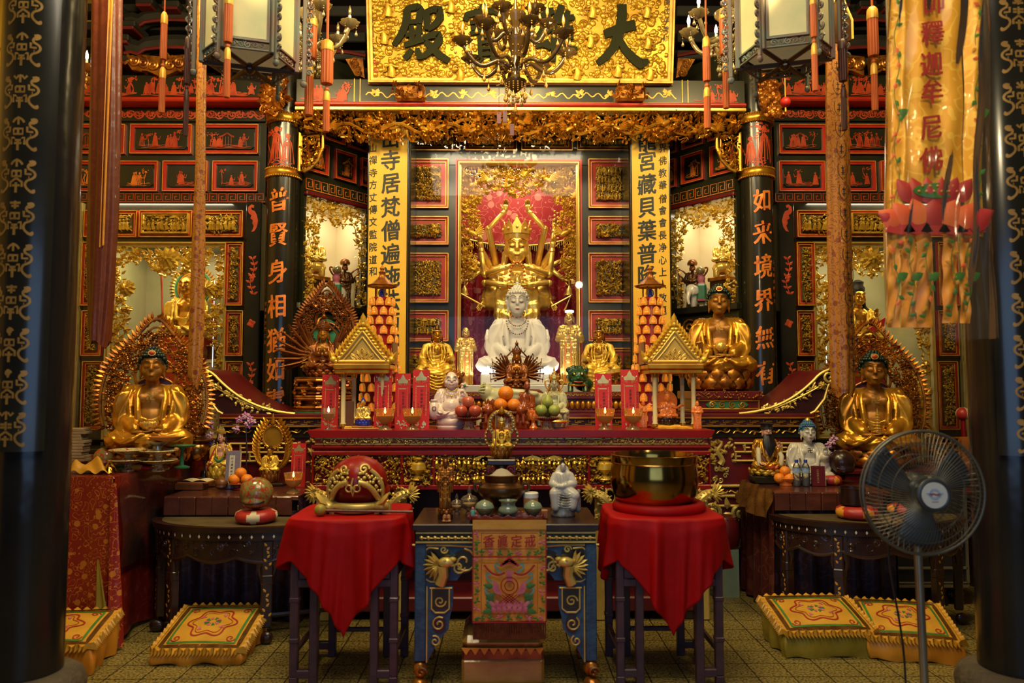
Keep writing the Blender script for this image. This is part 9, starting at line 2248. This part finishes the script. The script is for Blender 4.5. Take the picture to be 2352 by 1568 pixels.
# brocade table
ZT=1.042
def bunch(px,Y,z,label,w,d,h,m,seed):
 t=T('cloth_bundle',label,'cloth',stood(px,1085,Y,z)); f=lambda u,v:(w*(u-.5)*2*(1-.2*v),d*(v-.5)*2,.004+h*max(0,(1-(2*u-1)**2))**.6*max(0,(1-(2*v-1)**2))**.6*(.65+.35*sin(u*15+v*9+seed))+.012*(1+sin(u*23+v*11))); MB().grid(f,50,30).build('folds',m,t,180)
bunch(212,4.95,ZT,'crumpled yellow satin cloth on the front of the brocade table',.17,.12,.09,'yellow_satin',1)
gourd(238,5.25,ZT,.075,'red and black painted wooden fish behind the yellow cloth','gourd_paint')
lathe_thing('hand_bell','small brass dome bell in front of the yellow cloth','bell',stood(250,1088,4.88,ZT),[(.045,0),(.046,.006),(.036,.014),(.034,.035),(.018,.05),(.008,.055),(.010,.065),(.001,.072)],'brass')
t=T('wrapped_bundle','orange and green wrapped bundle lying on the brocade table','bundle',stood(302,1076,5.05,ZT)); mb=MB(); mb.cap((-.12,0,.022),(.06,0,.022),.022,.020); mb.cur=1; mb.tube([(-.10,-.019,.028),(.0,-.02,.030)],.008,6); mb.cur=2; mb.cap((.06,0,.02),(.14,.01,.015),.018,.008); mb.build('wrapping',['orange_satin','leaf_green','paper_red'],t,60)
def compote(px,Y,label,k,tiers):
 t=T('stacked_compote',label,'dish',stood(px,1070,Y,ZT),None,0,k); z=0
 for i in range(tiers):b=MB(); b.lathe([(.045,0),(.042,.01),(.022,.03),(.028,.045),(.09,.062),(.125,.078),(.122,.082),(.08,.066),(.001,.06)],32,(0,0,z)); b.build('painted_bowl','painted_ceramic',t,50); z+=.066
compote(294,5.04,'left stack of two painted compote dishes in front of the left gilt Buddha',.98,2); compote(364,5.02,'right stack of two painted compote dishes in front of the left gilt Buddha',.96,2)
t=lathe_thing('silver_stand','silver pedestal stand with wooden dishes in front of the left gilt Buddha','stand',stood(362,1050,5.12,ZT),[(.075,0),(.078,.012),(.03,.03),(.022,.08),(.035,.13),(.03,.16),(.075,.185),(.08,.19)],'steel'); MB().lathe([(.05,.19),(.11,.215),(.115,.225),(.001,.215)],28,(.06,0,0)).build('wooden_dish','orange_wood',t,50)
lathe_thing('green_stand','slim dark green cake stand right of the painted compotes','stand',stood(418,1060,5.22,ZT),[(.05,0),(.052,.008),(.014,.02),(.010,.12),(.02,.14),(.085,.15),(.09,.158),(.001,.155)],'thread_teal_dark' if 'thread_teal_dark' in MATS else 'robe_green')
t=lathe_thing('brass_urn','brass urn on a dark pot at the back right of the brocade table','urn',stood(452,1050,5.75,ZT),[(.07,0),(.08,.01),(.10,.05),(.11,.10),(.08,.14),(.12,.155),(.125,.165),(.06,.175),(.05,.19),(.075,.22),(.08,.25),(.05,.27),(.055,.285)],'brass_dark',32)
for k,(px,lb)in enumerate(((176,'stack of cream papers at the far left of the brocade table'),)):
 t=T('paper_stack',lb,'papers',stood(px,1050,5.5,ZT)); mb=MB(); r=random.Random(1)
 for i in range(12):o_=r.uniform(-.02,.02); mb.box(-.07+o_,.07+o_,-.05,.05,.022*i,.022*i+.02,.002)
 mb.build('sheets','papers',t)
t=lathe_thing('cloisonne_vase','tall dark patterned vase inside the left glazed shrine','vase',stood(491,800,7.42,BL[2]-.01),[(.09,0),(.12,.06),(.15,.3),(.14,.5),(.10,.58),(.075,.64),(.07,.68),(.085,.72),(.06,.76),(.055,.84),(.075,.885),(.07,.89)],'painted_ceramic',32); MB().lathe([(.078,.72),(.062,.76),(.058,.84),(.078,.88)],32,cap=False).build('neck_band','bronze_dark',t,50)
# ---------------------------------------------------------------- right tables
ZR=.870
def bearded():
 Y=5.74; H=hgt(1108-978,Y); t,s,hc,X=buddha('painted statue with long black beard, black hat and gold armour, on the right covered table',stood(1762,1122,Y,ZR+.06),H*.94,'skin_pink','gold',None,'raise',0,False,lips='lip_red',brow='hair_black',swas=None,base=True,vox=.016,seat=.12,lot='gold_leaf',hscale=(.9,.95,1),name='bearded_statue')
 mb=MB(); mb.lathe([(.12*s,.03*s),(.135*s,.05*s),(.12*s,.10*s),(.14*s,.15*s),(.10*s,.17*s),(.04*s,.18*s)],20,hc); mb.build('black_hat','hair_black',t,50)
 f=MB()
 for k in range(17):x=(k-8)/8; f.tube([(hc[0]+x*.085*s,hc[1]-.10*s+.03*s*x*x,hc[2]-.085*s),(hc[0]+x*.12*s,hc[1]-.17*s,hc[2]-.28*s),(hc[0]+x*.07*s,hc[1]-.19*s,hc[2]-(.56-.14*abs(x))*s)],[.020*s,.022*s,.004*s],6)
 f.build('beard','hair_black',t,60); mb=MB(); mb.tube([(hc[0]-.06*s,hc[1]-.13*s,hc[2]-.072*s),(hc[0],hc[1]-.145*s,hc[2]-.066*s),(hc[0]+.06*s,hc[1]-.13*s,hc[2]-.072*s)],.010*s,6); mb.build('moustache','hair_black',t)
 mb=MB()
 for sg in(-1,1):mb.tube([(sg*.2*s,-.1*s,.55*s),(sg*.24*s,-.22*s,.4*s),(sg*.22*s,-.2*s,.2*s)],.05*s,8)
 mb.build('white_cuffs','paper_cream',t,60); mb=MB()
 for k in range(3):leaf(mb,(k-1)*.05*s,-.34*s,.13*s,pi/2+(1-k)*.5,.14*s,.035*s,.03*s)
 mb.build('red_ornament','paint_red',t); MB().box(-.12,.12,-.10,.09,-.06,0,.01).build('black_base','black_lacquer',t)
bearded()
Y=5.74; t,s,hc,X=buddha('white porcelain Buddha with blue hair and raised hand, on the right covered table',stood(1857,1120,Y,ZR),hgt(1122-975,Y)*.98,'white_porcelain','white_porcelain','hair_blue','raise',-.1,False,lips='lip_red',brow='hair_black',swas='ink_black',base=False,vox=.014,hscale=(1,1,1),step=.028)
mb=MB(); mb.lathe([(.04*s,.185*s),(.03*s,.21*s),(.005,.23*s)],12,hc); mb.build('gilt_knob','gold_bright',t,50)
dish(1802,5.58,ZR,'red glass dish of oranges beside the water bottles',.072,.055,'amber')
for(px,py,lb,y)in((1790,1098,'orange, front left beside the water bottles',5.56),(1813,1098,'orange touching the water bottles',5.56),(1803,1082,'orange on top of the pile beside the water bottles',5.58)):fruit('orange',lb,P(px,py,y),.040,'orange_fruit','orange','oranges beside the water bottles')
def bottle(px,label):
 t=T('water_bottle',label,'bottle',stood(px,1136,5.53,ZR),'water bottles'); pr=[(.024,0),(.028,.006)]+[(.0275+.0012*(k%2),.012+.011*k)for k in range(8)]+[(.028,.105),(.028,.14),(.022,.158),(.012,.172),(.012,.178)]; MB().lathe(pr,24,cap=False).build('bottle_body','bottle_clear',t,50); MB().lathe([(.0135,.174),(.0135,.194),(.012,.196)],20).build('cap','cap_blue',t,40); MB().lathe([(.0288,.098),(.0288,.136)],24,cap=False).build('paper_label','label_blue',t,50); MB().lathe([(.0225,.003),(.026,.01),(.026,.14),(.020,.155)],20).build('water','clear_glass',t,60)
bottle(1831,'clear water bottle with blue cap beside the oranges'); bottle(1852,'clear water bottle with blue cap beside the maroon book')
sutra(1866,1070,1896,1132,5.52,ZR,'maroon book with gold title standing beside the water bottles','maroon',-.12)
patch(1912,5.62,ZR,.075,.07,'round red and orange patchwork cushion under the dark wooden fish','robe_red','orange_satin'); gourd(1936,5.66,ZR+.07,.10,'glossy dark brown wooden fish drum in front of the right gilt Buddha','wood_dark')
patch(1968,5.0,.727,.135,.085,'round red and orange patchwork cushion on the right half-moon table','robe_red','orange_satin'); lathe_thing('black_bowl','black bowl gong on the patchwork cushion, right half-moon table','bowl gong',stood(1958,1150,5.0,.812),[(.05,0),(.078,.01),(.085,.05),(.082,.10),(.085,.12),(.078,.12),(.075,.05),(.05,.015)],'wood_dark')
patch(2080,5.15,.727,.12,.07,'round red and orange patchwork cushion behind the fan grille','robe_red','orange_satin')
t=T('lattice_rack','small gilt lattice rack at far right behind the fan','rack',stood(2168,1050,6.30,ZRB)); mb=MB(); w=36*S(6.3); zt2=P(2168,1005,6.3).z-ZRB
for z in(.03,zt2*.33,zt2*.55,zt2*.8,zt2):mb.box(-w,w,-.008,.008,z-.007,z+.007,.002)
for x in(-1,-.6,-.2,.2,.6,1):mb.box(x*w-.007,x*w+.007,-.008,.008,0 if abs(x)==1 else.03,zt2,.002)
for sg in(-1,1):mb.box(sg*w-.02,sg*w+.02,-.05,.05,0,.02,.004)
mb.build('lattice','gold_antique',t)
t=T('fabric_ball','red and white patchwork fabric ball on a red post at the far right','ball',stood(2213,985,6.8,1.06)); MB().lathe([(.035,0),(.035,.03),(.02,.04),(.02,.24)],16).build('red_post','red_lacquer',t); b=MB(); b.sph((0,0,.30),.062,16,10)
for k in range(len(b.f)):
 if(k//4)%2:b.m[k]=1
b.build('ball',['robe_red','paper_cream'],t,60)
t=T('paper_pile','loose papers lying on the black equipment case','papers',stood(2140,1090,5.72,.872)); mb=MB(); r=random.Random(7)
for i in range(7):x,y,z=r.uniform(-.05,.05),r.uniform(-.06,.06),.006*i; mb.box(x-.15,x+.15,y-.1,y+.1,z,z+.005,.001)
mb.build('sheets','papers',t)
orchid(1908,1030,5.92,ZR,'dark purple flower spray left of the right gilt Buddha',7,.05,.22)
# ---------------------------------------------------------------- stored under the tables
o=bx('yellow_crate','couplet_yellow',P(1560,1400,5.30).x,P(1590,1400,5.30).x+.06,5.30,5.5,.165,.30); tag(o,'yellow box on the foot rail under the red altar at right','box')
o=bx('grey_carton','celadon',P(1640,1320,5.75).x,P(1668,1320,5.75).x+.1,5.75,5.95,0,.36); tag(o,'pale grey carton on the floor right of the red altar','carton')
t=T('red_drum','small dark red drum standing beside the right end of the red altar','drum',(P(1648,1240,5.85).x+.05,5.85,.36)); MB().lathe([(.10,0),(.12,.05),(.125,.12),(.12,.19),(.10,.24)],28).build('drum_body','maroon',t,50); mb=MB()
for k in range(28):a=tau*k/28; mb.sph((.108*cos(a),.108*sin(a),.225),.006,6,4); mb.sph((.108*cos(a),.108*sin(a),.015),.006,6,4)
mb.build('studs','brass_dark',t)
